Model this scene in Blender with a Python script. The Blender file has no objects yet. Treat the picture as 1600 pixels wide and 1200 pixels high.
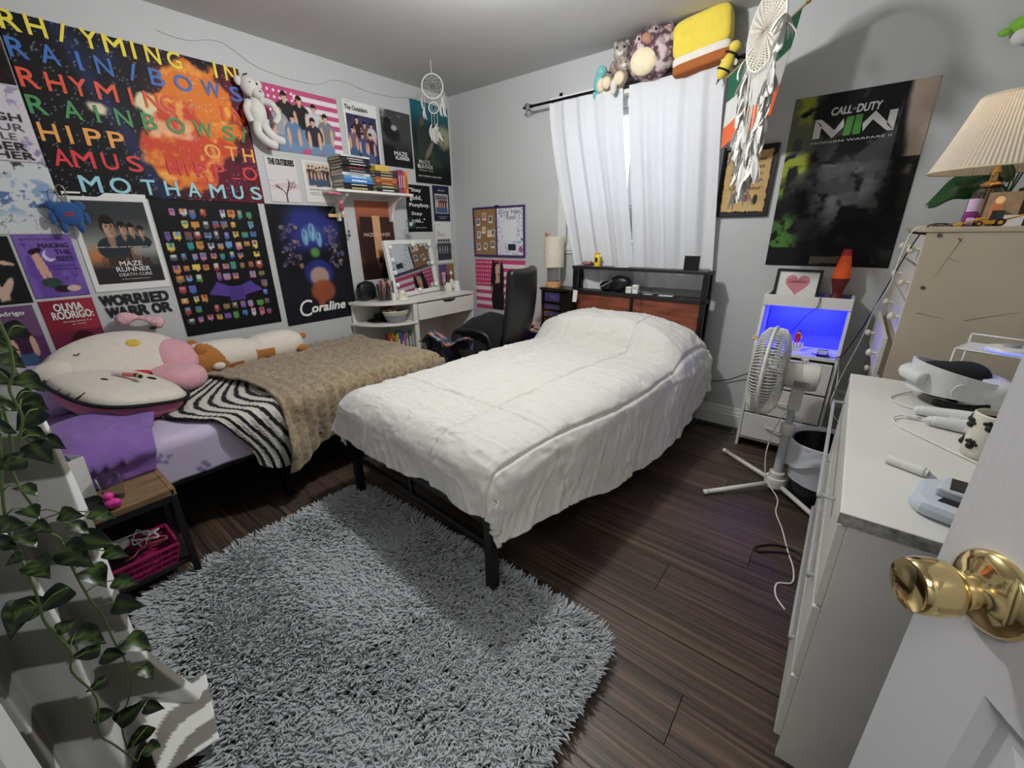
import bpy, bmesh, math, random
import numpy as np
from mathutils import Vector, Matrix
rnd = random.Random(11)
nr = np.random.RandomState(5)
SC = bpy.context.scene
C = SC.collection
PI = math.pi
rad = math.radians

# ------------------------------------------------------------------ camera
cam_d = bpy.data.cameras.new('camera'); cam = bpy.data.objects.new('camera', cam_d); C.objects.link(cam)
cam_d.sensor_width = 36.0; cam_d.lens = 647.8 / 1600 * 36.0; cam_d.clip_start = 0.02
_y, _p, _r = rad(38.605), rad(20.0046), rad(-0.8763)
_f = Vector((-math.sin(_y) * math.cos(_p), math.cos(_y) * math.cos(_p), -math.sin(_p)))
_a = Vector((math.cos(_y), math.sin(_y), 0)); _u = _a.cross(_f)
_a2 = _a * math.cos(_r) + _u * math.sin(_r); _u2 = _u * math.cos(_r) - _a * math.sin(_r)
_m = Matrix((_a2, _u2, -_f)).transposed().to_4x4(); _m.translation = (0, 0, 1.31)
cam.matrix_world = _m
SC.camera = cam
# ------------------------------------------------------------------ world, lights, exposure
w = bpy.data.worlds.new('sky'); SC.world = w; w.use_nodes = True
bg = w.node_tree.nodes['Background']; bg.inputs[0].default_value = (0.86, 0.92, 1.0, 1); bg.inputs[1].default_value = 3.2
def light(name, kind, loc, energy, color=(1, 1, 1), size=0.1, rot=None, sy=None):
    d = bpy.data.lights.new(name, kind); d.energy = energy; d.color = color
    if kind == 'AREA':
        d.size = size
        if sy: d.shape = 'RECTANGLE'; d.size_y = sy
    else: d.shadow_soft_size = size
    o = bpy.data.objects.new(name, d); C.objects.link(o); o.location = loc
    if rot: o.rotation_euler = rot
    return o
light('ceiling_lamp_light', 'POINT', (-1.28, 1.47, 2.30), 74, (1.0, 0.996, 0.985), 0.055)
light('added_hall_fill', 'AREA', (0.1, -0.75, 2.40), 17, (1.0, 0.98, 0.95), 0.7, (0, 0, 0))  # unseen soft fill added behind the camera to brighten door, curtain and near faces
SC.view_settings.view_transform = 'Standard'; SC.view_settings.look = 'None'
SC.view_settings.exposure = 0.0; SC.view_settings.gamma = 1.0; SC.view_settings.use_curve_mapping = False
SC.cycles.max_bounces = 8; SC.cycles.diffuse_bounces = 4; SC.cycles.transparent_max_bounces = 12
SC.cycles.sample_clamp_indirect = 4.0
# ------------------------------------------------------------------ helpers
def lin(c):
    return tuple(((v / 255) / 12.92 if v <= 10 else ((v / 255 + 0.055) / 1.055) ** 2.4) for v in c[:3])
_mats = {}
def M(name, rgb=None, rough=0.6, metal=0.0, var=0.06, scale=25.0, bump=0.0, bscale=250.0, emis=0.0, trans=0.0, alpha=1.0, sheen=0.0, stretch=None, ior=1.45, vcol=False, rgb2=None, sharp=0.2):
    if name in _mats: return _mats[name]
    m = bpy.data.materials.new(name); _mats[name] = m; m.use_nodes = True
    nt = m.node_tree; N = nt.nodes; L = nt.links; b = N['Principled BSDF']
    b.inputs['Roughness'].default_value = rough; b.inputs['Metallic'].default_value = metal
    b.inputs['IOR'].default_value = ior
    if trans: b.inputs['Transmission Weight'].default_value = trans
    if alpha < 1: b.inputs['Alpha'].default_value = alpha
    if sheen: b.inputs['Sheen Weight'].default_value = sheen; b.inputs['Sheen Roughness'].default_value = 0.5
    tc = N.new('ShaderNodeTexCoord'); src = tc.outputs['Object']
    if stretch:
        mp = N.new('ShaderNodeMapping'); mp.inputs['Scale'].default_value = stretch; L.new(src, mp.inputs[0]); src = mp.outputs[0]
    if vcol:
        a = N.new('ShaderNodeVertexColor'); a.layer_name = 'Col'; L.new(a.outputs[0], b.inputs['Base Color'])
    else:
        c1 = lin(rgb)
        if var or rgb2:
            no = N.new('ShaderNodeTexNoise'); no.inputs['Scale'].default_value = scale; no.inputs['Detail'].default_value = 4; L.new(src, no.inputs['Vector'])
            r = N.new('ShaderNodeValToRGB'); L.new(no.outputs['Fac'], r.inputs[0])
            r.color_ramp.elements[0].position = 0.5 - sharp; r.color_ramp.elements[1].position = 0.5 + sharp
            ca = tuple(max(0, v * (1 - var)) for v in c1); cb = lin(rgb2) if rgb2 else tuple(v * (1 + var) for v in c1)
            r.color_ramp.elements[0].color = (*ca, 1); r.color_ramp.elements[1].color = (*cb, 1)
            L.new(r.outputs[0], b.inputs['Base Color'])
        else: b.inputs['Base Color'].default_value = (*c1, 1)
        if emis:
            b.inputs['Emission Color'].default_value = (*c1, 1); b.inputs['Emission Strength'].default_value = emis
    if bump:
        n2 = N.new('ShaderNodeTexNoise'); n2.inputs['Scale'].default_value = bscale; n2.inputs['Detail'].default_value = 3; L.new(src, n2.inputs['Vector'])
        bp = N.new('ShaderNodeBump'); bp.inputs['Strength'].default_value = bump; bp.inputs['Distance'].default_value = 0.004
        L.new(n2.outputs['Fac'], bp.inputs['Height']); L.new(bp.outputs[0], b.inputs['Normal'])
    return m
def V3(p): return Vector(p)
class MB:
    def __init__(s): s.v = []; s.f = []; s.mi = []; s.cur = 0
    def add(s, vs, fs, mtx=None):
        o = len(s.v)
        s.v += [tuple(mtx @ Vector(p)) for p in vs] if mtx is not None else [tuple(p) for p in vs]
        s.f += [tuple(i + o for i in f) for f in fs]; s.mi += [s.cur] * len(fs); return s
    def box(s, x0, x1, y0, y1, z0, z1, mtx=None):
        return s.add([(x, y, z) for z in (z0, z1) for y in (y0, y1) for x in (x0, x1)],
                     [(0, 2, 3, 1), (4, 5, 7, 6), (0, 1, 5, 4), (2, 6, 7, 3), (0, 4, 6, 2), (1, 3, 7, 5)], mtx)
    def cyl(s, p0, p1, r0, r1=None, n=16, cap=True):
        r1 = r0 if r1 is None else r1; p0 = V3(p0); p1 = V3(p1); d = (p1 - p0).normalized()
        a = d.orthogonal().normalized(); b = d.cross(a); vs = []
        for p, r in ((p0, r0), (p1, r1)):
            for i in range(n):
                t = 2 * PI * i / n; vs.append(p + a * math.cos(t) * r + b * math.sin(t) * r)
        fs = [(i, (i + 1) % n, n + (i + 1) % n, n + i) for i in range(n)]
        if cap: fs += [tuple(range(n - 1, -1, -1)), tuple(range(n, 2 * n))]
        return s.add(vs, fs)
    def tube(s, pts, r, n=8, smooth=0, closed=False):
        P = [V3(p) for p in pts]
        if smooth: P = crom(P, smooth, closed)
        k = len(P); rr = r if callable(r) else (lambda t: r); vs = []; prev = None
        for i, p in enumerate(P):
            if closed: d = P[(i + 1) % k] - P[i - 1]
            else: d = P[min(i + 1, k - 1)] - P[max(i - 1, 0)]
            if d.length < 1e-9: d = Vector((0, 0, 1))
            d.normalize()
            a = d.orthogonal() if prev is None else prev - d * prev.dot(d)
            if a.length < 1e-6: a = d.orthogonal()
            a.normalize(); prev = a; b = d.cross(a); q = rr(i / max(1, k - 1))
            for j in range(n):
                t = 2 * PI * j / n; vs.append(p + a * math.cos(t) * q + b * math.sin(t) * q)
        m = k if closed else k - 1
        fs = [(i * n + j, i * n + (j + 1) % n, ((i + 1) % k) * n + (j + 1) % n, ((i + 1) % k) * n + j) for i in range(m) for j in range(n)]
        if not closed: fs += [tuple(range(n - 1, -1, -1)), tuple(range((k - 1) * n, k * n))]
        return s.add(vs, fs)
    def lathe(s, prof, n=24, c=(0, 0, 0), mtx=None):
        vs = []; k = len(prof)
        for r, z in prof:
            for j in range(n):
                t = 2 * PI * j / n; vs.append((c[0] + r * math.cos(t), c[1] + r * math.sin(t), c[2] + z))
        fs = [(i * n + j, i * n + (j + 1) % n, (i + 1) * n + (j + 1) % n, (i + 1) * n + j) for i in range(k - 1) for j in range(n)]
        if prof[0][0] > 1e-5: fs.append(tuple(range(n - 1, -1, -1)))
        if prof[-1][0] > 1e-5: fs.append(tuple(range((k - 1) * n, k * n)))
        return s.add(vs, fs, mtx)
    def ell(s, c, r, rot=None, nu=18, nv=12, p=2.0, fn=None):
        vs = []; mt = Matrix.Translation(c) @ ((rot or Matrix.Identity(3)).to_4x4())
        pw = lambda q: math.copysign(abs(q) ** (2 / p), q)
        for i in range(nv + 1):
            ph = -PI / 2 + PI * i / nv
            for j in range(nu):
                th = 2 * PI * j / nu
                q = Vector((r[0] * pw(math.cos(ph)) * pw(math.cos(th)), r[1] * pw(math.cos(ph)) * pw(math.sin(th)), r[2] * pw(math.sin(ph))))
                if fn: q = fn(q)
                vs.append(q)
        fs = [(i * nu + j, i * nu + (j + 1) % nu, (i + 1) * nu + (j + 1) % nu, (i + 1) * nu + j) for i in range(nv) for j in range(nu)]
        return s.add(vs, fs, mt)
    def prism(s, poly, z0, z1, mtx=None):
        n = len(poly)
        return s.add([(x, y, z0) for x, y in poly] + [(x, y, z1) for x, y in poly],
                     [tuple(range(n - 1, -1, -1)), tuple(range(n, 2 * n))] + [(i, (i + 1) % n, n + (i + 1) % n, n + i) for i in range(n)], mtx)
    def grid(s, fn, nu, nv):
        vs = [fn(i / nu, j / nv) for j in range(nv + 1) for i in range(nu + 1)]
        return s.add(vs, [(j * (nu + 1) + i, j * (nu + 1) + i + 1, (j + 1) * (nu + 1) + i + 1, (j + 1) * (nu + 1) + i) for j in range(nv) for i in range(nu)])
    def build(s, name, mat, parent=None, smooth=False, bevel=0, solid=0, sub=0, off=-1):
        me = bpy.data.meshes.new(name); me.from_pydata(s.v, [], s.f); me.update()
        mats = mat if isinstance(mat, (list, tuple)) else [mat]
        for q in mats: me.materials.append(q)
        if len(mats) > 1: me.polygons.foreach_set('material_index', s.mi)
        bm = bmesh.new(); bm.from_mesh(me); bmesh.ops.remove_doubles(bm, verts=bm.verts, dist=1e-6)
        bmesh.ops.recalc_face_normals(bm, faces=bm.faces); bm.to_mesh(me); bm.free()
        return link(name, me, parent, smooth, bevel, solid, sub, off)
def link(name, me, parent=None, smooth=False, bevel=0, solid=0, sub=0, off=-1):
    o = bpy.data.objects.new(name, me); C.objects.link(o)
    if parent: o.parent = parent
    if smooth:
        me.polygons.foreach_set('use_smooth', [True] * len(me.polygons))
        if smooth != 'all':
            try: me.set_sharp_from_angle(angle=rad(40))
            except Exception: pass
    if solid:
        q = o.modifiers.new('solid', 'SOLIDIFY'); q.thickness = solid; q.offset = off
    if bevel:
        q = o.modifiers.new('bevel', 'BEVEL'); q.width = bevel; q.segments = 2; q.limit_method = 'ANGLE'; q.angle_limit = rad(40)
    if sub:
        q = o.modifiers.new('sub', 'SUBSURF'); q.levels = sub; q.render_levels = sub
    return o
def crom(P, k, closed=False):
    out = []; n = len(P); m = n if closed else n - 1
    for i in range(m):
        if closed: a, b, c, d = P[i - 1], P[i], P[(i + 1) % n], P[(i + 2) % n]
        else: a, b, c, d = P[max(i - 1, 0)], P[i], P[i + 1], P[min(i + 2, n - 1)]
        for j in range(k):
            t = j / k
            out.append(0.5 * (2 * b + (c - a) * t + (2 * a - 5 * b + 4 * c - d) * t * t + (3 * b - a - 3 * c + d) * t ** 3))
    if not closed: out.append(P[-1])
    return out
def tag(o, label, cat, group=None, kind=None):
    if label: o['label'] = label
    if cat: o['category'] = cat
    if group: o['group'] = group
    if kind: o['kind'] = kind
    return o
def thing(name, label, cat, loc=(0, 0, 0), rotz=0.0, group=None, mtx=None):
    o = bpy.data.objects.new(name, None); C.objects.link(o); o.empty_display_size = 0.05
    if mtx is not None: o.matrix_world = mtx
    else: o.location = loc; o.rotation_euler = (0, 0, rotz)
    return tag(o, label, cat, group)
def struct(o): o['kind'] = 'structure'; return o
def dup(root, loc=None, rotz=None, label=None):
    r = root.copy(); C.objects.link(r)
    if loc is not None: r.location = loc
    if rotz is not None: r.rotation_euler = (0, 0, rotz)
    if label: r['label'] = label
    for ch in list(root.children):
        c = ch.copy(); C.objects.link(c); c.parent = r
        for g in ch.children:
            d = g.copy(); C.objects.link(d); d.parent = c
    return r
def RZ(a): return Matrix.Rotation(a, 4, 'Z')
def RX(a): return Matrix.Rotation(a, 4, 'X')
def RY(a): return Matrix.Rotation(a, 4, 'Y')
def T(*p): return Matrix.Translation(p)
_tx = {}
def txt(s, bold=0.0, shear=0.0):
    k = (s, 0, shear)
    if k not in _tx:
        c = bpy.data.curves.new('t', 'FONT'); c.body = s; c.shear = shear; c.resolution_u = 3; c.fill_mode = 'FRONT'
        o = bpy.data.objects.new('t', c); C.objects.link(o); bpy.context.view_layer.update()
        me = o.to_mesh(); v = np.array([tuple(q.co) for q in me.vertices]); f = [tuple(p.vertices) for p in me.polygons]
        o.to_mesh_clear(); bpy.data.objects.remove(o); bpy.data.curves.remove(c); _tx[k] = (v, f)
    return _tx[k]
def put_text(mb, s, x0, x1, y0, y1, z=0.0012, bold=0.0, shear=0.0, rot=0.0):
    v, f = txt(s, 0, shear); bold *= 4
    if len(v) == 0: return
    a = v.min(0); b = v.max(0); q = (v - a) / np.maximum(b - a, 1e-6)
    X = x0 + q[:, 0] * (x1 - x0); Y = y0 + q[:, 1] * (y1 - y0)
    k = len(v); w_ = bold * .35 * (y1 - y0); offs = [(0, 0)] if not bold else [(-w_, -w_), (w_, -w_), (-w_, w_), (w_, w_)]; XX = np.concatenate([X + a_ for a_, b_ in offs]); YY = np.concatenate([Y + b_ for a_, b_ in offs]); f = [tuple(i + k * j for i in p) for j in range(len(offs)) for p in f]; X, Y = XX, YY
    if rot:
        cx, cy = (x0 + x1) / 2, (y0 + y1) / 2; c, n = math.cos(rot), math.sin(rot)
        X, Y = cx + (X - cx) * c - (Y - cy) * n, cy + (X - cx) * n + (Y - cy) * c
    mb.add([(x, y, z + .00025 * (i // k)) for i, (x, y) in enumerate(zip(X, Y))], f)
# --- value noise for meshes and prints
def vnoise(x, y, seed=0, octv=4, gain=0.5):
    out = np.zeros_like(x, dtype=float); amp = 1.0; tot = 0.0; fr = 1.0
    for o in range(octv):
        r = np.random.RandomState(seed + o * 17).rand(64, 64)
        X = x * fr; Y = y * fr; xi = np.floor(X).astype(int); yi = np.floor(Y).astype(int); fx = X - xi; fy = Y - yi
        fx = fx * fx * (3 - 2 * fx); fy = fy * fy * (3 - 2 * fy)
        a = r[xi % 64, yi % 64]; b = r[(xi + 1) % 64, yi % 64]; c = r[xi % 64, (yi + 1) % 64]; d = r[(xi + 1) % 64, (yi + 1) % 64]
        out += amp * ((a * (1 - fx) + b * fx) * (1 - fy) + (c * (1 - fx) + d * fx) * fy); tot += amp; amp *= gain; fr *= 2.03
    return out / tot
def sst(a, b, x):
    t = np.clip((x - a) / (b - a), 0, 1); return t * t * (3 - 2 * t)
def npgrid(P, name, mat, parent=None, cols=None, smooth='all', solid=0, closed_u=False, off=-1):
    """P: (nv,nu,3) array -> quad grid object; cols: (nv,nu,3) linear colours"""
    nv, nu = P.shape[:2]; idx = np.arange(nv * nu).reshape(nv, nu)
    if closed_u: idx = np.concatenate([idx, idx[:, :1]], 1)
    q = np.stack([idx[:-1, :-1], idx[:-1, 1:], idx[1:, 1:], idx[1:, :-1]], -1).reshape(-1, 4)
    me = bpy.data.meshes.new(name); me.vertices.add(nv * nu); me.vertices.foreach_set('co', P.reshape(-1).astype(np.float32))
    me.loops.add(len(q) * 4); me.loops.foreach_set('vertex_index', q.reshape(-1).astype(np.int32))
    me.polygons.add(len(q)); me.polygons.foreach_set('loop_start', np.arange(0, len(q) * 4, 4, dtype=np.int32))
    me.update(calc_edges=True); me.validate()
    if cols is not None:
        at = me.color_attributes.new('Col', 'FLOAT_COLOR', 'POINT'); c4 = np.ones((nv * nu, 4), np.float32); c4[:, :3] = cols.reshape(-1, 3)
        at.data.foreach_set('color', c4.reshape(-1))
    me.materials.append(mat)
    return link(name, me, parent, smooth, 0, solid, 0, off)
def gnorm(P):
    du = np.gradient(P, axis=1); dv = np.gradient(P, axis=0); n = np.cross(du, dv); return n / np.maximum(np.linalg.norm(n, axis=2, keepdims=True), 1e-9)
PRINT = M('poster_print', vcol=True, rough=0.5); PRINT.node_tree.nodes['Principled BSDF'].inputs['Specular IOR Level'].default_value = 0.18
PRINTM = M('matte_print', vcol=True, rough=0.8)
FABRICP = M('printed_fabric', vcol=True, rough=0.9, bump=0.25, bscale=350, sheen=0.2)
WHITE = M('white_paint', (226, 226, 222), 0.35, var=0.02)
WLAM = M('white_laminate', (222, 221, 214), 0.3, var=0.03, scale=6)
BLACK = M('black_metal', (20, 20, 21), 0.38, 0.2, var=0.1)
BLKP = M('black_plastic', (16, 16, 17), 0.45)
BLKF = M('black_fabric', (14, 14, 15), 0.95, bump=0.3, bscale=300)
WPLA = M('white_plastic', (224, 224, 220), 0.35, var=0.02)
CHROME = M('polished_steel', (190, 190, 190), 0.2, 1.0, var=0.02)
GLASS = M('clear_glass', (240, 245, 244), 0.03, trans=1.0, var=0)
ACRY = M('clear_acrylic', (236, 240, 240), 0.08, trans=0.9, var=0, ior=1.3)
BRASS = M('polished_brass', (228, 204, 146), 0.12, 1.0, var=0.03)
INK = M('black_ink', (22, 22, 24), 0.6, var=0.05)
WINK = M('white_ink', (228, 228, 226), 0.6, var=0.03)
# ================================================================== SETTING
XL, XR, YB, YN, ZC = -3.109, 0.60, 3.049, -0.45, 2.45
WALLM = M('grey_wall_paint', (188, 190, 190), 0.55, var=0.025, scale=3, bump=0.06, bscale=90)
CEILM = M('ceiling_paint', (196, 197, 197), 0.8, var=0.02, scale=3, bump=0.08, bscale=120)
TRIMM = M('white_trim_paint', (214, 214, 212), 0.35, var=0.03)
b = MB().box(XL - .1, XL, YN - .1, YB + .1, 0, ZC); struct(b.build('wall_left', WALLM))
WX0, WX1, WZ0, WZ1 = -1.86, -0.86, 1.20, 2.10
b = MB(); b.box(XL - .1, WX0, YB, YB + .14, 0, ZC).box(WX1, XR + .1, YB, YB + .14, 0, ZC).box(WX0, WX1, YB, YB + .14, 0, WZ0).box(WX0, WX1, YB, YB + .14, WZ1, ZC)
struct(b.build('wall_back', WALLM))
b = MB().box(XR, XR + .1, -.35, YB + .1, 0, ZC); struct(b.build('wall_right', WALLM))
b = MB(); b.box(XL - .1, -.46, YN - .1, YN, 0, ZC).box(-.56, -.46, YN, -.20, 0, ZC).box(-.56, -.40, -.20, -.10, 0, ZC)
b.box(-.40, .52, -.20, -.10, 2.08, ZC).box(.52, XR + .1, -.20, -.10, 0, ZC)
struct(b.build('wall_near', WALLM))
b = MB(); b.box(-1.2, 1.2, -1.5, -1.4, 0, ZC).box(-1.3, -1.2, -1.5, -.45, 0, ZC).box(1.2, 1.3, -1.5, -.1, 0, ZC).box(XR + .1, 1.3, -.2, -.1, 0, ZC); struct(b.build('wall_hall', WALLM))
b = MB().box(XL - .1, 1.3, -1.5, YB + .14, ZC, ZC + .1); struct(b.build('ceiling', CEILM))
# floor: every laminate board is a piece
def wood_mat(name, dark, mid, light_, sx=2.2, sy=30, rough=0.42, bump=0.25):
    m = bpy.data.materials.new(name); m.use_nodes = True; nt = m.node_tree; N = nt.nodes; L = nt.links; b = N['Principled BSDF']
    tc = N.new('ShaderNodeTexCoord'); oi = N.new('ShaderNodeObjectInfo'); mu = N.new('ShaderNodeMath'); mu.operation = 'MULTIPLY'; mu.inputs[1].default_value = 37.0
    L.new(oi.outputs['Random'], mu.inputs[0]); ad = N.new('ShaderNodeVectorMath'); ad.operation = 'ADD'; L.new(tc.outputs['Object'], ad.inputs[0]); L.new(mu.outputs[0], ad.inputs[1])
    mp = N.new('ShaderNodeMapping'); mp.inputs['Scale'].default_value = (sx, sy, sy); L.new(ad.outputs[0], mp.inputs[0])
    no = N.new('ShaderNodeTexNoise'); no.inputs['Scale'].default_value = 1.0; no.inputs['Detail'].default_value = 7; no.inputs['Roughness'].default_value = 0.72; no.inputs['Distortion'].default_value = 0.5; L.new(mp.outputs[0], no.inputs['Vector'])
    r = N.new('ShaderNodeValToRGB'); e = r.color_ramp.elements; e[0].position = 0.36; e[0].color = (*lin(dark), 1); e[1].position = 0.66; e[1].color = (*lin(light_), 1)
    q = e.new(0.51); q.color = (*lin(mid), 1); L.new(no.outputs['Fac'], r.inputs[0])
    mx = N.new('ShaderNodeMix'); mx.data_type = 'RGBA'; mx.blend_type = 'MULTIPLY'; mx.inputs[0].default_value = 1.0
    mr = N.new('ShaderNodeMapRange'); mr.inputs[3].default_value = 0.65; mr.inputs[4].default_value = 1.2; L.new(oi.outputs['Random'], mr.inputs[0])
    L.new(r.outputs[0], mx.inputs[6]); L.new(mr.outputs[0], mx.inputs[7]); L.new(mx.outputs[2], b.inputs['Base Color'])
    b.inputs['Roughness'].default_value = rough
    bp = N.new('ShaderNodeBump'); bp.inputs['Strength'].default_value = bump; bp.inputs['Distance'].default_value = 0.002; L.new(no.outputs['Fac'], bp.inputs['Height']); L.new(bp.outputs[0], b.inputs['Normal'])
    return m
FLOORW = wood_mat('dark_laminate', (36, 31, 29), (70, 57, 49), (116, 93, 74), 1.1, 13)
floor = struct(MB().box(XL - .1, 1.3, -1.5, YB + .14, -.12, -.012).build('floor', M('subfloor', (24, 20, 18), 0.8)))
pl = MB().box(-.5, .5, -.5, .5, -.012, 0).build('plank', FLOORW, floor); pm = pl.data
PW = .165; y = -1.5; first = True; k = 0
while y < YB + .1:
    x = XL - .05 - (k * 0.47 % 1.2)
    while x < 1.25:
        x0 = max(x, XL - .05); x1 = min(x + 1.2, 1.28)
        if x1 - x0 > .05:
            if first: o = pl; first = False
            else: o = bpy.data.objects.new('plank', pm); C.objects.link(o); o.parent = floor
            o.location = ((x0 + x1) / 2, y + PW / 2, 0); o.scale = (x1 - x0 - .0025, PW - .0025, 1)
        x += 1.2
    y += PW; k += 1
# baseboards (stepped profile)
def base(name, p0, p1, nx, ny):
    prof = [(0, 0), (.016, 0), (.016, .085), (.012, .09), (.012, .105), (.008, .11), (.006, .135), (0, .14)]
    v = []; n = len(prof)
    for p in (p0, p1): v += [(p[0] + nx * d, p[1] + ny * d, z) for d, z in prof]
    b = MB().add(v, [(i, (i + 1) % n, n + (i + 1) % n, n + i) for i in range(n)] + [tuple(range(n)), tuple(range(2 * n - 1, n - 1, -1))])
    return struct(b.build(name, TRIMM))
base('baseboard_left', (XL, YN), (XL, YB), 1, 0); base('baseboard_back', (XL, YB), (XR, YB), 0, -1); base('baseboard_right', (XR, -.1), (XR, YB), -1, 0)
# window 1
def rect_frame(mb, x0, x1, z0, z1, y0, y1, t):
    mb.box(x0, x0 + t, y0, y1, z0, z1).box(x1 - t, x1, y0, y1, z0, z1).box(x0 + t, x1 - t, y0, y1, z0, z0 + t).box(x0 + t, x1 - t, y0, y1, z1 - t, z1); return mb
wi = bpy.data.objects.new('window_1', None); C.objects.link(wi); struct(wi); wi.location = (0, YB, 0)
rect_frame(MB(), WX0 - .07, WX1 + .07, WZ0 - .05, WZ1 + .07, -.012, .0, .075).build('window_casing', TRIMM, wi, bevel=.004)
MB().box(WX0 - .09, WX1 + .09, -.02, .06, WZ0 - .03, WZ0).build('window_sill', TRIMM, wi, bevel=.005)
rect_frame(MB(), WX0, WX1, WZ0, WZ1, .03, .11, .04).build('window_frame', WPLA, wi, bevel=.004)
MB().box((WX0 + WX1) / 2 - .02, (WX0 + WX1) / 2 + .02, .04, .10, WZ0 + .04, WZ1 - .04).build('mullion', WPLA, wi, bevel=.004)
for a0, a1 in ((WX0 + .04, (WX0 + WX1) / 2 - .02), ((WX0 + WX1) / 2 + .02, WX1 - .04)):
    MB().box(a0, a1, .07, .074, WZ0 + .04, WZ1 - .04).build('pane', M('window_glass', (235, 240, 245), 0.02, trans=1.0, var=0), wi)
sl = MB().box(WX0 + .05, WX1 - .05, -.012, .012, -.0012, .0012, RX(rad(-38))).build('blind_slat', M('grey_slat', (176, 178, 182), 0.5), wi); sl.location = (0, .045, WZ0 + .055)
for i in range(1, 13):
    o = sl.copy(); C.objects.link(o); o.location = (0, .045, WZ0 + .055 + .0185 * i)
# door 1 (open into the room, hinged at right)
DW, DT, DH = .76, .035, 2.03
EX, EY = .150, .566; ang = rad(29)               # free edge, direction hinge->edge = (-sin,cos)
hx, hy = EX + math.sin(ang) * DW, EY - math.cos(ang) * DW
dr = bpy.data.objects.new('door_1', None); C.objects.link(dr); struct(dr)
# local: x from hinge to free edge, y = depth behind visible face, z up
dr.matrix_world = T(hx, hy, .012) @ RZ(PI / 2 + ang)
DOORM = M('white_grained_door_paint', (206, 206, 208), 0.35, var=0.02, bump=0.10, bscale=1.0, stretch=(160, 160, 5))
def door_face(mb, ys):
    # moulded panels as recessed rectangles on the face at y=ys (visible face is +y local => left of travel)
    st = .09; cols = [(st, (DW - st) / 2 - .0), ((DW + st) / 2, DW - st)]; rows = [(.20, .885), (1.075, 1.62), (1.73, 1.93)]
    xs = sorted({0, DW} | {c for q in cols for c in q}); zs = sorted({0, DH} | {c for q in rows for c in q})
    sg = 1 if ys > 0 else -1
    for i in range(len(xs) - 1):
        for j in range(len(zs) - 1):
            x0, x1, z0, z1 = xs[i], xs[i + 1], zs[j], zs[j + 1]
            if (x0, x1) in cols and (z0, z1) in rows:
                ins = [(0, 0), (.010, -.010), (.026, -.010), (.06, -.001)]
                rings = [[(x0 + a, ys + sg * d, z0 + a), (x1 - a, ys + sg * d, z0 + a), (x1 - a, ys + sg * d, z1 - a), (x0 + a, ys + sg * d, z1 - a)] for a, d in ins]
                v = [p for r in rings for p in r]; f = []
                for r in range(3):
                    for q in range(4): f.append((r * 4 + q, r * 4 + (q + 1) % 4, r * 4 + 4 + (q + 1) % 4, r * 4 + 4 + q))
                f.append((12, 13, 14, 15)); mb.add(v, f)
            else: mb.add([(x0, ys, z0), (x1, ys, z0), (x1, ys, z1), (x0, ys, z1)], [(0, 1, 2, 3)])
mb = MB(); door_face(mb, DT / 2); door_face(mb, -DT / 2)
for a, c in (((0, 0), (0, DH)), ((DW, 0), (DW, DH))): mb.add([(a[0], -DT / 2, 0), (a[0], DT / 2, 0), (c[0], DT / 2, DH), (c[0], -DT / 2, DH)], [(0, 1, 2, 3)])
mb.add([(0, -DT / 2, DH), (DW, -DT / 2, DH), (DW, DT / 2, DH), (0, DT / 2, DH)], [(0, 1, 2, 3)]).add([(0, -DT / 2, 0), (DW, -DT / 2, 0), (DW, DT / 2, 0), (0, DT / 2, 0)], [(0, 1, 2, 3)])
mb.build('door_panel', DOORM, dr)
for sg in (1, -1):
    kb = MB().lathe([(.0, 0), (.039, 0), (.039, .004), (.036, .008), (.028, .013), (.020, .016), (.0155, .020), (.0155, .027), (.0185, .0285), (.0180, .032), (.0225, .035), (.0255, .040), (.0268, .050), (.0262, .062), (.0250, .068), (.0235, .070), (.0222, .0692), (.016, .067), (.006, .0655), (0, .0652)], 40, mtx=T(DW - .06, sg * DT / 2, .978) @ RX(-sg * PI / 2))
    kb.build('door_knob', BRASS, dr, smooth=True)
# door casing left of the camera
b = MB(); b.box(-.475, -.405, -.10, -.082, 0, 2.13).box(-.415, -.400, -.20, -.088, 0, 2.08).box(-.475, .60, -.10, -.084, 2.07, 2.14)
struct(b.build('trim_1', TRIMM, bevel=.004))
b = MB().box(.52, .59, -.10, -.082, 0, 2.13); struct(b.build('trim_2', TRIMM, bevel=.004))
# ceiling lamp (just above the frame)
t = thing('ceiling_lamp', 'round flush ceiling lamp with a frosted glass bowl in the middle of the ceiling', 'lamp', (-1.28, 1.5, ZC))
MB().lathe([(0, 0), (.15, 0), (.15, -.02), (.13, -.035), (0, -.035)], 32).build('base', WPLA, t, smooth=True)
MB().lathe([(0, -.035), (.05, -.035), (.05, -.07), (.03, -.085), (0, -.09)], 24).build('bulb', M('lit_bulb', (255, 248, 235), 0.4, emis=6.0, var=0), t, smooth=True)
# floor vent
t = thing('floor_vent', 'black slotted floor register by the baseboard right of the white bed', 'vent', (-.54, 2.955, 0))
b = MB(); b.box(-.13, .13, -.055, -.041, 0, .008).box(-.13, .13, .041, .055, 0, .008).box(-.13, -.116, -.041, .041, 0, .008).box(.116, .13, -.041, .041, 0, .008)
b.build('frame', M('pewter_metal', (96, 92, 88), 0.35, 0.8), t, bevel=.002)
lv = MB().box(-.116, .116, -.0035, .0035, .0005, .007, RX(rad(25))).build('louver', BLACK, t); lv.location = (0, -.033, 0)
for i in range(1, 6):
    o = lv.copy(); C.objects.link(o); o.location = (0, -.033 + .0132 * i, 0)
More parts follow.
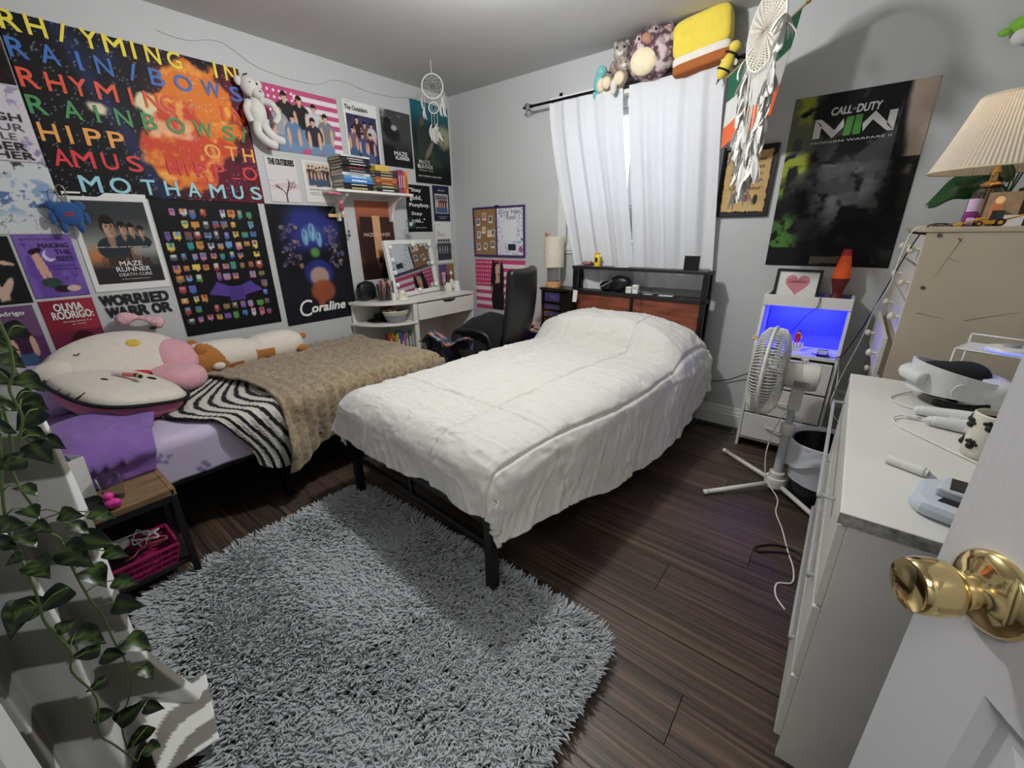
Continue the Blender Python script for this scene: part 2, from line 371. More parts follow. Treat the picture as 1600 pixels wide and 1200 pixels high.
# ================================================================== POSTERS
class Art:
    def __init__(s, W, H, cell=.005):
        s.W, s.H = W, H; s.nu = max(6, int(W / cell)) + 1; s.nv = max(6, int(H / cell)) + 1
        s.X, s.Y = np.meshgrid(np.linspace(0, W, s.nu), np.linspace(0, H, s.nv)); s.u = s.X / W; s.v = s.Y / H
        s.c = np.zeros((s.nv, s.nu, 3)); s.fill((255, 255, 255))
    def fill(s, c, m=1.0):
        m = np.clip(m, 0, 1) * np.ones_like(s.X); s.c = s.c * (1 - m[..., None]) + np.array(c, float)[:3] * m[..., None]
    def rect(s, u0, u1, v0, v1, c, a=1.0): s.fill(c, a * ((s.u >= u0) & (s.u <= u1) & (s.v >= v0) & (s.v <= v1)))
    def ell(s, u, v, ru, rv, c, a=1.0, soft=.08, rot=0):
        x = (s.u - u) * s.W; y = (s.v - v) * s.H; q, n = math.cos(rot), math.sin(rot); x, y = x * q + y * n, -x * n + y * q
        d = np.hypot(x / (ru * s.W), y / (rv * s.H)); s.fill(c, a * sst(1 + soft, 1 - soft, d))
    def poly(s, pts, c, a=1.0):
        inside = np.zeros(s.X.shape, bool); n = len(pts)
        for i in range(n):
            x0, y0 = pts[i]; x1, y1 = pts[(i + 1) % n]
            if y0 == y1: continue
            cr = ((s.v >= min(y0, y1)) & (s.v < max(y0, y1))) & (s.u < x0 + (s.v - y0) * (x1 - x0) / (y1 - y0)); inside ^= cr
        s.fill(c, a * inside)
    def line(s, p0, p1, w, c, a=1.0):
        x0, y0 = p0[0] * s.W, p0[1] * s.H; x1, y1 = p1[0] * s.W, p1[1] * s.H; dx, dy = x1 - x0, y1 - y0
        t = np.clip(((s.X - x0) * dx + (s.Y - y0) * dy) / (dx * dx + dy * dy + 1e-12), 0, 1); d = np.hypot(s.X - x0 - t * dx, s.Y - y0 - t * dy); s.fill(c, a * sst(w * 1.2, w * .6, d))
    def noise(s, f, seed=0, o=4, ax=1.0): return vnoise(s.X * f * ax + 3.3, s.Y * f + 7.1, seed, o)
    def speck(s, n, c, a=.9):
        i = nr.randint(0, s.nv, n); j = nr.randint(0, s.nu, n); s.c[i, j] = s.c[i, j] * (1 - a) + np.array(c) * a
    def person(s, u, v, h, shirt, hair=(40, 30, 26), skin=(206, 165, 140), pants=(70, 92, 130), wide=1.0):
        k = h * s.H / s.W
        s.rect(u - .10 * k * wide, u + .10 * k * wide, v, v + .46 * h, pants); s.ell(u, v + .62 * h, .15 * k * wide, .24 * h, shirt, soft=.05)
        s.ell(u - .13 * k, v + .52 * h, .045 * k, .2 * h, skin); s.ell(u + .13 * k, v + .52 * h, .045 * k, .2 * h, skin)
        s.rect(u - .03 * k, u + .03 * k, v + .8 * h, v + .87 * h, skin); s.ell(u, v + .94 * h, .072 * k, .085 * h, hair); s.ell(u + .005 * k, v + .915 * h, .052 * k, .07 * h, skin, soft=.05)
        s.ell(u, v + .97 * h, .062 * k, .035 * h, hair)
    def cols(s):
        c = np.clip(s.c, 0, 255) / 255; return np.where(c <= .04045, c / 12.92, ((c + .055) / 1.055) ** 2.4)
def LW(y0, z0, off=.003): return Matrix(((0, 0, 1, XL + off), (1, 0, 0, y0), (0, 1, 0, z0), (0, 0, 0, 1)))
def BW(x0, z0, off=.003): return Matrix(((1, 0, 0, x0), (0, 0, -1, YB - off), (0, 1, 0, z0), (0, 0, 0, 1)))
def poster(art, mtx, label, name='poster', cat='poster', group=None, curl=.0016, tilt=0.0, mat=None, border=None):
    X, Y = art.X, art.Y
    e = np.minimum(np.minimum(X, art.W - X), np.minimum(Y, art.H - Y))
    Z = curl * (vnoise(X * 3 + art.W * 9, Y * 3, int(art.H * 100), 2) - .5) * .5 + curl * .9 * np.exp(-e / .03) * (vnoise(X * 5, Y * 5 + 3, 5, 2) > .5) * .35 + curl * .3
    P = np.stack([X, Y, Z], -1)
    o = npgrid(P, name, mat or PRINT, None, art.cols(), solid=.0012)
    o.matrix_world = mtx @ RZ(tilt); tag(o, label, cat, group); return o
def lettering(parent, items, mats, name='lettering'):
    """items: (text,x0,x1,y0,y1,matindex,bold[,shear[,rot]]) in poster metres"""
    for it in items:
        b = MB(); put_text(b, it[0], *it[1:5], z=.0042, bold=it[6] if len(it) > 6 else 0, shear=it[7] if len(it) > 7 else 0, rot=it[8] if len(it) > 8 else 0)
        o = b.build('letter' if len(it[0]) == 1 else name, mats[it[5]], parent)
        if len(it[0]) > 1: o['kind'] = 'stuff'
    return o
def ink(name, c): return M('ink_' + name, c, 0.55, var=.04)
# --- big black rainbow-lettered album flag
a = Art(.955, .735, .006); n = a.noise(5, 1); n2 = a.noise(14, 2); a.fill((16, 14, 18))
a.fill((92, 22, 40), sst(.42, .62, n) * sst(.35, .75, a.u)); a.fill((34, 44, 84), .8 * sst(.08, .0, np.abs(a.u - .30 - .25 * (a.v - .6) * -1 - .08 * (n - .5)))); a.fill((40, 60, 120), .5 * sst(.10, 0, np.hypot(a.u - .35, a.v - .88)))
d = np.hypot((a.u - .735) / .24, (a.v - .62) / .34) + (n - .5) * .75 + (n2 - .5) * .35
a.fill((222, 120, 40), sst(1.02, .88, d)); d2 = np.hypot((a.u - .60) / .22, (a.v - .32) / .30) + (n - .5) * .8 + (n2 - .5) * .4
a.fill((226, 136, 50), sst(1.02, .86, d2)); a.fill((196, 58, 38), .85 * sst(.54, .66, a.noise(7, 9)) * sst(1.05, .8, np.minimum(d, d2))); a.fill((240, 190, 150), .8 * sst(.55, .68, a.noise(8, 12)) * sst(1.05, .8, d2))
a.fill((226, 214, 170), sst(.06, .04, np.hypot((a.u - .48) * 1.0, (a.v - .63) * .8) + (n2 - .5) * .08)); a.fill((226, 210, 180), sst(.05, .03, np.hypot(a.u - .27, a.v - .56) + (n2 - .5) * .05))
a.speck(520, (190, 190, 190), .55); a.speck(160, (120, 150, 210), .6); a.fill((60, 24, 30), .8 * sst(.62, .7, a.noise(18, 19)) * sst(1.15, .9, np.minimum(d, d2)) * sst(.6, .9, np.minimum(d, d2))); a.fill((246, 186, 96), .7 * sst(.58, .70, a.noise(16, 21)) * sst(1.0, .7, np.minimum(d, d2)))
p = poster(a, LW(.365, 1.515), 'large black poster of rainbow-coloured lettering around an orange cloud, high on the left wall')
rows = [("RH/YMINGIN", [.406, .487, .571, .664, .753, .828, .906, .999, 1.193, 1.272], 2.216, 0),
        ("RAIN/BOWS", [.402, .502, .6, .689, .8, .899, 1.016, 1.151, 1.277], 2.114, 1), ("RHYMINGIN", [.404, .491, .571, .671, .765, .849, .919, 1.182, 1.266], 2.002, 2),
        ("RAINBOWS/", [.403, .518, .607, .708, .814, .931, 1.061, 1.192, 1.276], 1.897, 3), ("HIPPOTH", [.41, .481, .565, .654, 1.082, 1.185, 1.278], 1.788, 4),
        ("AMUSHIPP_O", [.426, .502, .602, .7, .872, .931, 1.003, 1.095, 1.18, 1.264], 1.684, 5), ("MOTHAMUS", [.499, .613, .732, .834, .939, 1.06, 1.171, 1.277], 1.573, 6)]
it = []
for s, ys, zc, mi in rows:
    for ch, yy in zip(s, ys):
        wd = {'I': .011, '/': .034, 'M': .078, 'W': .09, 'O': .082, '_': .05}.get(ch, .06); x = yy - .365; z = zc - 1.515; h = .037
        if ch == '_': it.append((ch, x - wd / 2, x + wd / 2, z - .036, z - .030, mi, .0)); continue
        it.append((ch, x - wd / 2, x + wd / 2, z - h, z + h, mi, .012))
lettering(p, it, [ink('yellow', (232, 214, 66)), ink('blue', (52, 104, 178)), ink('vermilion', (222, 78, 50)), ink('green', (66, 138, 76)), ink('amber', (232, 158, 72)), ink('red', (208, 46, 52)), ink('aqua', (148, 204, 214))])
# --- upper left neighbours (cut by the frame)
a = Art(.30, .20); a.fill((60, 18, 26)); a.fill((22, 14, 18), sst(.4, .6, a.noise(9, 3)))
poster(a, LW(.06, 1.965), 'dark red poster, cut off by the left edge, above the white quote sheet')
a = Art(.26, .305); a.fill((206, 200, 206)); 
for uu, vv in ((.93, .12), (.95, .85), (.9, .2)): a.fill((140, 118, 160), .7 * sst(.55, .65, a.noise(60, 4)) * (np.hypot(a.u - uu, a.v - vv) < .16))
p = poster(a, LW(.10, 1.652), 'white sheet of bold black capitals beside the large black rainbow-lettered poster')
lettering(p, [("KEEP", .03, .2, .248, .275, 1, .01), ("YOUR", .03, .215, .208, .238, 1, .01), ("HIGH", .09, .235, .165, .195, 0, .02), ("YOUR", .06, .235, .125, .155, 2, .0), ("MIDDLE", .02, .20, .088, .115, 2, .0), ("FINGER", .0, .22, .045, .078, 0, .02), ("HIGHER", .0, .235, .010, .040, 0, .02)][2:], [INK, ink('violet', (80, 70, 110)), ink('grey', (70, 70, 76))])
a = Art(.30, .31); a.fill((204, 208, 210)); n = a.noise(22, 6); a.fill((120, 150, 190), .8 * sst(.58, .66, n) * sst(.7, .3, np.abs(a.v - .55) * 2)); a.fill((60, 90, 140), .8 * sst(.60, .64, a.noise(40, 8)) * (np.abs(a.v - .5) < .12)); a.fill((90, 90, 96), .7 * sst(.012, .004, np.abs(a.noise(12, 9) - .5)) * (a.v < .32)); a.fill((70, 60, 66), sst(.62, .66, a.noise(50, 10)) * (a.v > .8))
poster(a, LW(.065, 1.338), 'pale sheet with faint blue and grey sketching above the purple cover')
a = Art(.24, .305); a.fill((26, 28, 27)); a.ell(.55, .28, .10, .25, (196, 170, 150), rot=.5); a.ell(.72, .22, .06, .2, (196, 170, 150), rot=-.5); a.ell(.35, .62, .22, .22, (170, 168, 160)); a.ell(.8, .62, .16, .03, (196, 170, 150), rot=-.3)
poster(a, LW(-.09, 1.025), 'black poster of a pale dancer, left of the purple cover')
a = Art(.195, .295, .004); a.fill((120, 92, 168)); a.fill((98, 70, 150), sst(.4, .6, a.noise(12, 14))); a.ell(.35, .5, .05, .26, (206, 160, 138), rot=.16); a.ell(.27, .52, .05, .26, (206, 160, 138), rot=.1); a.ell(.24, .74, .08, .04, (40, 26, 34), rot=.5); a.ell(.33, .76, .08, .04, (40, 26, 34), rot=.5); a.ell(.38, .24, .18, .08, (52, 70, 62)); a.ell(.55, .13, .17, .06, (44, 30, 36)); a.ell(.74, .13, .13, .05, (214, 176, 160)); a.ell(.50, .67, .11, .09, (214, 206, 228)); a.ell(.55, .70, .10, .08, (120, 92, 168))
for q in ((.9, .62), (.14, .85), (.82, .35), (.9, .45), (.68, .3)): a.fill((84, 58, 140), .8 * (np.abs(a.u - q[0]) * np.abs(a.v - q[1]) < .0005) * (np.hypot(a.u - q[0], a.v - q[1]) < .09))
p = poster(a, LW(.162, 1.04), 'purple cover sheet with kicked-up legs and a crescent moon')
lettering(p, [("BUT IT'S ME WHO'S BEEN", .02, .17, .270, .279, 0, .0), ("MAKING", .075, .178, .235, .256, 0, .02), ("THE", .122, .178, .205, .226, 0, .02), ("BED", .122, .178, .172, .195, 0, .02), ("PULL THE SHEETS", .085, .175, .146, .153, 0, 0), ("OVER MY HEAD", .095, .175, .130, .137, 0, 0)], [ink('indigo', (56, 38, 96))])
a = Art(.24, .30, .004); a.fill((104, 74, 108)); a.fill((84, 56, 92), a.v < .5); a.person(.68, -.1, .85, (60, 36, 60), hair=(34, 22, 26), wide=1.2)
p = poster(a, LW(-.10, .715), 'mauve album sheet lettered in white serif, at the left frame edge above the pillow')
lettering(p, [("Rodrigo", .10, .205, .252, .278, 0, .02)], [WINK])
a = Art(.195, .30, .004); a.fill((128, 36, 54)); a.fill((150, 50, 66), sst(.3, .8, a.u)); a.rect(0, 1, .0, .47, (108, 40, 62)); a.ell(.58, .22, .26, .24, (60, 22, 28)); a.ell(.62, .2, .15, .17, (214, 168, 150)); a.ell(.6, .36, .17, .06, (60, 22, 28))
p = poster(a, LW(.162, .725), 'crimson album sheet with big white serif capitals behind the cream cushion')
lettering(p, [("OLIVIA", .045, .15, .245, .282, 0, .02), ("RODRIGO:", .03, .18, .205, .242, 0, .02), ("driving home 2 u", .06, .165, .183, .194, 0, .0), ("(A FILM)", .09, .14, .170, .177, 0, 0)], [WINK])
# --- white-bordered film poster
a = Art(.325, .49, .004); bx = lambda u0, u1, v0, v1: (a.u > u0) & (a.u < u1) & (a.v > v0) & (a.v < v1)
inn = bx(.07, .94, .075, .925); a.fill((52, 56, 58), inn); a.fill((150, 150, 144), inn * sst(.8, .42, a.v) * sst(.25, .45, a.v)); a.fill((196, 120, 66), inn * .9 * sst(.16, 0, np.abs(a.v - .36)) * sst(.5, .1, np.abs(a.u - .3)))
for (u, v, s) in ((.80, .62, .75), (.68, .64, .8), (.57, .65, .9), (.40, .66, 1.45)):
    a.ell(u, v - .15 * s, .14 * s, .085 * s, (44, 52, 56), soft=.04); a.ell(u, v - .085 * s, .032 * s, .06 * s, (150, 116, 98), soft=.1)
    a.ell(u, v + .012 * s, .066 * s, .076 * s, (36, 28, 26), soft=.06); a.ell(u + .006 * s, v - .012 * s, .050 * s, .060 * s, (186, 150, 130), soft=.06); a.ell(u + .03 * s, v - .012 * s, .022 * s, .052 * s, (136, 100, 84), .6, .3)
    for e_ in (-.019, .021): a.ell(u + (.006 + e_) * s, v + .004 * s, .010 * s, .0045 * s, (44, 32, 30), soft=.2); a.ell(u + (.006 + e_) * s, v + .015 * s, .013 * s, .0035 * s, (52, 38, 34), soft=.2)
    a.ell(u + .008 * s, v - .018 * s, .006 * s, .012 * s, (146, 108, 92), .8); a.ell(u + .007 * s, v - .042 * s, .015 * s, .0035 * s, (124, 74, 68), soft=.2); a.ell(u + .004 * s, v + .048 * s, .056 * s, .026 * s, (36, 28, 26), soft=.08)
    continue
    a.ell(u, v - .11 * s, .12 * s, .07 * s, (48, 56, 58)); a.ell(u, v + .018 * s, .068 * s, .082 * s, (36, 28, 26)); a.ell(u + .004, v, .052 * s, .066 * s, (188, 150, 128)); a.ell(u + .018 * s, v - .004, .026 * s, .055 * s, (150, 112, 94), .6)
a.fill((44, 42, 42), inn * sst(.30, .20, a.v)); a.fill((110, 88, 70), inn * .6 * sst(.05, .0, np.abs(a.v - .29)) * (a.noise(60, 20) > .5))
for i in range(26): u = .2 + .6 * i / 25; h = .03 + .05 * rnd.random() + .10 * math.exp(-((u - .57) / .05) ** 2); a.rect(u, u + .018, .27, .30 + h, (64, 52, 44))
a.rect(.555, .585, .3, .52, (56, 48, 44)); a.fill((222, 222, 220), 1 - inn)
p = poster(a, LW(.38, 1.045), 'white-bordered film poster of four faces above a ruined skyline')
lettering(p, [("MAZE", .13, .225, .128, .152, 0, .012), ("RUNNER", .11, .255, .098, .122, 0, .012), ("DEATH CURE", .115, .255, .074, .090, 0, .0), ("EVERY MAZE HAS AN ENDING", .06, .27, .222, .228, 0, 0), ("A FILM PRESENTATION", .12, .24, .056, .061, 0, 0)], [WINK])
# --- stencil letters stuck on the wall, each its own sticker
t = thing('stencil_letters', 'thick black stencil letters spelling two words stuck directly on the grey wall', 'lettering', mtx=LW(.385, .905, .002))
for row, s, xs in ((.092, 'WORRIED', [.0, .052, .098, .142, .186, .212, .252]), (.028, 'WARROR', [.01, .058, .104, .145, .205, .252])):
    for ch, x in zip(s, xs):
        b = MB(); wd = .014 if ch == 'I' else (.05 if ch == 'W' else .04); put_text(b, ch, x, x + wd, row - .026, row + .026, z=.0, bold=.045); b.build('letter', INK, t, solid=.0015, off=1)
# --- black poster of pixel blocks (plain stand-in)
a = Art(.56, .785, .005); a.fill((17, 17, 20)); pal = [(122, 84, 168), (196, 196, 200), (88, 140, 70), (200, 138, 70), (70, 110, 180), (214, 190, 90), (150, 70, 60), (90, 90, 96), (190, 120, 150), (60, 140, 150), (140, 110, 80), (110, 150, 200)]
for r in range(11):
    for c_ in range(10):
        if rnd.random() < .12: continue
        u = .07 + .09 * c_ + rnd.uniform(-.008, .008); v = .90 - .078 * r + rnd.uniform(-.006, .006); q = pal[rnd.randrange(12)]; ww, hh = rnd.uniform(.022, .034), rnd.uniform(.017, .028)
        a.rect(u - ww, u + ww, v - hh, v + hh, q); q2 = pal[rnd.randrange(12)]; a.rect(u - ww * .6, u + ww * .6, v - hh * .2, v + hh * .9, q2)
        if rnd.random() < .6: a.rect(u - ww * .5, u - ww * .1, v - hh * 1.5, v - hh, q)
        if rnd.random() < .6: a.rect(u + ww * .1, u + ww * .5, v - hh * 1.5, v - hh, q)
a.rect(.28, .86, .22, .40, (17, 17, 20)); a.poly([(.30, .30), (.40, .39), (.55, .34), (.55, .26)], (84, 62, 140)); a.poly([(.86, .30), (.74, .38), (.6, .34), (.6, .26)], (84, 62, 140)); a.rect(.50, .66, .23, .35, (74, 54, 124))
poster(a, LW(.715, .742), 'tall black poster covered with rows of small coloured pixel blocks')
# --- dark blue film poster with script title (plain stand-in art)
a = Art(.555, .815, .005); a.fill((18, 18, 24)); n = a.noise(6, 30); a.fill((44, 50, 118), sst(.62, .25, np.hypot((a.u - .5) / .8, (a.v - .80) / .42) + (n - .5) * .3)); a.fill((70, 90, 150), .8 * sst(.3, .1, np.hypot((a.u - .5) / .55, (a.v - .78) / .3) + (n - .5) * .3))
for u, v, s in ((.42, .74, 1), (.52, .78, 1.1), (.6, .72, .9)): a.ell(u, v, .045 * s, .07 * s, (118, 170, 190), .75, .2); a.ell(u, v + .03, .02 * s, .02 * s, (60, 90, 120), .8, .1); a.line((u, v - .06), (u + .02, v + .05), .004, (170, 206, 214), .6)
a.ell(.52, .61, .06, .04, (86, 150, 70), .9, .4)
for i in range(110):
    u = rnd.choice([rnd.uniform(.1, .33), rnd.uniform(.68, .92)]); v = rnd.uniform(.48, .84); a.ell(u, v, rnd.uniform(.008, .034), rnd.uniform(.006, .024), rnd.choice([(120, 96, 90), (90, 84, 120), (150, 130, 110), (66, 60, 90), (40, 38, 60), (30, 30, 44), (110, 100, 130)]), .8, .12)
a.fill((26, 26, 34), .8 * sst(.5, .36, a.v)); a.ell(.53, .43, .20, .12, (36, 44, 110), 1, .15); a.ell(.53, .40, .13, .085, (176, 148, 128), .9, .2); a.ell(.55, .27, .17, .10, (140, 74, 48), .95, .2); a.ell(.5, .2, .05, .09, (140, 74, 48), .95, .15)
p = poster(a, LW(1.315, .70), 'dark blue poster of murky shapes with a white handwritten title, right of the pixel-block poster')
lettering(p, [("C", .10, .20, .05, .17, 0, .0, .2), ("oraline", .19, .46, .072, .135, 0, .03, .25)], [WINK])
# --- pink flag poster with a group (generic figures)
a = Art(.535, .375, .004); a.fill((224, 216, 222))
for i in range(7): a.rect(0, 1, 1 - (2 * i + 1) / 13, 1 - 2 * i / 13, (188, 84, 122))
a.rect(0, .42, .46, 1, (186, 80, 122))
for i in range(6):
    for j in range(5): a.ell(.05 + .07 * i, .52 + .1 * j, .014, .02, (236, 226, 234))
for u, v, h, s_ in ((.30, .10, .82, (44, 40, 42)), (.48, .08, .82, (40, 38, 40)), (.66, .08, .74, (196, 196, 200)), (.20, -.02, .74, (150, 156, 162)), (.80, -.06, .76, (116, 122, 130)), (.36, -.12, .72, (96, 128, 160)), (.62, -.14, .74, (54, 50, 60))): a.person(u, v, h, s_, pants=(110, 138, 168), wide=1.5)
poster(a, LW(1.405, 1.84), 'pink-striped flag poster with a group of young men in denim')
a = Art(.285, .40, .004); a.fill((222, 222, 220)); a.rect(.06, .95, .0, .78, (54, 54, 84)); a.ell(.5, .5, .4, .25, (74, 72, 104), .8, .4)
for u, v, h, s_ in ((.36, .16, .60, (60, 40, 44)), (.58, .15, .54, (110, 80, 80)), (.78, .15, .54, (190, 190, 196)), (.2, .02, .56, (120, 96, 110)), (.48, .0, .5, (60, 80, 130)), (.72, -.05, .56, (70, 44, 66))): a.person(u, v, h, s_, wide=1.3)
p = poster(a, LW(1.985, 1.835), 'white-headed poster of a group photo, between the pink flag and the grey film poster')
lettering(p, [("The Outsiders", .012, .20, .338, .368, 0, .012), ("A FILM BY", .012, .075, .385, .390, 0, 0)], [INK])
a = Art(.29, .40, .004); n = a.noise(9, 41); a.fill((66, 68, 68)); a.fill((186, 188, 188), sst(.45, .7, n) * sst(.3, .8, a.v)); a.fill((26, 26, 27), sst(.5, .2, a.v + (n - .5) * .4)); a.ell(.22, .80, .12, .07, (32, 30, 30)); a.ell(.32, .62, .3, .14, (34, 34, 36), 1, .2, -.4); a.ell(.42, .70, .1, .05, (180, 178, 174), .9, .3)
p = poster(a, LW(2.30, 1.835), 'grey and black film poster left of the green film poster')
lettering(p, [("MAZE", .10, .23, .085, .115, 0, .012), ("RUNNER", .11, .25, .055, .08, 0, .012)], [WINK])
a = Art(.42, .62, .005); n = a.noise(6, 44); a.fill((36, 52, 52)); a.fill((40, 110, 122), .9 * sst(.6, .95, a.v)); a.fill((176, 176, 140), .8 * sst(.5, .2, np.hypot((a.u - .85) / .6, (a.v - .62) / .4))); a.fill((56, 70, 44), .8 * sst(.45, .6, n) * (a.v < .6)); a.fill((22, 24, 22), sst(.34, .12, a.v + (n - .5) * .2)); a.ell(.26, .52, .14, .24, (56, 60, 56), .9, .2); a.ell(.26, .76, .055, .05, (100, 84, 70)); a.ell(.42, .42, .05, .18, (130, 120, 104), .9, .3, -.6); a.rect(.80, .86, .45, .64, (130, 104, 60), .8)
p = poster(a, LW(2.605, 1.735), 'tall green film poster in the corner, behind the small hanging dreamcatcher')
lettering(p, [("MAZE", .05, .17, .150, .180, 0, .012), ("RUNNER", .03, .20, .115, .145, 0, .012), ("THE SCORCH TRIALS", .04, .2, .095, .105, 0, 0), ("FILM CREDITS AND CAST", .03, .3, .05, .062, 0, 0)], [WINK])
a = Art(.20, .27, .0028); a.fill((212, 206, 206)); a.fill((206, 170, 172), .6 * (np.abs(a.v - .42) < .14) * (a.noise(60, 46, 3, .1) > .5))
def branch(u, v, an, ln, wd, dep):
    u2, v2 = u + math.cos(an) * ln, v + math.sin(an) * ln * a.W / a.H; a.line((u, v), (u2, v2), wd, (52, 38, 36))
    if dep:
        for k in range(2 if dep < 3 else 3): branch(u2, v2, an + rnd.uniform(-.7, .7), ln * rnd.uniform(.6, .85), wd * .65, dep - 1)
branch(.52, -.02, PI / 2, .25, .005, 4)
p = poster(a, LW(1.37, 1.53), 'small pale sheet drawn with a bare branching tree, below the pink flag poster')
lettering(p, [("THE OUTSIDERS", .02, .185, .225, .26, 0, .03)], [INK])
a = Art(.225, .27, .0035); a.fill((218, 214, 210)); a.rect(.12, .92, .38, .94, (206, 190, 170)); 
for i in range(6): a.person(.22 + .115 * i, .38 + rnd.uniform(0, .04), .46, rnd.choice([(96, 70, 56), (70, 80, 92), (140, 110, 90), (60, 52, 50)]), pants=(70, 84, 104), wide=1.3)
p = poster(a, LW(1.61, 1.535), 'small cream sheet with a group photo, right of the tree sheet')
lettering(p, [("THE OUTSIDERS (1983)", .03, .14, .078, .09, 0, .0), ("DIRECTED BY", .03, .1, .062, .068, 0, 0), ("SOUNDTRACK AND CAST", .03, .19, .05, .055, 0, 0)], [INK])
a = Art(.345, .60, .005); n = a.noise(8, 50); a.fill((60, 34, 28)); a.fill((176, 104, 76), sst(.55, .95, a.v)); a.rect(.08, .42, .3, .80, (52, 34, 30)); a.rect(.62, .95, .3, .80, (60, 40, 34)); a.rect(.42, .62, .28, .82, (206, 156, 116)); a.poly([(.42, .28), (.62, .28), (.55, .10), (.5, .1)], (160, 110, 84)); a.fill((28, 20, 20), sst(.30, .1, a.v + (n - .5) * .3) * .9); a.fill((96, 52, 44), .6 * sst(.55, .65, n) * (a.v < .5)); a.ell(.56, .26, .03, .06, (24, 18, 18)); a.ell(.5, .24, .025, .05, (24, 18, 18))
p = poster(a, LW(1.975, .965), 'rust-red film poster of a gap between dark walls, under the bookshelf')
lettering(p, [("MAZE RUNNER", .05, .30, .335, .362, 0, .0)], [M('pale_print', (222, 196, 176), .6)])
a = Art(.275, .38, .01); a.fill((20, 20, 22))
p = poster(a, LW(2.475, 1.333), 'black quote sheet in white serif type right of the bookshelf')
lettering(p, [('"Stay', .04, .17, .318, .355, 0, .012), ('gold,', .04, .17, .252, .296, 0, .012), ('Ponyboy.', .03, .255, .196, .236, 0, .012), ('Stay', .045, .165, .130, .164, 0, .012), ('gold..."', .04, .19, .068, .110, 0, .012), ('- Johnny Cade', .07, .2, .028, .040, 0, 0)], [WINK])
a = Art(.20, .30, .004); a.fill((34, 36, 62)); a.rect(.1, .9, .22, .76, (210, 206, 206)); a.rect(.13, .87, .24, .74, (120, 110, 120))
for i in range(5): a.person(.24 + .13 * i, .24, .42, rnd.choice([(150, 60, 60), (60, 80, 140), (60, 50, 54), (180, 180, 186)]), wide=1.2)
p = poster(a, LW(2.782, 1.425), 'small navy sheet with a framed group photo, top right beside the corner')
lettering(p, [("The Cast", .06, .14, .255, .268, 0, 0, .3), ("a story of brothers", .04, .16, .035, .042, 0, 0), ("and friends", .06, .14, .022, .029, 0, 0)], [WINK])
a = Art(.20, .37, .004); a.fill((216, 216, 214)); a.rect(.06, .94, .06, .60, (176, 180, 184))
for i in range(5): a.person(.18 + .16 * i, .08, .5, rnd.choice([(50, 56, 66), (80, 86, 96), (60, 60, 64)]), skin=(150, 150, 150), pants=(56, 60, 70), wide=1.3)
p = poster(a, LW(2.782, 1.045), 'white sheet with a blue-grey group photo under the navy sheet')
lettering(p, [("The", .015, .05, .275, .29, 0, .0), ("Outsiders", .015, .11, .25, .268, 0, .0), ("A FILM", .015, .06, .345, .35, 0, 0)], [INK])
a = Art(.20, .20, .004); n = a.noise(14, 57); a.fill((120, 100, 96)); a.fill((150, 110, 60), (a.u > .5) * sst(.4, .6, n)); a.fill((92, 74, 120), (a.u < .5) * (a.v > .55)); a.ell(.35, .35, .2, .3, (60, 56, 60)); a.ell(.75, .3, .15, .25, (76, 52, 40))
poster(a, LW(2.79, .835), 'small colourful photo print just above the mugs in the corner', name='photo_print', cat='photo')
# --- fairy wire taped along the wall above the posters
b = MB(); pts = [(XL + .004, y, z) for y, z in ((.95, 2.335), (1.03, 2.325), (1.10, 2.33), (1.20, 2.36), (1.28, 2.36), (1.40, 2.30), (1.52, 2.275), (1.70, 2.27), (1.84, 2.285), (1.93, 2.33), (2.06, 2.34), (2.2, 2.32), (2.45, 2.33), (2.6, 2.36))]
b.tube(pts, .0009, 5, smooth=4); o = b.build('string_light_wire', M('clear_wire', (150, 150, 150), .4), None, smooth=True); tag(o, 'thin bare wire taped in loops on the left wall above the posters', 'wire')
# --- back wall: cork and white board
t = thing('memo_board', 'purple-framed half cork, half whiteboard in the corner above the striped flag poster', 'board', mtx=BW(-2.858, 1.108))
PURPM = M('purple_frame', (66, 40, 100), .5)
b = MB(); rect = lambda mb, x0, x1, y0, y1, z0, z1, tt: mb.box(x0, x0 + tt, y0, y1, z0, z1).box(x1 - tt, x1, y0, y1, z0, z1).box(x0 + tt, x1 - tt, y0, y0 + tt, z0, z1).box(x0 + tt, x1 - tt, y1 - tt, y1, z0, z1)
rect(b, 0, .598, 0, .425, 0, .014, .016); b.box(.277, .290, .016, .409, 0, .014); b.build('frame', PURPM, t, bevel=.002)
MB().box(.016, .277, .016, .409, 0, .009).build('cork', M('cork', (146, 112, 74), .9, var=.3, scale=120, bump=.3), t)
a = Art(.292, .393, .003); a.fill((222, 223, 228)); e_ = np.minimum(np.minimum(a.u, 1 - a.u), np.minimum(a.v, 1 - a.v)); nn = a.noise(55, 60, 2); a.fill((52, 58, 96), .8 * (np.abs(nn - .5) < .035) * sst(.30, .12, e_ + (a.noise(9, 61) - .5) * .14)); a.rect(.42, .72, .10, .24, (40, 44, 60)); a.ell(.9, .12, .08, .06, (150, 90, 150)); a.rect(.6, .92, .26, .30, (120, 170, 200), .6)
X = a.X + .290; P = np.stack([X, a.Y + .016, np.full_like(X, .009)], -1); o = npgrid(P, 'whiteboard', PRINT, t, a.cols())
b = MB(); put_text(b, 'You are a', .31, .42, .365, .39, .0105); put_text(b, 'Happy', .46, .56, .355, .39, .0105); put_text(b, 'Fool', .40, .50, .315, .35, .0105); b.build('handwriting', ink('marker', (40, 44, 80)), o)
MB().box(.27, .31, .42, .434, 0, .016).build('hanger', BLKP, t)
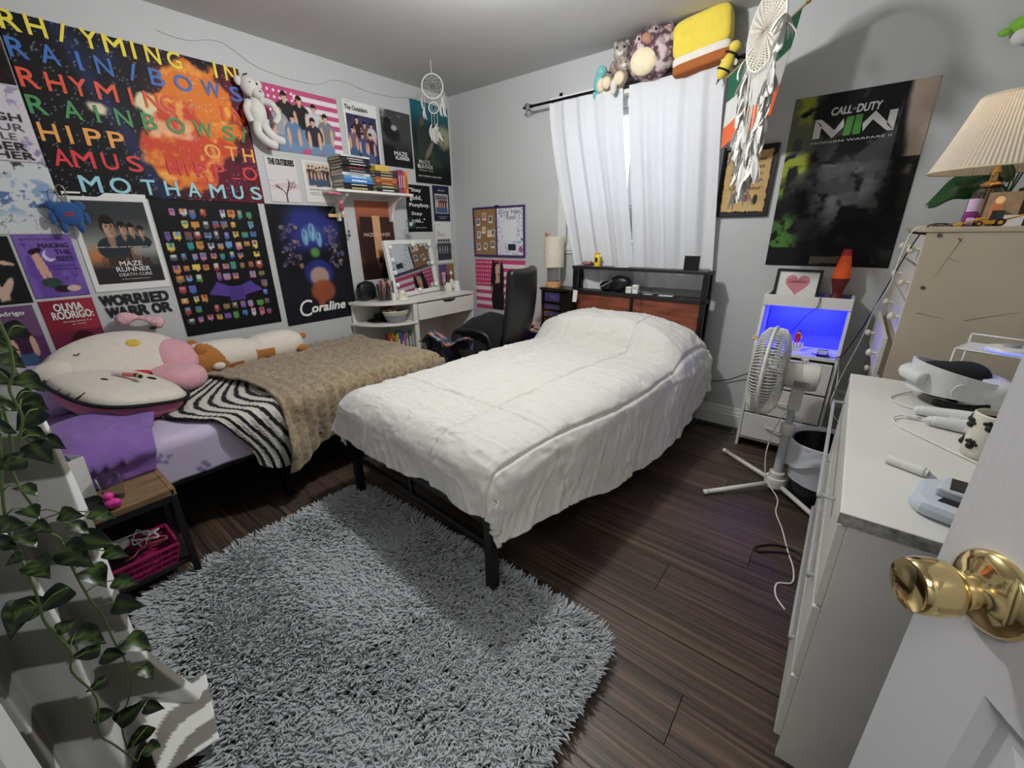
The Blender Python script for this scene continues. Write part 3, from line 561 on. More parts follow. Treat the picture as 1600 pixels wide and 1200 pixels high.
for i, (x, y, r_, q) in enumerate(((.14, .345, .02, (150, 50, 60)), (.065, .30, .06, (46, 50, 70)), (.215, .32, -.08, (40, 40, 46)), (.07, .19, -.16, (90, 94, 96)), (.195, .20, -.06, (214, 150, 110)), (.13, .23, -.14, (160, 130, 100)), (.24, .205, -.2, (70, 52, 44)), (.06, .085, .12, (52, 56, 60)), (.145, .09, -.3, (60, 62, 70)), (.235, .105, -.05, (40, 44, 48)))):
    nm = ('instant photo of dark red on top of the cork half', 'instant photo upper left on the cork half', 'instant photo upper right on the cork half with a black picture', 'tilted grey instant photo at mid left of the cork half', 'orange instant photo at the centre right of the cork half', 'tan instant photo in the middle of the cork half', 'narrow brown instant photo at the right border of the cork half', 'instant photo at the lower left of the cork half', 'strongly tilted instant photo at the bottom middle of the cork half', 'black-pictured instant photo at the lower right of the cork half')[i]
    ph = thing('instant_photo', nm, 'photo', group='instant photos on the cork board', mtx=BW(-2.858 + x, 1.108 + y) @ T(0, 0, .0105) @ RZ(r_))
    MB().box(-.022, .022, -.030, .030, 0, .0008).build('card', M('photo_card', (224, 222, 216), .4), ph); MB().box(-.017, .017, -.016, .024, .0008, .0012).build('picture', M('photo_%d' % i, q, .3, var=.5, scale=70, rgb2=tuple(min(255, v + 90) for v in q)), ph)
# --- striped flag poster with woman
a = Art(.60, .46, .005); a.fill((222, 212, 216))
for i in range(7): a.rect(0, 1, 1 - (2 * i + 1) / 13, 1 - 2 * i / 13, (190, 72, 112))
a.rect(0, .38, .46, 1, (186, 62, 106))
for i in range(8):
    for j in range(6): a.ell(.03 + .045 * i, .52 + .085 * j, .009, .014, (240, 226, 232))
a.ell(.45, .5, .13, .46, (28, 22, 24)); a.ell(.40, .34, .07, .3, (190, 146, 124)); a.ell(.46, .2, .13, .34, (34, 28, 34)); a.ell(.47, .80, .06, .12, (206, 162, 140)); a.ell(.49, .72, .02, .02, (170, 60, 66)); a.rect(.43, .5, .55, .70, (200, 156, 134)); a.ell(.38, .7, .04, .3, (26, 20, 22)); a.ell(.55, .66, .04, .3, (26, 20, 22))
poster(a, BW(-2.862, .62), 'pink striped flag poster with a long-haired woman, behind the desk chair')
# --- framed poem
t = thing('framed_poem', 'black-framed tan card with ragged dark edges behind the dreamcatcher feathers', 'picture', mtx=BW(-.752, 1.388) @ RZ(-.012))
b = MB(); rect(b, 0, .292, 0, .385, 0, .018, .016); b.build('frame', BLKP, t, bevel=.002)
a = Art(.262, .355, .003); n = a.noise(40, 65, 2); a.fill((196, 164, 108)); a.fill((170, 130, 76), .5 * sst(.4, .7, a.noise(10, 66))); e_ = np.minimum(np.minimum(a.X, a.W - a.X), np.minimum(a.Y, a.H - a.Y)); a.fill((40, 30, 24), e_ < .006 + .014 * n); a.ell(.75, .22, .05, .08, (40, 46, 50)); a.ell(.3, .22, .07, .06, (70, 40, 34)); a.ell(.55, .25, .05, .06, (130, 60, 50))
P = np.stack([a.X + .015, a.Y + .015, np.full_like(a.X, .008)], -1); o = npgrid(P, 'card', PRINTM, t, a.cols())
b = MB()
for i, s in enumerate(('May the road', 'rise to meet', 'every Gaelic', 'friend laugh', 'till the hour')): put_text(b, s, .06, .235, .30 - .038 * i, .322 - .038 * i, .0095)
b.build('lettering', INK, o)
# --- black game poster with pale title (plain smoky stand-in art)
a = Art(.575, .865, .005); n = a.noise(5, 70); n2 = a.noise(14, 71); a.fill((26, 26, 27)); a.fill((140, 152, 52), sst(.22, .14, a.u + (n - .5) * .12) * sst(.2, .5, a.v)); a.fill((70, 116, 50), sst(.2, .1, a.u + (n - .5) * .3) * sst(.55, .3, a.v) * (a.v > .12)); a.fill((24, 26, 24), (a.u < .26) * sst(.56, .64, n2))
a.fill((186, 168, 152), sst(.80, .86, a.u + (n - .5) * .10 - .12 * (1 - a.v)) * (a.v > .34)); a.fill((128, 130, 130), .9 * sst(.44, .62, n2) * sst(.36, .1, np.hypot((a.u - .52) / 1.2, (a.v - .52) / 1.2))); a.fill((86, 88, 88), .8 * sst(.46, .60, a.noise(9, 73)) * (a.v > .35) * (a.u < .8))
a.fill((16, 16, 17), .9 * sst(.45, .62, a.noise(6, 75)) * (a.v < .62)); a.fill((120, 104, 92), .8 * (a.u > .38) * (a.u < .62) * (np.abs(a.v - .03 - .02 * a.u) < .022)); a.fill((60, 62, 60), .5 * sst(.58, .66, a.noise(11, 78)) * (a.v < .3))
p = poster(a, BW(-.422, 1.105), 'big black smoky game poster with pale block title and green left edge', curl=.002)
lettering(p, [("CALL", .175, .260, .762, .797, 0, .025, .12), ("DUTY", .281, .378, .762, .797, 0, .025, .12), ("OF", .263, .277, .775, .785, 0, .0), ("MODERN WARFARE II", .112, .445, .634, .644, 0, .01)], [M('silver_print', (206, 206, 204), .5)])
b = MB(); sh = lambda pts: b.add([(x, y, .0042) for x, y in pts], [tuple(range(len(pts)))])
MQ = [[(.112, .660), (.143, .661), (.143, .722), (.112, .752)], [(.112, .752), (.138, .750), (.203, .692), (.199, .655), (.143, .712)], [(.199, .655), (.203, .692), (.234, .742), (.241, .704)]]
for fl in (0, 1):
    b = MB()
    for q in MQ: sh([(.558 - x, 1.412 - z) if fl else (x, z) for x, z in q])
    b.build('emblem_letter', M('silver_print', (206, 206, 204), .5), p)
for q in ([(.243, .660), (.274, .661), (.278, .748), (.247, .747)], [(.284, .661), (.315, .662), (.311, .751), (.282, .750)]):
    b = MB(); sh(q); b.build('emblem_bar', ink('lime', (78, 142, 58)), p)
# ================================================================== WHITE BED
BED = T(-1.81, .97, 0) @ RZ(rad(-3.8))
t = thing('bed_frame', 'black steel bed frame with a two-panel wooden bookcase headboard under the white comforter', 'bed', mtx=BED)
bx = lambda *q, **k: MB().box(*q, **k)
def leg(x, y, h): bx(x - .019, x + .019, y - .019, y + .019, 0, h).build('leg', BLACK, t, bevel=.003)
for x in (0.0, .98):
    leg(x, 0, .365); leg(x, 1.0, .31)
leg(.49, 1.0, .31)
bx(-.019, .999, -.014, .014, .325, .365).build('foot_rail', BLACK, t, bevel=.003)
bx(.0, .98, -.008, .012, .225, .245).build('lower_rail', BLACK, t, bevel=.002)
bx(.482, .498, -.008, .012, .245, .325).build('rail_strut', BLACK, t, bevel=.002)
for x in (0, .98): bx(x - .014, x + .014, .014, 1.95, .31, .36).build('side_rail', BLACK, t, bevel=.003)
for i in range(9): bx(.014, .966, .2 + .2 * i, .24 + .2 * i, .33, .352).build('slat', BLACK, t)
for x in (0.0, .98):
    for y in (1.955, 2.035): bx(x - .016, x + .016, y - .014, y + .014, 0, 1.05).build('post', BLACK, t, bevel=.002)
bx(-.022, 1.002, 1.938, 2.052, 1.045, 1.066).build('top_shelf', M('black_woodgrain', (30, 28, 28), .45, var=.15, stretch=(3, 60, 60)), t, bevel=.002)
bx(-.016, .996, 1.941, 2.049, .862, .890).build('middle_shelf', M('black_woodgrain', (30, 28, 28), .45), t, bevel=.002)
RWOOD = M('red_brown_board', (120, 62, 44), .45, var=.35, scale=3, stretch=(2, 8, 9), bump=.1, bscale=30, rgb2=(146, 82, 60))
bx(.016, .478, 1.952, 1.966, .42, .862).build('headboard_panel', RWOOD, t, bevel=.002); bx(.502, .964, 1.952, 1.966, .42, .862).build('headboard_panel', RWOOD, t, bevel=.002)
bx(.478, .502, 1.946, 1.970, .30, .862).build('center_post', BLACK, t, bevel=.002); bx(.0, .98, 1.945, 1.972, .39, .42).build('headboard_rail', BLACK, t, bevel=.002)
mt = MB().box(.02, .96, .02, 1.93, .365, .555).build('mattress', M('mattress_ticking', (214, 212, 206), .9), None, bevel=.03); mt.matrix_world = BED; tag(mt, 'mattress hidden under the white comforter', 'mattress')
# comforter
COMF = M('white_comforter_cloth', (212, 210, 204), .85, var=.02, bump=.25, bscale=420, sheen=.15)
nu, nv = 330, 470
smin, smax = -.27, 1.27; tmin, tmax = -.185, 1.945
S, Tt = np.meshgrid(np.linspace(smin, smax, nu), np.linspace(tmin, tmax, nv))
def wrap(q, lo, hi, r):
    # cloth coordinate -> (position, drop): flat between lo+.. and hi-.., rounded shoulder radius r, then hanging
    x = np.clip(q, lo + r, hi - r); d = np.zeros_like(q); L_ = r * PI / 2
    for sg, e in ((-1, lo + r), (1, hi - r)):
        o = sg * (q - e); o = np.maximum(o, 0); th = np.minimum(o / r, PI / 2)
        x = x + sg * r * np.sin(th); d = d + r * (1 - np.cos(th)) + np.maximum(o - L_, 0)
    return x, d
hem_r = .0 + .20 * sst(.1, .75, Tt) - .17 * sst(1.35, 1.9, Tt)       # right hem hangs lower toward the head
Sx = np.where(S > .98, .98 + (S - .98) * (1 + hem_r / .29 * .75), S)
x, ds = wrap(Sx, -.045, 1.045, .10); y, dt_ = wrap(Tt, -.035, 2.4, .10)
drop = (ds ** 3.2 + dt_ ** 3.2) ** (1 / 3.2)
both = np.minimum(ds, dt_); pull = .30 * both
x = x + (.20 - .12 * sst(1.2, 1.8, Tt)) * ds * np.where(S > .5, 1, -1) * (S > .5); y = y - .20 * dt_
x = x - pull * np.where(S > .5, 1, -1) * .5; y = y + pull * .5
z = .605 - drop - .04 * sst(.25, 0, drop) * 0
# gentle doming of the top and the pillow under it
z += .012 * np.sin(np.clip(S, 0, .98) / .98 * PI) * sst(.2, 0, drop)
pe = np.clip((S - .49) / .56, -1, 1); pf = sst(1.42, 1.56, Tt + .03 * np.sin(S * 7)) * sst(2.05, 1.80, Tt)
z += .165 * pf * (1 - np.abs(pe) ** 3.2) ** .6 * sst(.30, .0, drop) * (0.9 + .12 * np.cos((Tt - 1.72) * 5))
z -= .010 * np.exp(-((Tt - 1.425 + .02 * np.sin(S * 9)) / .018) ** 2) * sst(.12, .0, drop)
x = x + .03 * sst(.9, 1.1, S) * sst(1.2, 1.6, Tt); 
P = np.stack([x, y, z], -1); n = gnorm(P); 
if n[nv // 2, nu // 2, 2] < 0: n = -n
hh = np.zeros_like(S)
seams_s = [.26, .72, 1.03]; seams_t = [.30, .83, 1.36, 1.86]
for q in seams_s: hh += -.013 * np.exp(-((S - q - .008 * np.sin(Tt * 5 + q * 9)) / .0042) ** 2)
for q in seams_t: hh += -.013 * np.exp(-((Tt - q - .008 * np.sin(S * 6 + q * 7)) / .0042) ** 2)
def ridge(a, p=2): return (1 - np.abs(2 * a - 1)) ** p
w1 = ridge(vnoise(S * 9, Tt * 2.2, 101, 3)) - .5; w2 = ridge(vnoise(S * 3, Tt * 13, 102, 3)) - .5; w3 = vnoise(S * 30, Tt * 30, 103, 3) - .5
nearseam = sum(np.exp(-((S - q) / .05) ** 2) for q in seams_s) + sum(np.exp(-((Tt - q) / .05) ** 2) for q in seams_t)
hang = sst(.05, .2, drop)
hh += .008 * w2 * (1 - hang) + .006 * w3 * .7 + .012 * np.clip(nearseam, 0, 1) * (vnoise(S * 34, Tt * 10, 104, 2) - .5)
hh += .008 * np.clip(ridge(vnoise(S * 7 + Tt * 2, Tt * 16 - S * 3, 121, 3), 6) - .35, 0, 1) * sst(.05, .0, drop)
hh += hang * .006 * (ridge(vnoise(S * 16 + Tt * 16, drop * 5, 122, 3), 4) - .3)
hh += hang * (.026 * (vnoise((S + Tt) * 4.0, drop * 1.5 + S * .6, 105, 2) - .5) + .007 * (ridge(vnoise(S * 10, Tt * 10, 107, 3)) - .5))
hh += .012 * pf * (ridge(vnoise(S * 9 + Tt * 3, Tt * 9, 108, 3), 3) - .3) * sst(.75, 1.0, S)
hh += .02 * (vnoise(S * 2.2, Tt * 2.2, 109, 2) - .5)
# crumpled hem
hemd = np.minimum(np.minimum(S - smin, smax - S), Tt - tmin); hh += .024 * np.exp(-hemd / .035) * (vnoise((S + Tt) * 8, (S - Tt) * 8, 111, 2) - .25)
P = P + n * hh[..., None]
P[..., 2] += .05 * np.exp(-hemd / .05) * (vnoise((S - Tt) * 4.5, (S + Tt) * 1.0, 112, 2) - .5)
P[..., 2] = np.maximum(P[..., 2], .17)
o = npgrid(P, 'comforter', COMF, None, solid=.012); o.matrix_world = BED; tag(o, 'white quilted comforter spread over the bed with the wooden headboard, humped over a pillow', 'comforter')
def onbed(x, y, z, a=0): return BED @ T(x, y, z) @ RZ(a)
# things on the headboard
t = thing('yellow_canister', 'small yellow canister with a flip lid at the left of the headboard top shelf', 'container', mtx=onbed(.17, 1.985, 1.066))
YEL = M('yellow_plastic', (226, 196, 40), .35); MB().lathe([(0, 0), (.024, 0), (.024, .078), (.02, .084), (0, .084)], 20).build('body', YEL, t, smooth=True); MB().lathe([(0, .084), (.019, .084), (.019, .096), (0, .1)], 20).build('lid', M('amber_plastic', (206, 160, 30), .35), t, smooth=True)
MB().box(-.006, .014, -.0255, -.0235, .03, .062).build('label', INK, t); MB().box(.018, .032, -.006, .006, .066, .082).build('tab', WPLA, t, bevel=.002)
t = thing('scrunchie', 'crumpled pink and dark hair scrunchie left of the yellow canister', 'hair tie', mtx=onbed(.085, 1.985, 1.085))
pts = [(.024 * math.cos(q), .024 * math.sin(q), .004 * math.sin(5 * q)) for q in [2 * PI * i / 18 for i in range(18)]]
MB().tube(pts, lambda q: .012 + .004 * math.sin(q * 60), 8, closed=True).build('band', M('dusty_pink_cloth', (160, 112, 100), .9, var=.6, scale=60), t, smooth='all')
MB().tube([(.025, 0, 0), (.05, -.006, -.002), (.062, .01, -.006)], .010, 8, smooth=3).build('tail', M('dark_cloth', (52, 36, 40), .9), t, smooth='all')
def card(label, x, y, z, a, w_, h_, m, tilt=0):
    o = MB().box(-w_ / 2, w_ / 2, -h_ / 2, h_ / 2, 0, .0012).build('paper_card', m, None); o.matrix_world = onbed(x, y, z, a) @ RY(tilt); return tag(o, label, 'card')
PAPER = M('white_paper', (226, 226, 222), .7, var=.02)
card('white slip of paper on the headboard top shelf right of the yellow canister', .37, 1.99, 1.067, .3, .10, .05, PAPER); card('white card lying at the right end of the middle shelf', .72, 1.985, .891, .15, .095, .06, PAPER); card('small bluish card beside the white adapters', .59, 1.985, .891, -.1, .07, .045, M('pale_blue_card', (206, 212, 222), .5))
t = thing('picture_stand', 'small black square photo frame standing at the right end of the headboard top shelf', 'frame', mtx=onbed(.865, 1.99, 1.066, .0)); MB().box(-.046, .046, -.012, .012, 0, .09).build('frame', BLKP, t, bevel=.002); MB().box(-.038, .038, -.0135, -.012, .008, .082).build('face', M('dark_photo', (26, 26, 30), .2), t); MB().add([(-.02, .01, 0), (.02, .01, 0), (.02, .05, 0), (-.02, .05, 0), (-.02, .012, .06), (.02, .012, .06)], [(0, 1, 2, 3), (2, 3, 4, 5), (0, 3, 4), (1, 2, 5), (0, 1, 5, 4)]).build('stand', BLKP, t)
t = thing('black_handbag', 'slouchy black bag with shiny studs on the middle shelf of the headboard', 'bag', mtx=onbed(.33, 1.992, .89)); 
def slump(q): q.z = max(q.z, -.042); q.x += .012 * math.sin(q.z * 40); return q
MB().ell((.03, 0, .055), (.085, .045, .062), p=2.3, fn=slump).build('body', M('black_leather', (15, 15, 16), .35, bump=.3, bscale=120), t, smooth='all'); MB().ell((-.065, .0, .035), (.06, .04, .038), p=2.2, fn=lambda q: Vector((q.x, q.y, max(q.z, -.034)))).build('flap', M('black_leather', (15, 15, 16), .35), t, smooth='all')
b = MB()
for i in range(9): b.ell((-.10 + .011 * i, -.036 - .01 * math.sin(i * .4), .03 + .05 * (i / 8) ** 1.2), (.006, .006, .006), nu=8, nv=6)
b.build('studs', CHROME, t, smooth=True)
for i, (x, h_, lb) in enumerate(((.455, .046, 'squat white plug adapter beside the studded black bag'), (.505, .062, 'taller white plug adapter with a black cable on the headboard middle shelf'))):
    t = thing('plug_adapter', lb, 'adapter', mtx=onbed(x, 1.97, .89, .1)); MB().box(-.021, .021, -.02, .02, 0, h_).build('body', WPLA, t, bevel=.005); MB().box(-.010, -.006, -.021, -.0195, h_ * .5, h_ * .8).box(.004, .008, -.021, -.0195, h_ * .5, h_ * .8).build('slots', BLKP, t)
o = MB().tube([(.535, 1.97, .905), (.56, 1.955, .915), (.565, 1.935, .88), (.58, 1.93, .78), (.60, 1.93, .68), (.62, 1.93, .60)], .0022, 6, smooth=6).build('power_cable', BLKP, None, smooth='all'); o.matrix_world = BED; tag(o, 'thin black cable hanging from the white adapters down the wooden headboard', 'cable')
# ================================================================== GREY RUG
RX0, RX1, RY0, RY1 = -1.86, -.37, .04, 1.0
def rr(x, y, q=.10):
    cx, cy = (RX0 + RX1) / 2, (RY0 + RY1) / 2; dx = abs(x - cx) - ((RX1 - RX0) / 2 - q); dy = abs(y - cy) - ((RY1 - RY0) / 2 - q)
    return math.hypot(max(dx, 0), max(dy, 0)) + min(max(dx, dy), 0) - q
rugt = thing('shag_rug', 'grey shaggy rug with rounded corners on the dark floor before the white bed', 'rug', ((RX0 + RX1) / 2, (RY0 + RY1) / 2, 0))
poly = []
for cx, cy, a0 in ((RX1 - .1, RY1 - .1, 0), (RX0 + .1, RY1 - .1, 90), (RX0 + .1, RY0 + .1, 180), (RX1 - .1, RY0 + .1, 270)):
    for i in range(7): q = rad(a0 + 15 * i); poly.append((cx + .1 * math.cos(q) - (RX0 + RX1) / 2, cy + .1 * math.sin(q) - (RY0 + RY1) / 2))
RUGM = M('grey_shag_yarn', (180, 184, 187), .95, var=.10, scale=60, sheen=.25)
MB().prism(poly, 0, .012).build('backing', M('rug_backing', (62, 64, 66), .95), rugt)
NS = 36000; px = nr.uniform(RX0, RX1, NS); py = nr.uniform(RY0, RY1, NS)
cx, cy = (RX0 + RX1) / 2, (RY0 + RY1) / 2
dx = np.abs(px - cx) - ((RX1 - RX0) / 2 - .10); dy = np.abs(py - cy) - ((RY1 - RY0) / 2 - .10)
sd = np.hypot(np.maximum(dx, 0), np.maximum(dy, 0)) + np.minimum(np.maximum(dx, dy), 0) - .10
k = sd < -.002; px, py, sd, dx, dy = px[k], py[k], sd[k], dx[k], dy[k]; NS = len(px)
fa = 5.5 * vnoise(px * 3.5 + 9, py * 3.5 + 4, 201, 3) + .8 * nr.randn(NS) + 2.6
edge = sst(-.06, 0, sd); oa = np.arctan2(np.sign(py - cy) * np.maximum(dy + .1, 0), np.sign(px - cx) * np.maximum(dx + .1, 0) + 1e-6)
dirx = np.cos(fa) * (1 - edge) + np.cos(oa) * edge; diry = np.sin(fa) * (1 - edge) + np.sin(oa) * edge
ln = nr.uniform(.042, .064, NS); lean = nr.uniform(.55, 1.05, NS); segs = 4; wd = nr.uniform(.0032, .0052, NS)
verts = np.zeros((NS, segs + 1, 3, 3), np.float32); cxp, cyp, czp = px - cx, py - cy, np.full(NS, .010)
curl = nr.randn(NS) * .35
for s_ in range(segs + 1):
    f_ = s_ / segs; r_ = wd * (1.0 if s_ < segs else .35)
    dd = math.atan2(1, 1); ax = -diry; ay = dirx
    for j, q in enumerate((0, 2 * PI / 3, 4 * PI / 3)):
        verts[:, s_, j, 0] = cxp + ax * r_ * math.cos(q); verts[:, s_, j, 1] = cyp + ay * r_ * math.cos(q); verts[:, s_, j, 2] = czp + r_ * math.sin(q)
    el = np.maximum(1.25 - f_ * 1.25 * lean * 1.15, .02); a2 = np.arctan2(diry, dirx) + curl * f_ * 1.5
    cxp = cxp + np.cos(a2) * np.cos(el) * ln / segs; cyp = cyp + np.sin(a2) * np.cos(el) * ln / segs; czp = czp + np.sin(el) * ln / segs
base_ = (np.arange(NS) * (segs + 1) * 3)[:, None, None, None]
sI = (np.arange(segs) * 3)[None, :, None, None]; J = np.array([[0, 1], [1, 2], [2, 0]])[None, None]
q0 = base_ + sI + J; quads = np.concatenate([q0, q0[..., ::-1] + 3], -1).reshape(-1, 4)
me = bpy.data.meshes.new('pile'); nvx = NS * (segs + 1) * 3; me.vertices.add(nvx); me.vertices.foreach_set('co', verts.reshape(-1))
me.loops.add(len(quads) * 4); me.loops.foreach_set('vertex_index', quads.reshape(-1).astype(np.int32)); me.polygons.add(len(quads)); me.polygons.foreach_set('loop_start', np.arange(0, len(quads) * 4, 4, dtype=np.int32)); me.update(calc_edges=True)
me.materials.append(RUGM); o = link('pile', me, rugt, 'all'); o['kind'] = 'stuff'
# ================================================================== LEFT BED
t = thing('bed_frame', 'low black metal bed frame against the poster wall under the lavender sheet', 'bed', (-2.60, .74, 0))
for x in (-.46, .46):
    for y in (-1.03, .0, 1.03): bx(x - .02, x + .02, y - .02, y + .02, 0, .33).build('leg', BLACK, t, bevel=.003)
    bx(x - .016, x + .016, -1.05, 1.05, .29, .335).build('side_rail', BLACK, t, bevel=.003)
for y in (-1.035, 1.035): bx(-.444, .444, y - .016, y + .016, .29, .335).build('end_rail', BLACK, t, bevel=.003)
for i in range(9): bx(-.444, .444, -1.0 + .24 * i, -.95 + .24 * i, .30, .325).build('slat', BLACK, t)
LTOP = .515
a_s, a_t = np.meshgrid(np.linspace(.0, 1.13, 120), np.linspace(0, 2.10, 200))
x, d = wrap(np.where(a_s > 0, a_s, 0), -.5, .955, .05); y = a_t - .30
z = LTOP - d + .006 * (vnoise(a_s * 5, a_t * 5, 301, 3) - .5) + .006 * (ridge(vnoise(a_s * 3, a_t * 9, 302, 3)) - .5)
x = x + (d > .02) * (.008 * (vnoise(a_s * 4, a_t * 8, 303, 2) - .5))
P = np.stack([-3.06 + x, y, z], -1)
cl = np.ones(P.shape) * np.array(lin((200, 189, 214)))
for i in range(60):   # printed butterflies: two wings each side of a short body
    u, v = nr.uniform(.02, 1.12), nr.uniform(.05, 2.3); an = nr.uniform(0, PI)
    for s_ in (-1, 1):
        for k_ in (.012, -.010):
            cu, cv = u + math.cos(an) * .014 * s_ - math.sin(an) * k_, v + math.sin(an) * .014 * s_ + math.cos(an) * k_
            m_ = np.hypot(a_s - cu, a_t - cv); cl[(m_ < .011)] = lin((132, 118, 168)) if i % 3 else lin((112, 128, 170))
o = npgrid(P, 'mattress', M('butterfly_sheet', vcol=True, rough=.85, bump=.2, bscale=300), None, cl, solid=.16, off=-1)
tag(o, 'mattress in a lavender sheet printed with little butterflies, along the left wall', 'mattress')
def drape(name, label, cat, mat, y0f, y1f, x0, hemf, top, nu=110, nv=150, hfn=None, cols=None, solid=.01, foot=None, edge_r=.05):
    """cloth lying on the left bed and hanging over its open side; y0f/y1f(u) = near/far edges, hemf(v) = hang length"""
    u, v = np.meshgrid(np.linspace(0, 1, nu), np.linspace(0, 1, nv))
    hem = hemf(v); L_ = (.96 - x0) + hem; s_ = x0 + u * L_; y = y0f(u) + (y1f(u) - y0f(u)) * v
    x, d = wrap(s_, -.6, .985, edge_r); z = top - d
    if foot is not None:
        yy, d2 = wrap(y, -3, foot, .05); z = z - np.where(d > .02, np.maximum(d2 - d, 0) * .3, d2); y = yy
    P = np.stack([-3.07 + x, y, z], -1); n = gnorm(P)
    if n[nv // 2, nu // 4, 2] < 0: n = -n
    P = P + n * hfn(s_, y, d, u, v)[..., None]
    P[..., 2] = np.maximum(P[..., 2], .03)
    o = npgrid(P, name, mat, None, None if cols is None else cols(s_, y, u, v), solid=solid); return tag(o, label, cat)
# striped knit
def scol(s_, y, u, v):
    q = (v * 13.0 + .25 * np.sin(s_ * 9) + .10 * (vnoise(s_ * 60, y * 60, 310, 2) - .5)) % 1.0
    c = np.where((q < .42)[..., None], np.array(lin((26, 26, 30))), np.array(lin((202, 198, 190)))); return c
def shf(s_, y, d, u, v): 
    knit = .0035 * np.abs(np.sin(v * 13 * 2 * PI)) + .003 * np.sin(s_ * 260) * np.sin(v * 190)
    return .010 + knit + .022 * (vnoise(s_ * 4, y * 6, 311, 3) - .4) + .03 * sst(.05, .2, d) * (vnoise(v * 5, s_ * 2, 312, 2) - .3)
drape('knit_blanket', 'black and white striped knitted blanket showing from beneath the tan fur throw', 'blanket', M('striped_knit', vcol=True, rough=.95, bump=.5, bscale=260), lambda u: .78 - .42 * sst(0, .55, u) + .25 * sst(.5, 1, u), lambda u: 1.15 + .0 * u, .08, lambda v: .26 + .06 * np.sin(v * 7), LTOP + .008, hfn=shf, cols=scol, nu=190, nv=130)
# faux-fur throw
FUR = M('tan_faux_fur', (142, 122, 94), .95, var=.35, scale=45, bump=.9, bscale=150, sheen=.35, rgb2=(170, 152, 122))
def fhf(s_, y, d, u, v):
    rib = .014 * ridge((y * 15.0 + .35 * np.sin(s_ * 5) + .5 * vnoise(s_ * 3, y * 3, 321, 2)) % 1.0, .7)
    return .028 + rib + .055 * (vnoise(s_ * 3.2, y * 2.6, 322, 3) - .45) + .018 * (vnoise(s_ * 14, y * 12, 324, 3) - .5) + sst(.05, .22, d) * (.10 * (ridge(vnoise(y * 4.2, s_ * .6, 323, 2)) - .35))
drape('fur_throw', 'tan ribbed faux-fur throw spread over the far half of the left bed', 'throw', FUR, lambda u: .60 + .12 * np.sin(u * 3) + .10 * u, lambda u: 2.00 + 0 * u, .02, lambda v: .29 - .05 * np.sin(v * 3.2) + .06 * np.exp(-(v / .12) ** 2), LTOP + .016, nu=200, nv=230, hfn=fhf, foot=1.83, solid=.014)
# purple blanket over the head end
def phf(s_, y, d, u, v): return .03 + .05 * (vnoise(s_ * 4.5, y * 4.5, 331, 3) - .4) + .02 * (ridge(vnoise(s_ * 7, y * 5, 332, 3)) - .4) + .05 * np.exp(-((y - .1) / .14) ** 2) * sst(.3, .7, u) * (d < .04)
PURP = M('purple_cotton', (126, 92, 164), .85, var=.05, bump=.25, bscale=320, sheen=.15)
drape('purple_blanket', 'plain purple cotton blanket folded over the head end of the left bed', 'blanket', PURP, lambda u: -.28 + 0 * u, lambda u: .24 + .10 * np.sin(u * 3.4) + .03 * u, .08, lambda v: .13 + .03 * np.sin(v * 5), LTOP + .012, nu=110, nv=80, hfn=phf)
def phf2(s_, y, d, u, v): return .05 + .10 * (vnoise(s_ * 4, y * 4, 335, 3) - .3)
P_ = MB().ell((0, 0, 0), (.26, .17, .07), nu=36, nv=18, p=2.6).build('pillow', M('lavender_pillowcase', (176, 156, 200), .85, bump=.2, bscale=300), None, smooth='all'); P_.matrix_world = T(-2.88, -.02, .64) @ RZ(1.2) @ RX(.5); tag(P_, 'pale lavender pillow against the wall behind the purple blanket', 'pillow')
# cushions
def cushion(mb, W, H, D, bulge=.5, outline=None, nu=40, rings=9, c=(0, 0, 0)):
    """pillow from an outline function r(theta)->scale; flat edge seam, domed faces"""
    vs = []; fs = []
    for sg in (1, -1):
        o = len(vs)
        for i in range(rings + 1):
            q = i / rings
            for j in range(nu):
                th = 2 * PI * j / nu; r_ = outline(th) if outline else 1
                vs.append((c[0] + W * q * math.cos(th) * r_, c[1] + H * q * math.sin(th) * r_, c[2] + sg * D * (1 - q ** 2.6) ** bulge))
        fs += [(o + i * nu + j, o + i * nu + (j + 1) % nu, o + (i + 1) * nu + (j + 1) % nu, o + (i + 1) * nu + j) for i in range(rings) for j in range(nu)]
    return mb.add(vs, fs)
CREAM = M('cream_plush', (216, 208, 196), .95, var=.04, bump=.35, bscale=200, sheen=.3); PINKP = M('pink_plush', (214, 160, 170), .95, bump=.35, bscale=200, sheen=.3); BLKPL = M('black_plush', (22, 20, 22), .95); REDP = M('red_felt', (190, 46, 40), .9); ROSE = M('rose_plush', (188, 104, 138), .95, bump=.3, bscale=200, sheen=.3)
sqo = lambda th: 1 / (abs(math.cos(th)) ** 3.2 + abs(math.sin(th)) ** 3.2) ** (1 / 3.2)
t = thing('plush_cushion', 'flat cream cushion with black piping and rose underside lying in front on the left bed', 'cushion', mtx=T(-2.62, .285, .645) @ RZ(rad(14)) @ RX(rad(-12)) @ RY(rad(6)))
cushion(MB(), .295, .20, .055, .55, sqo, 48).build('top', CREAM, t, smooth='all'); 
b = MB(); pts = [(.298 * math.cos(q) * sqo(q), .203 * math.sin(q) * sqo(q), -.004) for q in [2 * PI * i / 60 for i in range(60)]]; b.tube(pts, .0085, 8, closed=True); b.build('piping', BLKPL, t, smooth='all')
cushion(MB(), .28, .19, .075, .45, sqo, 48, c=(0, 0, -.045)).build('underside', ROSE, t, smooth='all')
for x, y, a_ in ((.06, .10, .3), (.02, -.06, .2)):
    MB().ell((x, y, .050), (.026, .013, .006), Matrix.Rotation(a_, 3, 'Z'), 14, 8).build('patch', BLKPL, t, smooth='all')
for x in (-.03, .05, .12): MB().tube([(x, -.196, .0), (x + .004, -.165, .027)], .006, 6).build('stitch', BLKPL, t, smooth='all')
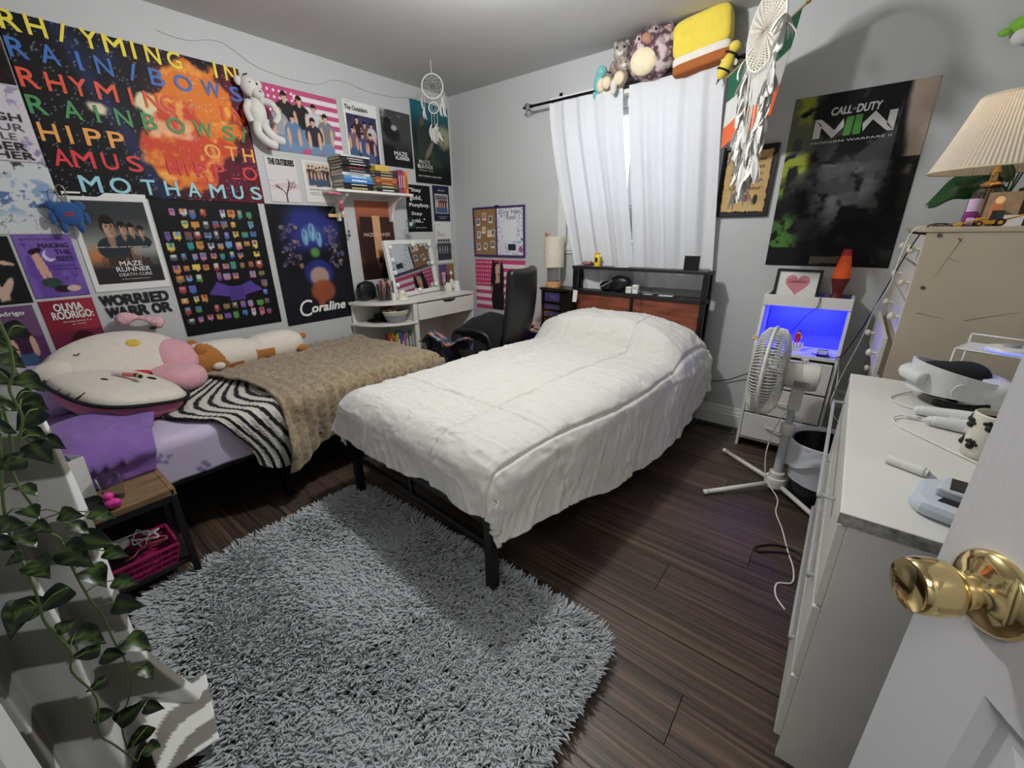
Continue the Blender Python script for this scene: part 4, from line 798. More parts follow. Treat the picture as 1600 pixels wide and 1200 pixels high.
MB().ell((-.17, .13, .036), (.10, .05, .012), Matrix.Rotation(.5, 3, 'Z'), 18, 8).build('felt_patch', REDP, t, smooth='all'); MB().ell((-.17, .13, .034), (.112, .062, .009), Matrix.Rotation(.5, 3, 'Z'), 18, 8).build('felt_edge', BLKPL, t, smooth='all')
t = thing('plush_cushion', 'big cream and pink plush cushion leaning on the wall behind the black-piped one', 'cushion', mtx=T(-2.90, .36, .70) @ RZ(rad(8)) @ RY(rad(48)) @ RZ(rad(90)))
cushion(MB(), .30, .185, .09, .5, None, 48).build('body', CREAM, t, smooth='all'); MB().ell((.21, -.05, .03), (.11, .12, .07), nu=24, nv=14).build('pink_side', PINKP, t, smooth='all'); MB().ell((.06, .05, .085), (.032, .024, .012)).build('yellow_spot', M('yellow_felt', (214, 176, 70), .9), t, smooth='all'); MB().ell((-.24, .0, .02), (.09, .07, .06)).build('lobe', CREAM, t, smooth='all')
MB().tube([(-.17, .05, .082), (-.16, .04, .085), (-.15, .05, .083)], .0025, 5, smooth=3).build('stitch', BLKPL, t); MB().ell((.19, .14, .06), (.018, .011, .006)).build('dark_spot', BLKPL, t, smooth='all')
o = MB().ell((0, 0, 0), (.15, .12, .075), nu=28, nv=16, p=2.4).build('plush_cushion', PINKP, None, smooth='all'); o.matrix_world = T(-2.76, .53, .60) @ RZ(.5); tag(o, 'plain dusty-pink cushion with its seam crease between the big cushion and the dog bolster', 'cushion')
o = MB().tube([(-.09, 0, .0), (-.03, .01, .025), (.04, 0, .02), (.10, .01, .0)], lambda q: .022 + .012 * math.sin(q * 9), 10, smooth=5).build('plush_ear', M('pink_floral_plush', (214, 168, 176), .95, var=.25, scale=50), None, smooth='all'); o.matrix_world = T(-3.03, .50, .875) @ RZ(PI / 2) @ RY(.25); tag(o, 'floppy pink speckled plush ear lying over the top of the big cushion', 'plush')
# dog bolster
DOGB = M('ginger_plush', (168, 108, 52), .95, bump=.35, bscale=220, sheen=.3); DOGW = M('ivory_plush', (218, 210, 196), .95, bump=.35, bscale=220, sheen=.3)
t = thing('dog_bolster', 'long ginger and ivory plush dog bolster lying along the wall behind the fur throw', 'plush', mtx=T(-2.93, .96, .625) @ RZ(PI / 2))
px_k = np.array([-.36, -.352, -.33, -.28, -.20, -.08, -.01, .02, .06, .16, .26, .32, .345, .35]); pr_k = np.array([0, .055, .090, .110, .116, .110, .096, .090, .100, .110, .104, .077, .036, 0])
xs_ = np.concatenate([-.36 + .02 * np.linspace(0, 1, 14) ** 2, np.linspace(-.335, .33, 90), .35 - .02 * np.linspace(1, 0, 14) ** 2]); Rr = np.interp(xs_, px_k, pr_k); k_ = np.ones(5) / 5; Rr[3:-3] = np.convolve(Rr, k_, 'same')[3:-3]
Q, Xb = np.meshgrid(np.linspace(0, 2 * PI, 73)[:-1], xs_); Rb = np.repeat(Rr[:, None], 72, 1)
Yb, Zb = Rb * np.cos(Q) * .95, Rb * np.sin(Q) * .90 - .006 * (np.abs(Xb - .02) < .03)
nz = .02 * (vnoise(Xb * 14, Q * 3, 341, 2) - .5)
# ginger on the head sides, a low flank patch and the rump top; ivory elsewhere
gm = ((Xb + nz < -.19 + .05 * np.cos(Q * 1 + 2.4)) & ~((np.abs(Yb + .012) < .022 + .10 * np.clip(-.24 - Xb, 0, .1)) & (Zb > .02))) | ((Zb < -.035 + .25 * (-.12 - Xb) * 0 + nz) & (Xb < -.06)) | ((Xb > .02) & (Xb < .13 + nz) & (Zb < .015 + nz)) | ((Yb > .05 + nz) & (Xb > .0))
bc = np.where(gm[..., None], np.array(lin((172, 112, 54))), np.array(lin((220, 212, 198))))
npgrid(np.stack([Xb, Yb, Zb], -1), 'body', M('two_tone_plush', vcol=True, rough=.95, bump=.35, bscale=220, sheen=.3), t, bc, closed_u=True)
for s_ in (-1, 1): MB().ell((-.26, s_ * .075, .075), (.035, .02, .04), None, 12, 8).build('ear', DOGB, t, smooth='all')
for s_ in (-1, 1): MB().ell((-.318, s_ * .038 - .02, .048), (.009, .009, .009), None, 10, 8).build('eye', BLKPL, t, smooth='all')
MB().ell((-.352, -.03, .01), (.022, .034, .026), None, 14, 10).build('muzzle', DOGW, t, smooth='all'); MB().ell((-.372, -.035, .022), (.009, .012, .008), None, 10, 8).build('nose', M('pink_nose', (196, 130, 130), .8), t, smooth='all')
for x_, m_ in ((-.20, DOGW), (.30, DOGB)): MB().ell((x_, -.10, -.03), (.035, .022, .025), None, 12, 8).build('paw', m_, t, smooth='all')
MB().ell((.36, 0, .03), (.025, .025, .022), None, 12, 8).build('tail', DOGB, t, smooth='all')
# lip gloss tubes
t = thing('lip_gloss', 'pink lip gloss tube with a pale cap lying on the cream cushion', 'cosmetic', mtx=T(-2.60, .315, .708) @ RZ(rad(28)) @ RX(rad(-8)))
MB().cyl((-.055, 0, 0), (0, 0, 0), .010, n=14).build('cap', M('pale_pink', (230, 200, 214), .3), t, smooth=True); MB().cyl((0, 0, 0), (.06, 0, 0), .010, n=14).build('tube', M('coral_gloss', (222, 120, 124), .15), t, smooth=True); MB().cyl((-.065, 0, 0), (-.055, 0, 0), .006, n=12).build('tip', M('pale_pink', (230, 200, 214), .3), t, smooth=True)
t = thing('lip_gloss', 'stubby black and yellow tube at the end of the pink lip gloss', 'cosmetic', mtx=T(-2.525, .352, .706) @ RZ(rad(10)) @ RX(rad(-8)))
MB().cyl((-.018, 0, 0), (.0, 0, 0), .011, n=14).build('cap', BLKP, t, smooth=True); MB().cyl((0, 0, 0), (.022, 0, 0), .010, n=14).build('tube', M('mustard', (206, 168, 50), .3), t, smooth=True); MB().cyl((.022, 0, 0), (.036, 0, 0), .009, .004, n=14).build('nozzle', BLKP, t, smooth=True)
# ================================================================== NIGHTSTAND (left)
t = thing('nightstand', 'black metal-framed nightstand with a brown wood top at the head of the left bed', 'nightstand', (-1.985, .03, 0))
NSW = M('brown_wood_top', (122, 96, 66), .5, var=.3, scale=4, stretch=(14, 2, 10), rgb2=(146, 118, 84))
bx(-.15, .15, -.22, .215, .40, .424).build('top', NSW, t, bevel=.002); bx(-.15, .15, .205, .222, .395, .426).build('edge_band', NSW, t, bevel=.002)
for x in (-.14, .14):
    for y in (-.21, .21): bx(x - .011, x + .011, y - .011, y + .011, 0, .40).build('leg', BLACK, t, bevel=.002)
for y in (-.21, .21): bx(-.129, .129, y - .009, y + .009, .375, .40).build('rail', BLACK, t)
for x in (-.14, .14): bx(x - .009, x + .009, -.2, .2, .375, .40).build('rail', BLACK, t)
bx(-.14, .14, -.21, .21, .09, .108).build('lower_shelf', M('black_board', (26, 25, 26), .5), t, bevel=.002)
# basket with cables
MAG = M('magenta_plastic', (150, 30, 88), .4)
t = thing('cable_basket', 'magenta perforated plastic basket full of cables on the nightstand lower shelf', 'basket', (-1.935, .08, .108))
b = MB(); W0, D0, W1, D1, Hh = .075, .11, .09, .13, .085; rows_, tk = 3, .003
def wallpt(side, f, z):
    w_ = W0 + (W1 - W0) * z / Hh; d_ = D0 + (D1 - D0) * z / Hh
    return {0: (w_, -d_ + 2 * d_ * f), 1: (-w_ + 2 * w_ * f, d_), 2: (-w_, -d_ + 2 * d_ * f), 3: (-w_ + 2 * w_ * f, -d_)}[side]
for sd_ in range(4):
    nn_ = 9 if sd_ % 2 == 0 else 6
    for i in range(nn_ + 1):
        p0 = wallpt(sd_, i / nn_, 0); p1 = wallpt(sd_, i / nn_, Hh); b.tube([(p0[0], p0[1], 0), (p1[0], p1[1], Hh)], .005, 5)
    for z_ in (.004, .03, .056, .083):
        p0 = wallpt(sd_, 0, z_); p1 = wallpt(sd_, 1, z_); b.tube([(p0[0], p0[1], z_), (p1[0], p1[1], z_)], .0065, 5)
b.box(-W0, W0, -D0, D0, 0, .004); b.build('basket', MAG, t)
def tangle(name, label, col, n_, seed, c, r_, rad_):
    g = random.Random(seed); pts = [(c[0] + g.uniform(-r_[0], r_[0]), c[1] + g.uniform(-r_[1], r_[1]), c[2] + g.uniform(0, r_[2])) for _ in range(n_)]
    o = MB().tube(pts, rad_, 6, smooth=8).build(name, col, None, smooth='all'); return tag(o, label, 'cable')
tangle('charging_cable', 'tangled white charging cable on top of the magenta basket', WPLA, 12, 3, (-1.93, .10, .19), (.05, .08, .07), .0028)
tangle('charging_cable', 'tangled black cable in the magenta basket', BLKP, 16, 4, (-1.935, .06, .15), (.06, .09, .06), .0026)
tangle('charging_cable', 'pink cable looping over the rim of the magenta basket', M('pink_cable', (176, 76, 96), .4), 9, 8, (-1.915, .13, .17), (.05, .08, .06), .0024)
tangle('charging_cable', 'grey cable hanging off the near end of the magenta basket', M('grey_cable', (120, 112, 116), .4), 12, 9, (-1.94, -.02, .16), (.06, .08, .08), .0018)
t = thing('white_plug', 'white charger plug lying on the tangled cables in the basket', 'plug', (-1.93, .07, .225), .6); MB().box(-.015, .015, -.015, .015, 0, .03).build('body', WPLA, t, bevel=.004); MB().box(-.005, -.003, .015, .028, .01, .018).box(.003, .005, .015, .028, .01, .018).build('prongs', CHROME, t)
# scissors
t = thing('scissors', 'open metal scissors with dark handles lying on the brown nightstand top', 'scissors', (-2.07, .13, .426), rad(85))
for s_ in (-1, 1):
    MB().add([(0, -.004, .001 + .001 * s_), (.085, s_ * .010 - .001, .001 + .001 * s_), (.085, s_ * .010 + .001, .002 + .001 * s_), (0, .004, .002 + .001 * s_), (0, .004, .0 + .001 * s_)], [(0, 1, 2, 3), (0, 4, 3)]).build('blade', CHROME, t, solid=.001)
    pts = [(-.045 + .022 * math.cos(q), -s_ * .020 + .013 * math.sin(q), .003) for q in [2 * PI * i / 14 for i in range(14)]]; MB().tube(pts, .0032, 6, closed=True).tube([(-.024, -s_ * .014, .003), (0, 0, .003)], .003, 6).build('handle', BLKP, t, smooth='all')
t = thing('teal_pen', 'teal pen lying across the black pouch on the nightstand', 'pen', (-1.905, .01, .436), rad(150)); MB().cyl((-.055, 0, 0), (.045, 0, 0), .005, n=10).build('barrel', M('teal_plastic', (40, 150, 132), .35), t, smooth=True); MB().cyl((.045, 0, 0), (.06, 0, 0), .005, .001, n=10).build('tip', M('teal_plastic', (40, 150, 132), .35), t, smooth=True); MB().box(-.05, -.015, -.001, .001, .005, .008).build('clip', CHROME, t)
t = thing('rubber_duck', 'hot-pink rubber duck standing at the front edge of the nightstand', 'toy', (-1.862, .085, .424), rad(200)); HP = M('hot_pink_rubber', (222, 62, 158), .35); MB().ell((0, 0, .017), (.030, .021, .017), fn=lambda q: Vector((q.x, q.y, q.z + (.009 if q.x < -.02 else 0)))).build('body', HP, t, smooth='all'); MB().ell((.015, 0, .042), (.016, .015, .015)).build('head', HP, t, smooth='all'); MB().ell((.032, 0, .040), (.008, .008, .003)).build('beak', M('orange_plastic', (226, 120, 50), .35), t, smooth='all')
o = MB().lathe([(0, .002), (.028, .002), (.034, .10), (.031, .10), (.026, .006), (0, .006)], 24).build('drinking_glass', GLASS, None, smooth=True); o.location = (-1.93, .10, .424); tag(o, 'clear drinking glass behind the pink duck on the nightstand', 'glass')
t = thing('black_pouch', 'flat black zip pouch on the near half of the nightstand top', 'pouch', (-1.925, -.02, .424), rad(8)); cushion(MB(), .11, .09, .014, .5, sqo, 32, c=(0, 0, .014)).build('body', BLKF, t, smooth='all'); MB().tube([(-.1, .08, .018), (.1, .08, .018)], .002, 5).build('zip', CHROME, t)
t = thing('paper_bag', 'white paper bag with an open top standing at the back of the nightstand', 'bag', (-2.01, .01, .424), rad(20)); b = MB()
for (x0, y0, x1, y1) in ((-.05, -.035, .05, -.035), (.05, -.035, .05, .035), (.05, .035, -.05, .035), (-.05, .035, -.05, -.035)): b.add([(x0, y0, 0), (x1, y1, 0), (x1 * 1.12, y1 * 1.1, .165 + .012 * (x1 > 0)), (x0 * 1.12, y0 * 1.1, .165 + .012 * (x0 > 0))], [(0, 1, 2, 3)])
b.add([(-.05, -.035, 0), (.05, -.035, 0), (.05, .035, 0), (-.05, .035, 0)], [(0, 1, 2, 3)]); b.build('bag', PAPER, t, solid=.001); MB().box(-.03, .03, -.02, .02, .002, .15).build('contents', BLKP, t, bevel=.004); 
t = thing('glass_jar', 'clear glass jar with a flared rim among the leaves at the back of the nightstand', 'jar', (-2.06, -.07, .424)); MB().lathe([(0, 0), (.045, 0), (.052, .02), (.052, .14), (.04, .17), (.055, .185), (.05, .186), (.037, .17), (.048, .138), (.048, .02), (0, .008)], 28).build('jar', GLASS, t, smooth=True)
# ================================================================== CURTAIN WITH BANDS
def band_cloth(zz, ss):
    q = ((1.93 - zz) / .112 + .02 * np.sin(ss * 20)) % 2.0
    return np.where((q < 1.0)[..., None], np.array(lin((236, 236, 232))), np.array(lin((134, 132, 122))))
zig = [(-1.37, -.30), (-1.26, -.205), (-1.345, -.195), (-1.265, -.105), (-1.36, -.095), (-1.285, .0), (-1.33, .012)]
pp = []
for i in range(len(zig) - 1):
    for j in range(16): f_ = j / 16; pp.append((zig[i][0] + (zig[i + 1][0] - zig[i][0]) * f_, zig[i][1] + (zig[i + 1][1] - zig[i][1]) * f_))
pp.append(zig[-1]); pp = np.array(pp); k_ = np.ones(7) / 7; px_ = np.convolve(np.pad(pp[:, 0], 3, 'edge'), k_, 'valid'); py_ = np.convolve(np.pad(pp[:, 1], 3, 'edge'), k_, 'valid')
zz = np.linspace(.005, 1.93, 260); Zg, Xg = np.meshgrid(zz, px_, indexing='ij'); _, Yg = np.meshgrid(zz, py_, indexing='ij'); sg_ = np.tile(np.linspace(0, 1, len(px_)), (260, 1))
fl = sst(.30, .0, Zg); Xg = Xg + fl * (.10 * sg_ + .03) + .006 * np.sin(Zg * 9 + sg_ * 6); Yg = Yg + fl * .085 * sst(.4, 1, sg_) + .006 * np.sin(Zg * 7 + sg_ * 9)
o = npgrid(np.stack([Xg, Yg, Zg], -1), 'banded_curtain', M('banded_cloth', vcol=True, rough=.9, bump=.2, bscale=400), None, band_cloth(Zg, sg_), solid=.002); tag(o, 'folded curtain in wide white and taupe bands behind the trailing leaves', 'curtain')
t = thing('curtain_rod', 'short white rod holding the banded curtain', 'rod', (-1.31, 0, 1.95)); MB().cyl((0, -.45, 0), (0, .05, 0), .011, n=14).build('rod', WPLA, t, smooth=True); MB().ell((0, .06, 0), (.02, .02, .02)).build('finial', WPLA, t, smooth=True); MB().cyl((0, -.45, 0), (0, -.44, 0), .03, n=16).build('bracket', WPLA, t, smooth=True)
fu, fv = np.meshgrid(np.linspace(0, 1, 40), np.linspace(0, 1, 26))
Fx = -1.30 + .235 * fu + .02 * fv; Fy = -.075 + .16 * fv * (1 - .25 * fu) + .02; Fz = .06 + .05 * np.sin(fu * 4 + 1) * (1 - fv) * .5 + .03 * (1 - fu) * np.cos(fv * 3) - .02 * fu
qq = (fu * 2.3 + fv * 1.1 + .25 * np.sin(fv * 4)) % 1.0; cc = np.where((qq < .5)[..., None], np.array(lin((236, 236, 232))), np.array(lin((130, 128, 118))))
o = npgrid(np.stack([Fx, Fy, np.maximum(Fz, .05) + .035], -1), 'curtain_hem', M('banded_cloth', vcol=True), None, cc, solid=.002); tag(o, 'loose end of white and taupe cloth lying on the corner of the grey rug', 'cloth')
# ================================================================== TRAILING POTHOS
pot = thing('trailing_pothos', 'trailing pothos with variegated dark green leaves spilling down in front of the banded curtain', 'plant', (-1.10, -.10, 1.55))
POFF = Vector((1.10, .10, -1.55))
STEM = M('vine_stem', (96, 116, 66), .6)
vines = ([(-1.1, -.06, 1.60), (-1.13, -.006, 1.42), (-1.13, -.029, 1.076), (-1.129, -.055, .962), (-1.127, -.081, .856), (-1.126, -.092, .777), (-1.126, -.093, .717), (-1.126, -.095, .663), (-1.126, -.098, .633), (-1.125, -.102, .586), (-1.126, -.091, .497), (-1.125, -.102, .449), (-1.126, -.089, .352), (-1.125, -.109, .26), (-1.126, -.097, .198), (-1.127, -.079, .108)],
 [(-1.12, -.08, 1.62), (-1.15, -.02, 1.40), (-1.17, -.033, 1.019), (-1.169, -.056, .895), (-1.169, -.052, .821), (-1.169, -.048, .756), (-1.169, -.038, .726), (-1.169, -.04, .651), (-1.169, -.037, .568), (-1.17, -.03, .514), (-1.17, -.031, .436), (-1.17, -.028, .345), (-1.169, -.038, .283), (-1.168, -.076, .206), (-1.167, -.086, .123)],
 [(-1.07, -.06, 1.62), (-1.07, .0, 1.45), (-1.08, .006, 1.183), (-1.08, .006, 1.145), (-1.08, -.002, 1.102), (-1.08, -.015, 1.071), (-1.08, -.014, 1.023), (-1.08, -.03, .98)])
for v_ in vines: MB().tube([V3(p) + POFF for p in v_], lambda q: .0028 - .001 * q, 6, smooth=5).build('stem', STEM, pot, smooth='all')
def leaf_mesh(seed):
    g = random.Random(seed); n_ = 9; b = MB(); cols = []
    for i in range(n_ + 1):
        f_ = i / n_; wv = .40 * (math.sin(PI * min(1, f_ * 1.0) ** .62)) * (1 - f_ * .35) + (.0 if 0 < f_ < 1 else 0); back = -.13 * math.sin(PI * min(1, f_ * 2.2)) if f_ < .45 else 0
        for j, s_ in enumerate((-1, -.5, 0, .5, 1)):
            b.v.append((f_ - .03 + (back * abs(s_) if f_ < .25 else 0), s_ * wv, .16 * abs(s_) * wv * 1.4 - .22 * f_ * f_ + .02 * math.sin(f_ * 9 + s_ * 2))); q = g.random(); dk = (16, 28, 18); c = dk
            if j == 2: c = (66, 88, 38) if f_ < .8 else (40, 58, 30)
            elif abs(s_) == .5 and q < .25: c = (76, 96, 42)
            elif q < .4: c = (24, 42, 24)
            cols.append(lin(c))
    for i in range(n_):
        for j in range(4): b.f.append((i * 5 + j, i * 5 + j + 1, i * 5 + 6 + j, i * 5 + 5 + j))
    me = bpy.data.meshes.new('leaf'); me.from_pydata(b.v, [], b.f); me.update(); at = me.color_attributes.new('Col', 'FLOAT_COLOR', 'POINT')
    for i, c in enumerate(cols): at.data[i].color = (*c, 1)
    me.materials.append(M('pothos_leaf', vcol=True, rough=.33)); me.polygons.foreach_set('use_smooth', [True] * len(me.polygons)); return me
LMS = [leaf_mesh(i) for i in range(4)]
leaves = [(-1.12, .009, 1.161, .06), (-1.12, .026, 1.175, .056), (-1.12, .002, 1.117, .064), (-1.12, -.014, 1.086, .048), (-1.12, .005, 1.093, .044), (-1.12, .013, 1.072, .06), (-1.12, .007, 1.033, .06), (-1.12, .024, .972, .056), (-1.12, .009, .951, .048), (-1.12, -.025, 1.041, .056), (-1.119, -.038, .971, .068), (-1.12, -.012, 1.006, .068), (-1.12, -.011, .939, .068), (-1.119, -.039, .952, .072), (-1.119, -.055, .94, .06), (-1.119, -.044, .88, .044), (-1.119, -.053, .836, .048), (-1.117, -.079, .824, .048), (-1.118, -.072, .786, .052), (-1.119, -.05, .798, .04), (-1.116, -.095, .792, .048), (-1.116, -.098, .758, .032), (-1.117, -.075, .721, .068), (-1.12, -.026, .711, .08), (-1.12, .008, .727, .072), (-1.12, -.012, .65, .068), (-1.153, -.131, .619, .08), (-1.156, -.1, .623, .072), (-1.157, -.085, .618, .068), (-1.157, -.078, .549, .04), (-1.159, -.058, .492, .072), (-1.157, -.077, .462, .052), (-1.159, -.038, .414, .052), (-1.16, .004, .409, .072), (-1.16, -.003, .319, .048), (-1.157, -.083, .368, .04), (-1.159, -.051, .24, .068), (-1.158, -.065, .153, .068), (-1.159, -.046, .087, .052), (-1.157, -.088, .278, .044), (-1.16, -.016, .207, .048), (-1.12, -.009, .802, .044), (-1.12, .031, .778, .048), (-1.12, -.005, .768, .044), (-1.16, .014, .52, .068), (-1.12, 0, 1.14, .052), (-1.12, .026, 1.146, .052), (-1.119, -.04, 1.003, .052), (-1.12, -.008, .978, .052), (-1.12, .027, .681, .048), (-1.16, .024, .58, .052), (-1.12, -.005, 1.047, .044)]
vp = [V3(p) for v_ in vines for p in crom([V3(q) for q in v_], 4)]
for i, (x, y, z, s_) in enumerate(leaves):
    if z > .90 and i % 3 == 1: continue
    if z > .90: s_ *= .85
    c = V3((x + .015, y, z)); q = min(vp, key=lambda p: (p - c).length + .3 * max(0, c.z - p.z)); d = (c - q); hd = Vector((rnd.uniform(-.1, .25), rnd.choice((-1, 1)) * rnd.uniform(.5, 1), rnd.uniform(-.75, .2)))
    if d.length > .03: hd = Vector((d.x * .3 + .05, d.y, d.z - .25 * d.length)).normalized() + Vector((rnd.uniform(-.1, .2), rnd.uniform(-.2, .2), rnd.uniform(-.3, .05)))
    hd.normalize(); nrm = Vector((1, .1, .55)) + Vector((rnd.uniform(-.3, .3), rnd.uniform(-.4, .4), rnd.uniform(-.3, .3))); sd_ = nrm.cross(hd).normalized(); nrm = hd.cross(sd_)
    o = bpy.data.objects.new('leaf', LMS[i % 4]); C.objects.link(o); o.parent = pot; S_ = s_ * .92; st = c - hd * S_ * .5 + POFF
    m_ = Matrix((hd * S_, sd_ * S_, nrm * S_)).transposed().to_4x4(); m_.translation = st; o.matrix_local = m_
    if (st - POFF - q).length > .015: MB().tube([q + POFF, (q + POFF + st) / 2 + Vector((.008, 0, .012)), st], .0013, 5, smooth=4).build('petiole', STEM, pot, smooth='all')
MB().lathe([(0, 0), (.07, 0), (.09, .11), (.085, .11), (.066, .01), (0, .01)], 28).build('pot', WPLA, pot, smooth=True); MB().lathe([(0, .09), (.083, .095)], 24).build('soil', M('potting_soil', (44, 34, 28), .95), pot)
b = MB()
for i in range(3): q = 2 * PI * i / 3; b.tube([(.09 * math.cos(q), .09 * math.sin(q), .11), (0, 0, .55), (0, 0, .90)], .0015, 5)
b.build('hanger', M('jute_cord', (170, 150, 120), .9), pot)
# ================================================================== DESK CORNER
dk = thing('desk', 'white vanity desk with one wide drawer and rounded end shelves in the corner', 'desk', (XL, 0, 0))
D0, D1, D2, DF = 1.80, 2.17, 2.83, .41          # Y of rounded end, junction, right end; depth
b = MB(); b.box(.012, DF, D1 - .01, D2, .79, .812); poly = [(.012, D1 - .01), (DF, D1 - .01)] + [(.012 + (DF - .012) * math.cos(rad(a_)), D1 - .01 - (D1 - D0) * math.sin(rad(a_))) for a_ in range(8, 91, 8)]
def half(z0, z1): return MB().prism(poly, z0, z1)
b.build('desktop', WLAM, dk, bevel=.004); half(.79, .812).build('end_top', WLAM, dk, bevel=.003); half(.625, .642).build('end_shelf', WLAM, dk, bevel=.003); half(.36, .377).build('end_shelf', WLAM, dk, bevel=.003)
MB().box(.012, DF - .01, D1 - .012, D1 + .006, 0, .79).build('end_panel', WLAM, dk, bevel=.002); MB().box(.012, DF - .01, D2 - .02, D2, 0, .79).build('end_panel', WLAM, dk, bevel=.002); MB().box(.0, .012, D0 + .02, D2, .3, .80).build('back_panel', WLAM, dk); MB().box(.012, .03, D0 + .012, D0 + .03, 0, .79).build('corner_post', WLAM, dk); MB().box(DF - .03, DF - .01, D1 - .032, D1 - .012, 0, .79).build('corner_post', WLAM, dk, bevel=.003)
t2 = MB().box(DF - .016, DF, D1 + .01, D2 - .004, .645, .778).build('drawer', WLAM, dk, bevel=.003)
MB().prism([(.075 * math.cos(rad(a_)), -.022 * math.sin(rad(a_))) for a_ in range(0, 181, 12)], 0, .002, Matrix(((0, 0, 1, DF - .0005), (1, 0, 0, 2.52), (0, 1, 0, .778), (0, 0, 0, 1)))).build('drawer_cutout', BLKP, t2)
# mirror with bulbs
mr = thing('vanity_mirror', 'white-framed vanity mirror with round bulbs leaning on the desk', 'mirror', mtx=T(-2.915, 2.105, .816) @ RZ(rad(9)) @ Matrix(((0, -.14, .99, 0), (1, 0, 0, 0), (0, .99, .14, 0), (0, 0, 0, 1))))
MW, MH = .575, .455; b = MB(); rect(b, 0, MW, 0, MH, 0, .022, .035); b.build('frame', WPLA, mr, bevel=.003); MB().box(.035, MW - .035, .035, MH - .035, .004, .010).build('glass', M('mirror_silver', (215, 220, 220), .02, 1.0, var=0), mr); MB().box(.0, MW, .0, MH, -.006, .0).build('backing', WPLA, mr)
BULB = M('frosted_bulb', (232, 232, 228), .25, var=0)
for x, y in [(.045, .40), (.045, .30), (.045, .20), (.045, .10), (MW - .045, .41), (MW - .045, .25), (MW - .045, .06), (.32, .415), (.30, .035)]:
    MB().ell((x, y, .030), (.019, .019, .019), None, 14, 10).build('bulb', BULB, mr, smooth='all')
DZ = .812
def dpt(x, y, z=DZ): return (x, y, z)
t = thing('makeup_organizer', 'clear round organizer crammed with brushes and compacts at the rounded end of the desk', 'organizer', (-2.93, 2.02, DZ))
MB().lathe([(0, .001), (.06, .001), (.066, .11), (.063, .11), (.058, .004), (0, .004)], 28).build('cup', GLASS, t, smooth=True)
PALM = [M('makeup_%d' % i, c, .4) for i, c in enumerate(((190, 150, 120), (130, 70, 80), (60, 44, 44), (200, 170, 150), (150, 110, 90), (90, 40, 60)))]
for i in range(12): q = rnd.uniform(0, 6.28); r_ = rnd.uniform(.01, .045); x, y = r_ * math.cos(q), r_ * math.sin(q); MB().cyl((x, y, .006), (x * 1.3, y * 1.3, rnd.uniform(.10, .16)), rnd.uniform(.005, .011), n=10).build('brush', PALM[i % 6], t, smooth=True)
t = thing('round_case', 'black rounded case standing behind the clear organizer on the desk end', 'case', (-3.04, 1.94, DZ), rad(10)); MB().ell((0, 0, .075), (.04, .085, .075), p=3).build('body', BLKP, t, smooth='all'); MB().tube([(.035 * math.sin(a_) * 0 + .0, .088 * math.cos(a_), .075 + .078 * math.sin(a_)) for a_ in [rad(q) for q in range(0, 361, 20)]][:-1], .003, 6, closed=True).build('zip', M('grey_zip', (90, 90, 92), .4, .5), t, smooth='all')
t = thing('ghost_figurine', 'small cream smiling ghost figurine at the front of the desk', 'figurine', (-2.80, 2.11, DZ)); IV = M('ivory_ceramic', (222, 216, 196), .3); MB().lathe([(0, 0), (.038, .0), (.040, .012), (.033, .035), (.032, .05), (.022, .070), (.008, .080), (0, .081)], 24).build('body', IV, t, smooth=True); MB().lathe([(.040, 0), (.050, .002), (.044, .012), (.036, .02)], 24).build('skirt', IV, t, smooth=True)
for s_ in (-1, 1): MB().ell((.029, s_ * .014 - .006, .055), (.003, .003, .004), None, 8, 6).build('eye', INK, t)
MB().tube([(.031, -.016, .046), (.034, -.006, .040), (.031, .006, .046)], .0014, 5, smooth=4).build('smile', INK, t)
t = thing('blue_brush', 'navy-handled brush standing between the organizer and the ghost figurine', 'brush', (-2.86, 2.07, DZ), 0); MB().lathe([(0, 0), (.02, 0), (.024, .06), (.021, .06), (.017, .004), (0, .004)], 16).build('holder', WPLA, t, smooth=True); MB().cyl((0, 0, .006), (-.012, .004, .15), .006, n=10).build('handle', M('navy_plastic', (50, 54, 110), .35), t, smooth=True); MB().ell((-.014, .005, .165), (.009, .009, .02), None, 10, 8).build('bristles', WPLA, t, smooth='all')
t = thing('bow_mug', 'cream low mug shaped like a soft wedge beside the mirror', 'mug', (-2.93, 2.74, DZ)); MB().lathe([(0, 0), (.032, 0), (.036, .02), (.028, .06), (.020, .072), (.017, .072), (.024, .058), (.03, .02), (0, .006)], 24).build('body', IV, t, smooth=True); MB().tube([(0, -.033, .05), (0, -.05, .04), (0, -.036, .015)], .004, 6, smooth=5).build('handle', IV, t, smooth='all')
t = thing('white_mug', 'white tapered mug with a handle and a dark base label, furthest right on the desk', 'mug', (-2.885, 2.80, DZ), rad(-70)); MB().lathe([(0, 0), (.036, 0), (.036, .012), (.026, .085), (.023, .085), (.032, .012), (0, .006)], 24).build('body', WPLA, t, smooth=True); MB().tube([(.028, 0, .075), (.058, 0, .07), (.060, 0, .035), (.034, 0, .02)], .0055, 8, smooth=5).build('handle', WPLA, t, smooth='all'); MB().box(-.012, .012, -.0375, -.034, .006, .014).build('label', INK, t)
t = thing('spray_bottle', 'white capped bottle with an orange neck behind the white mug', 'bottle', (-2.95, 2.80, DZ)); MB().lathe([(0, 0), (.016, 0), (.016, .09), (.008, .10), (0, .10)], 16).build('body', WPLA, t, smooth=True); MB().cyl((0, 0, .10), (0, 0, .135), .009, n=12).build('neck', M('orange_neck', (190, 110, 70), .4), t, smooth=True); MB().ell((0, 0, .150), (.016, .016, .012), None, 12, 8).build('cap', WPLA, t, smooth='all'); MB().cyl((0, 0, .16), (0, 0, .175), .006, n=10).build('nozzle', WPLA, t, smooth=True)
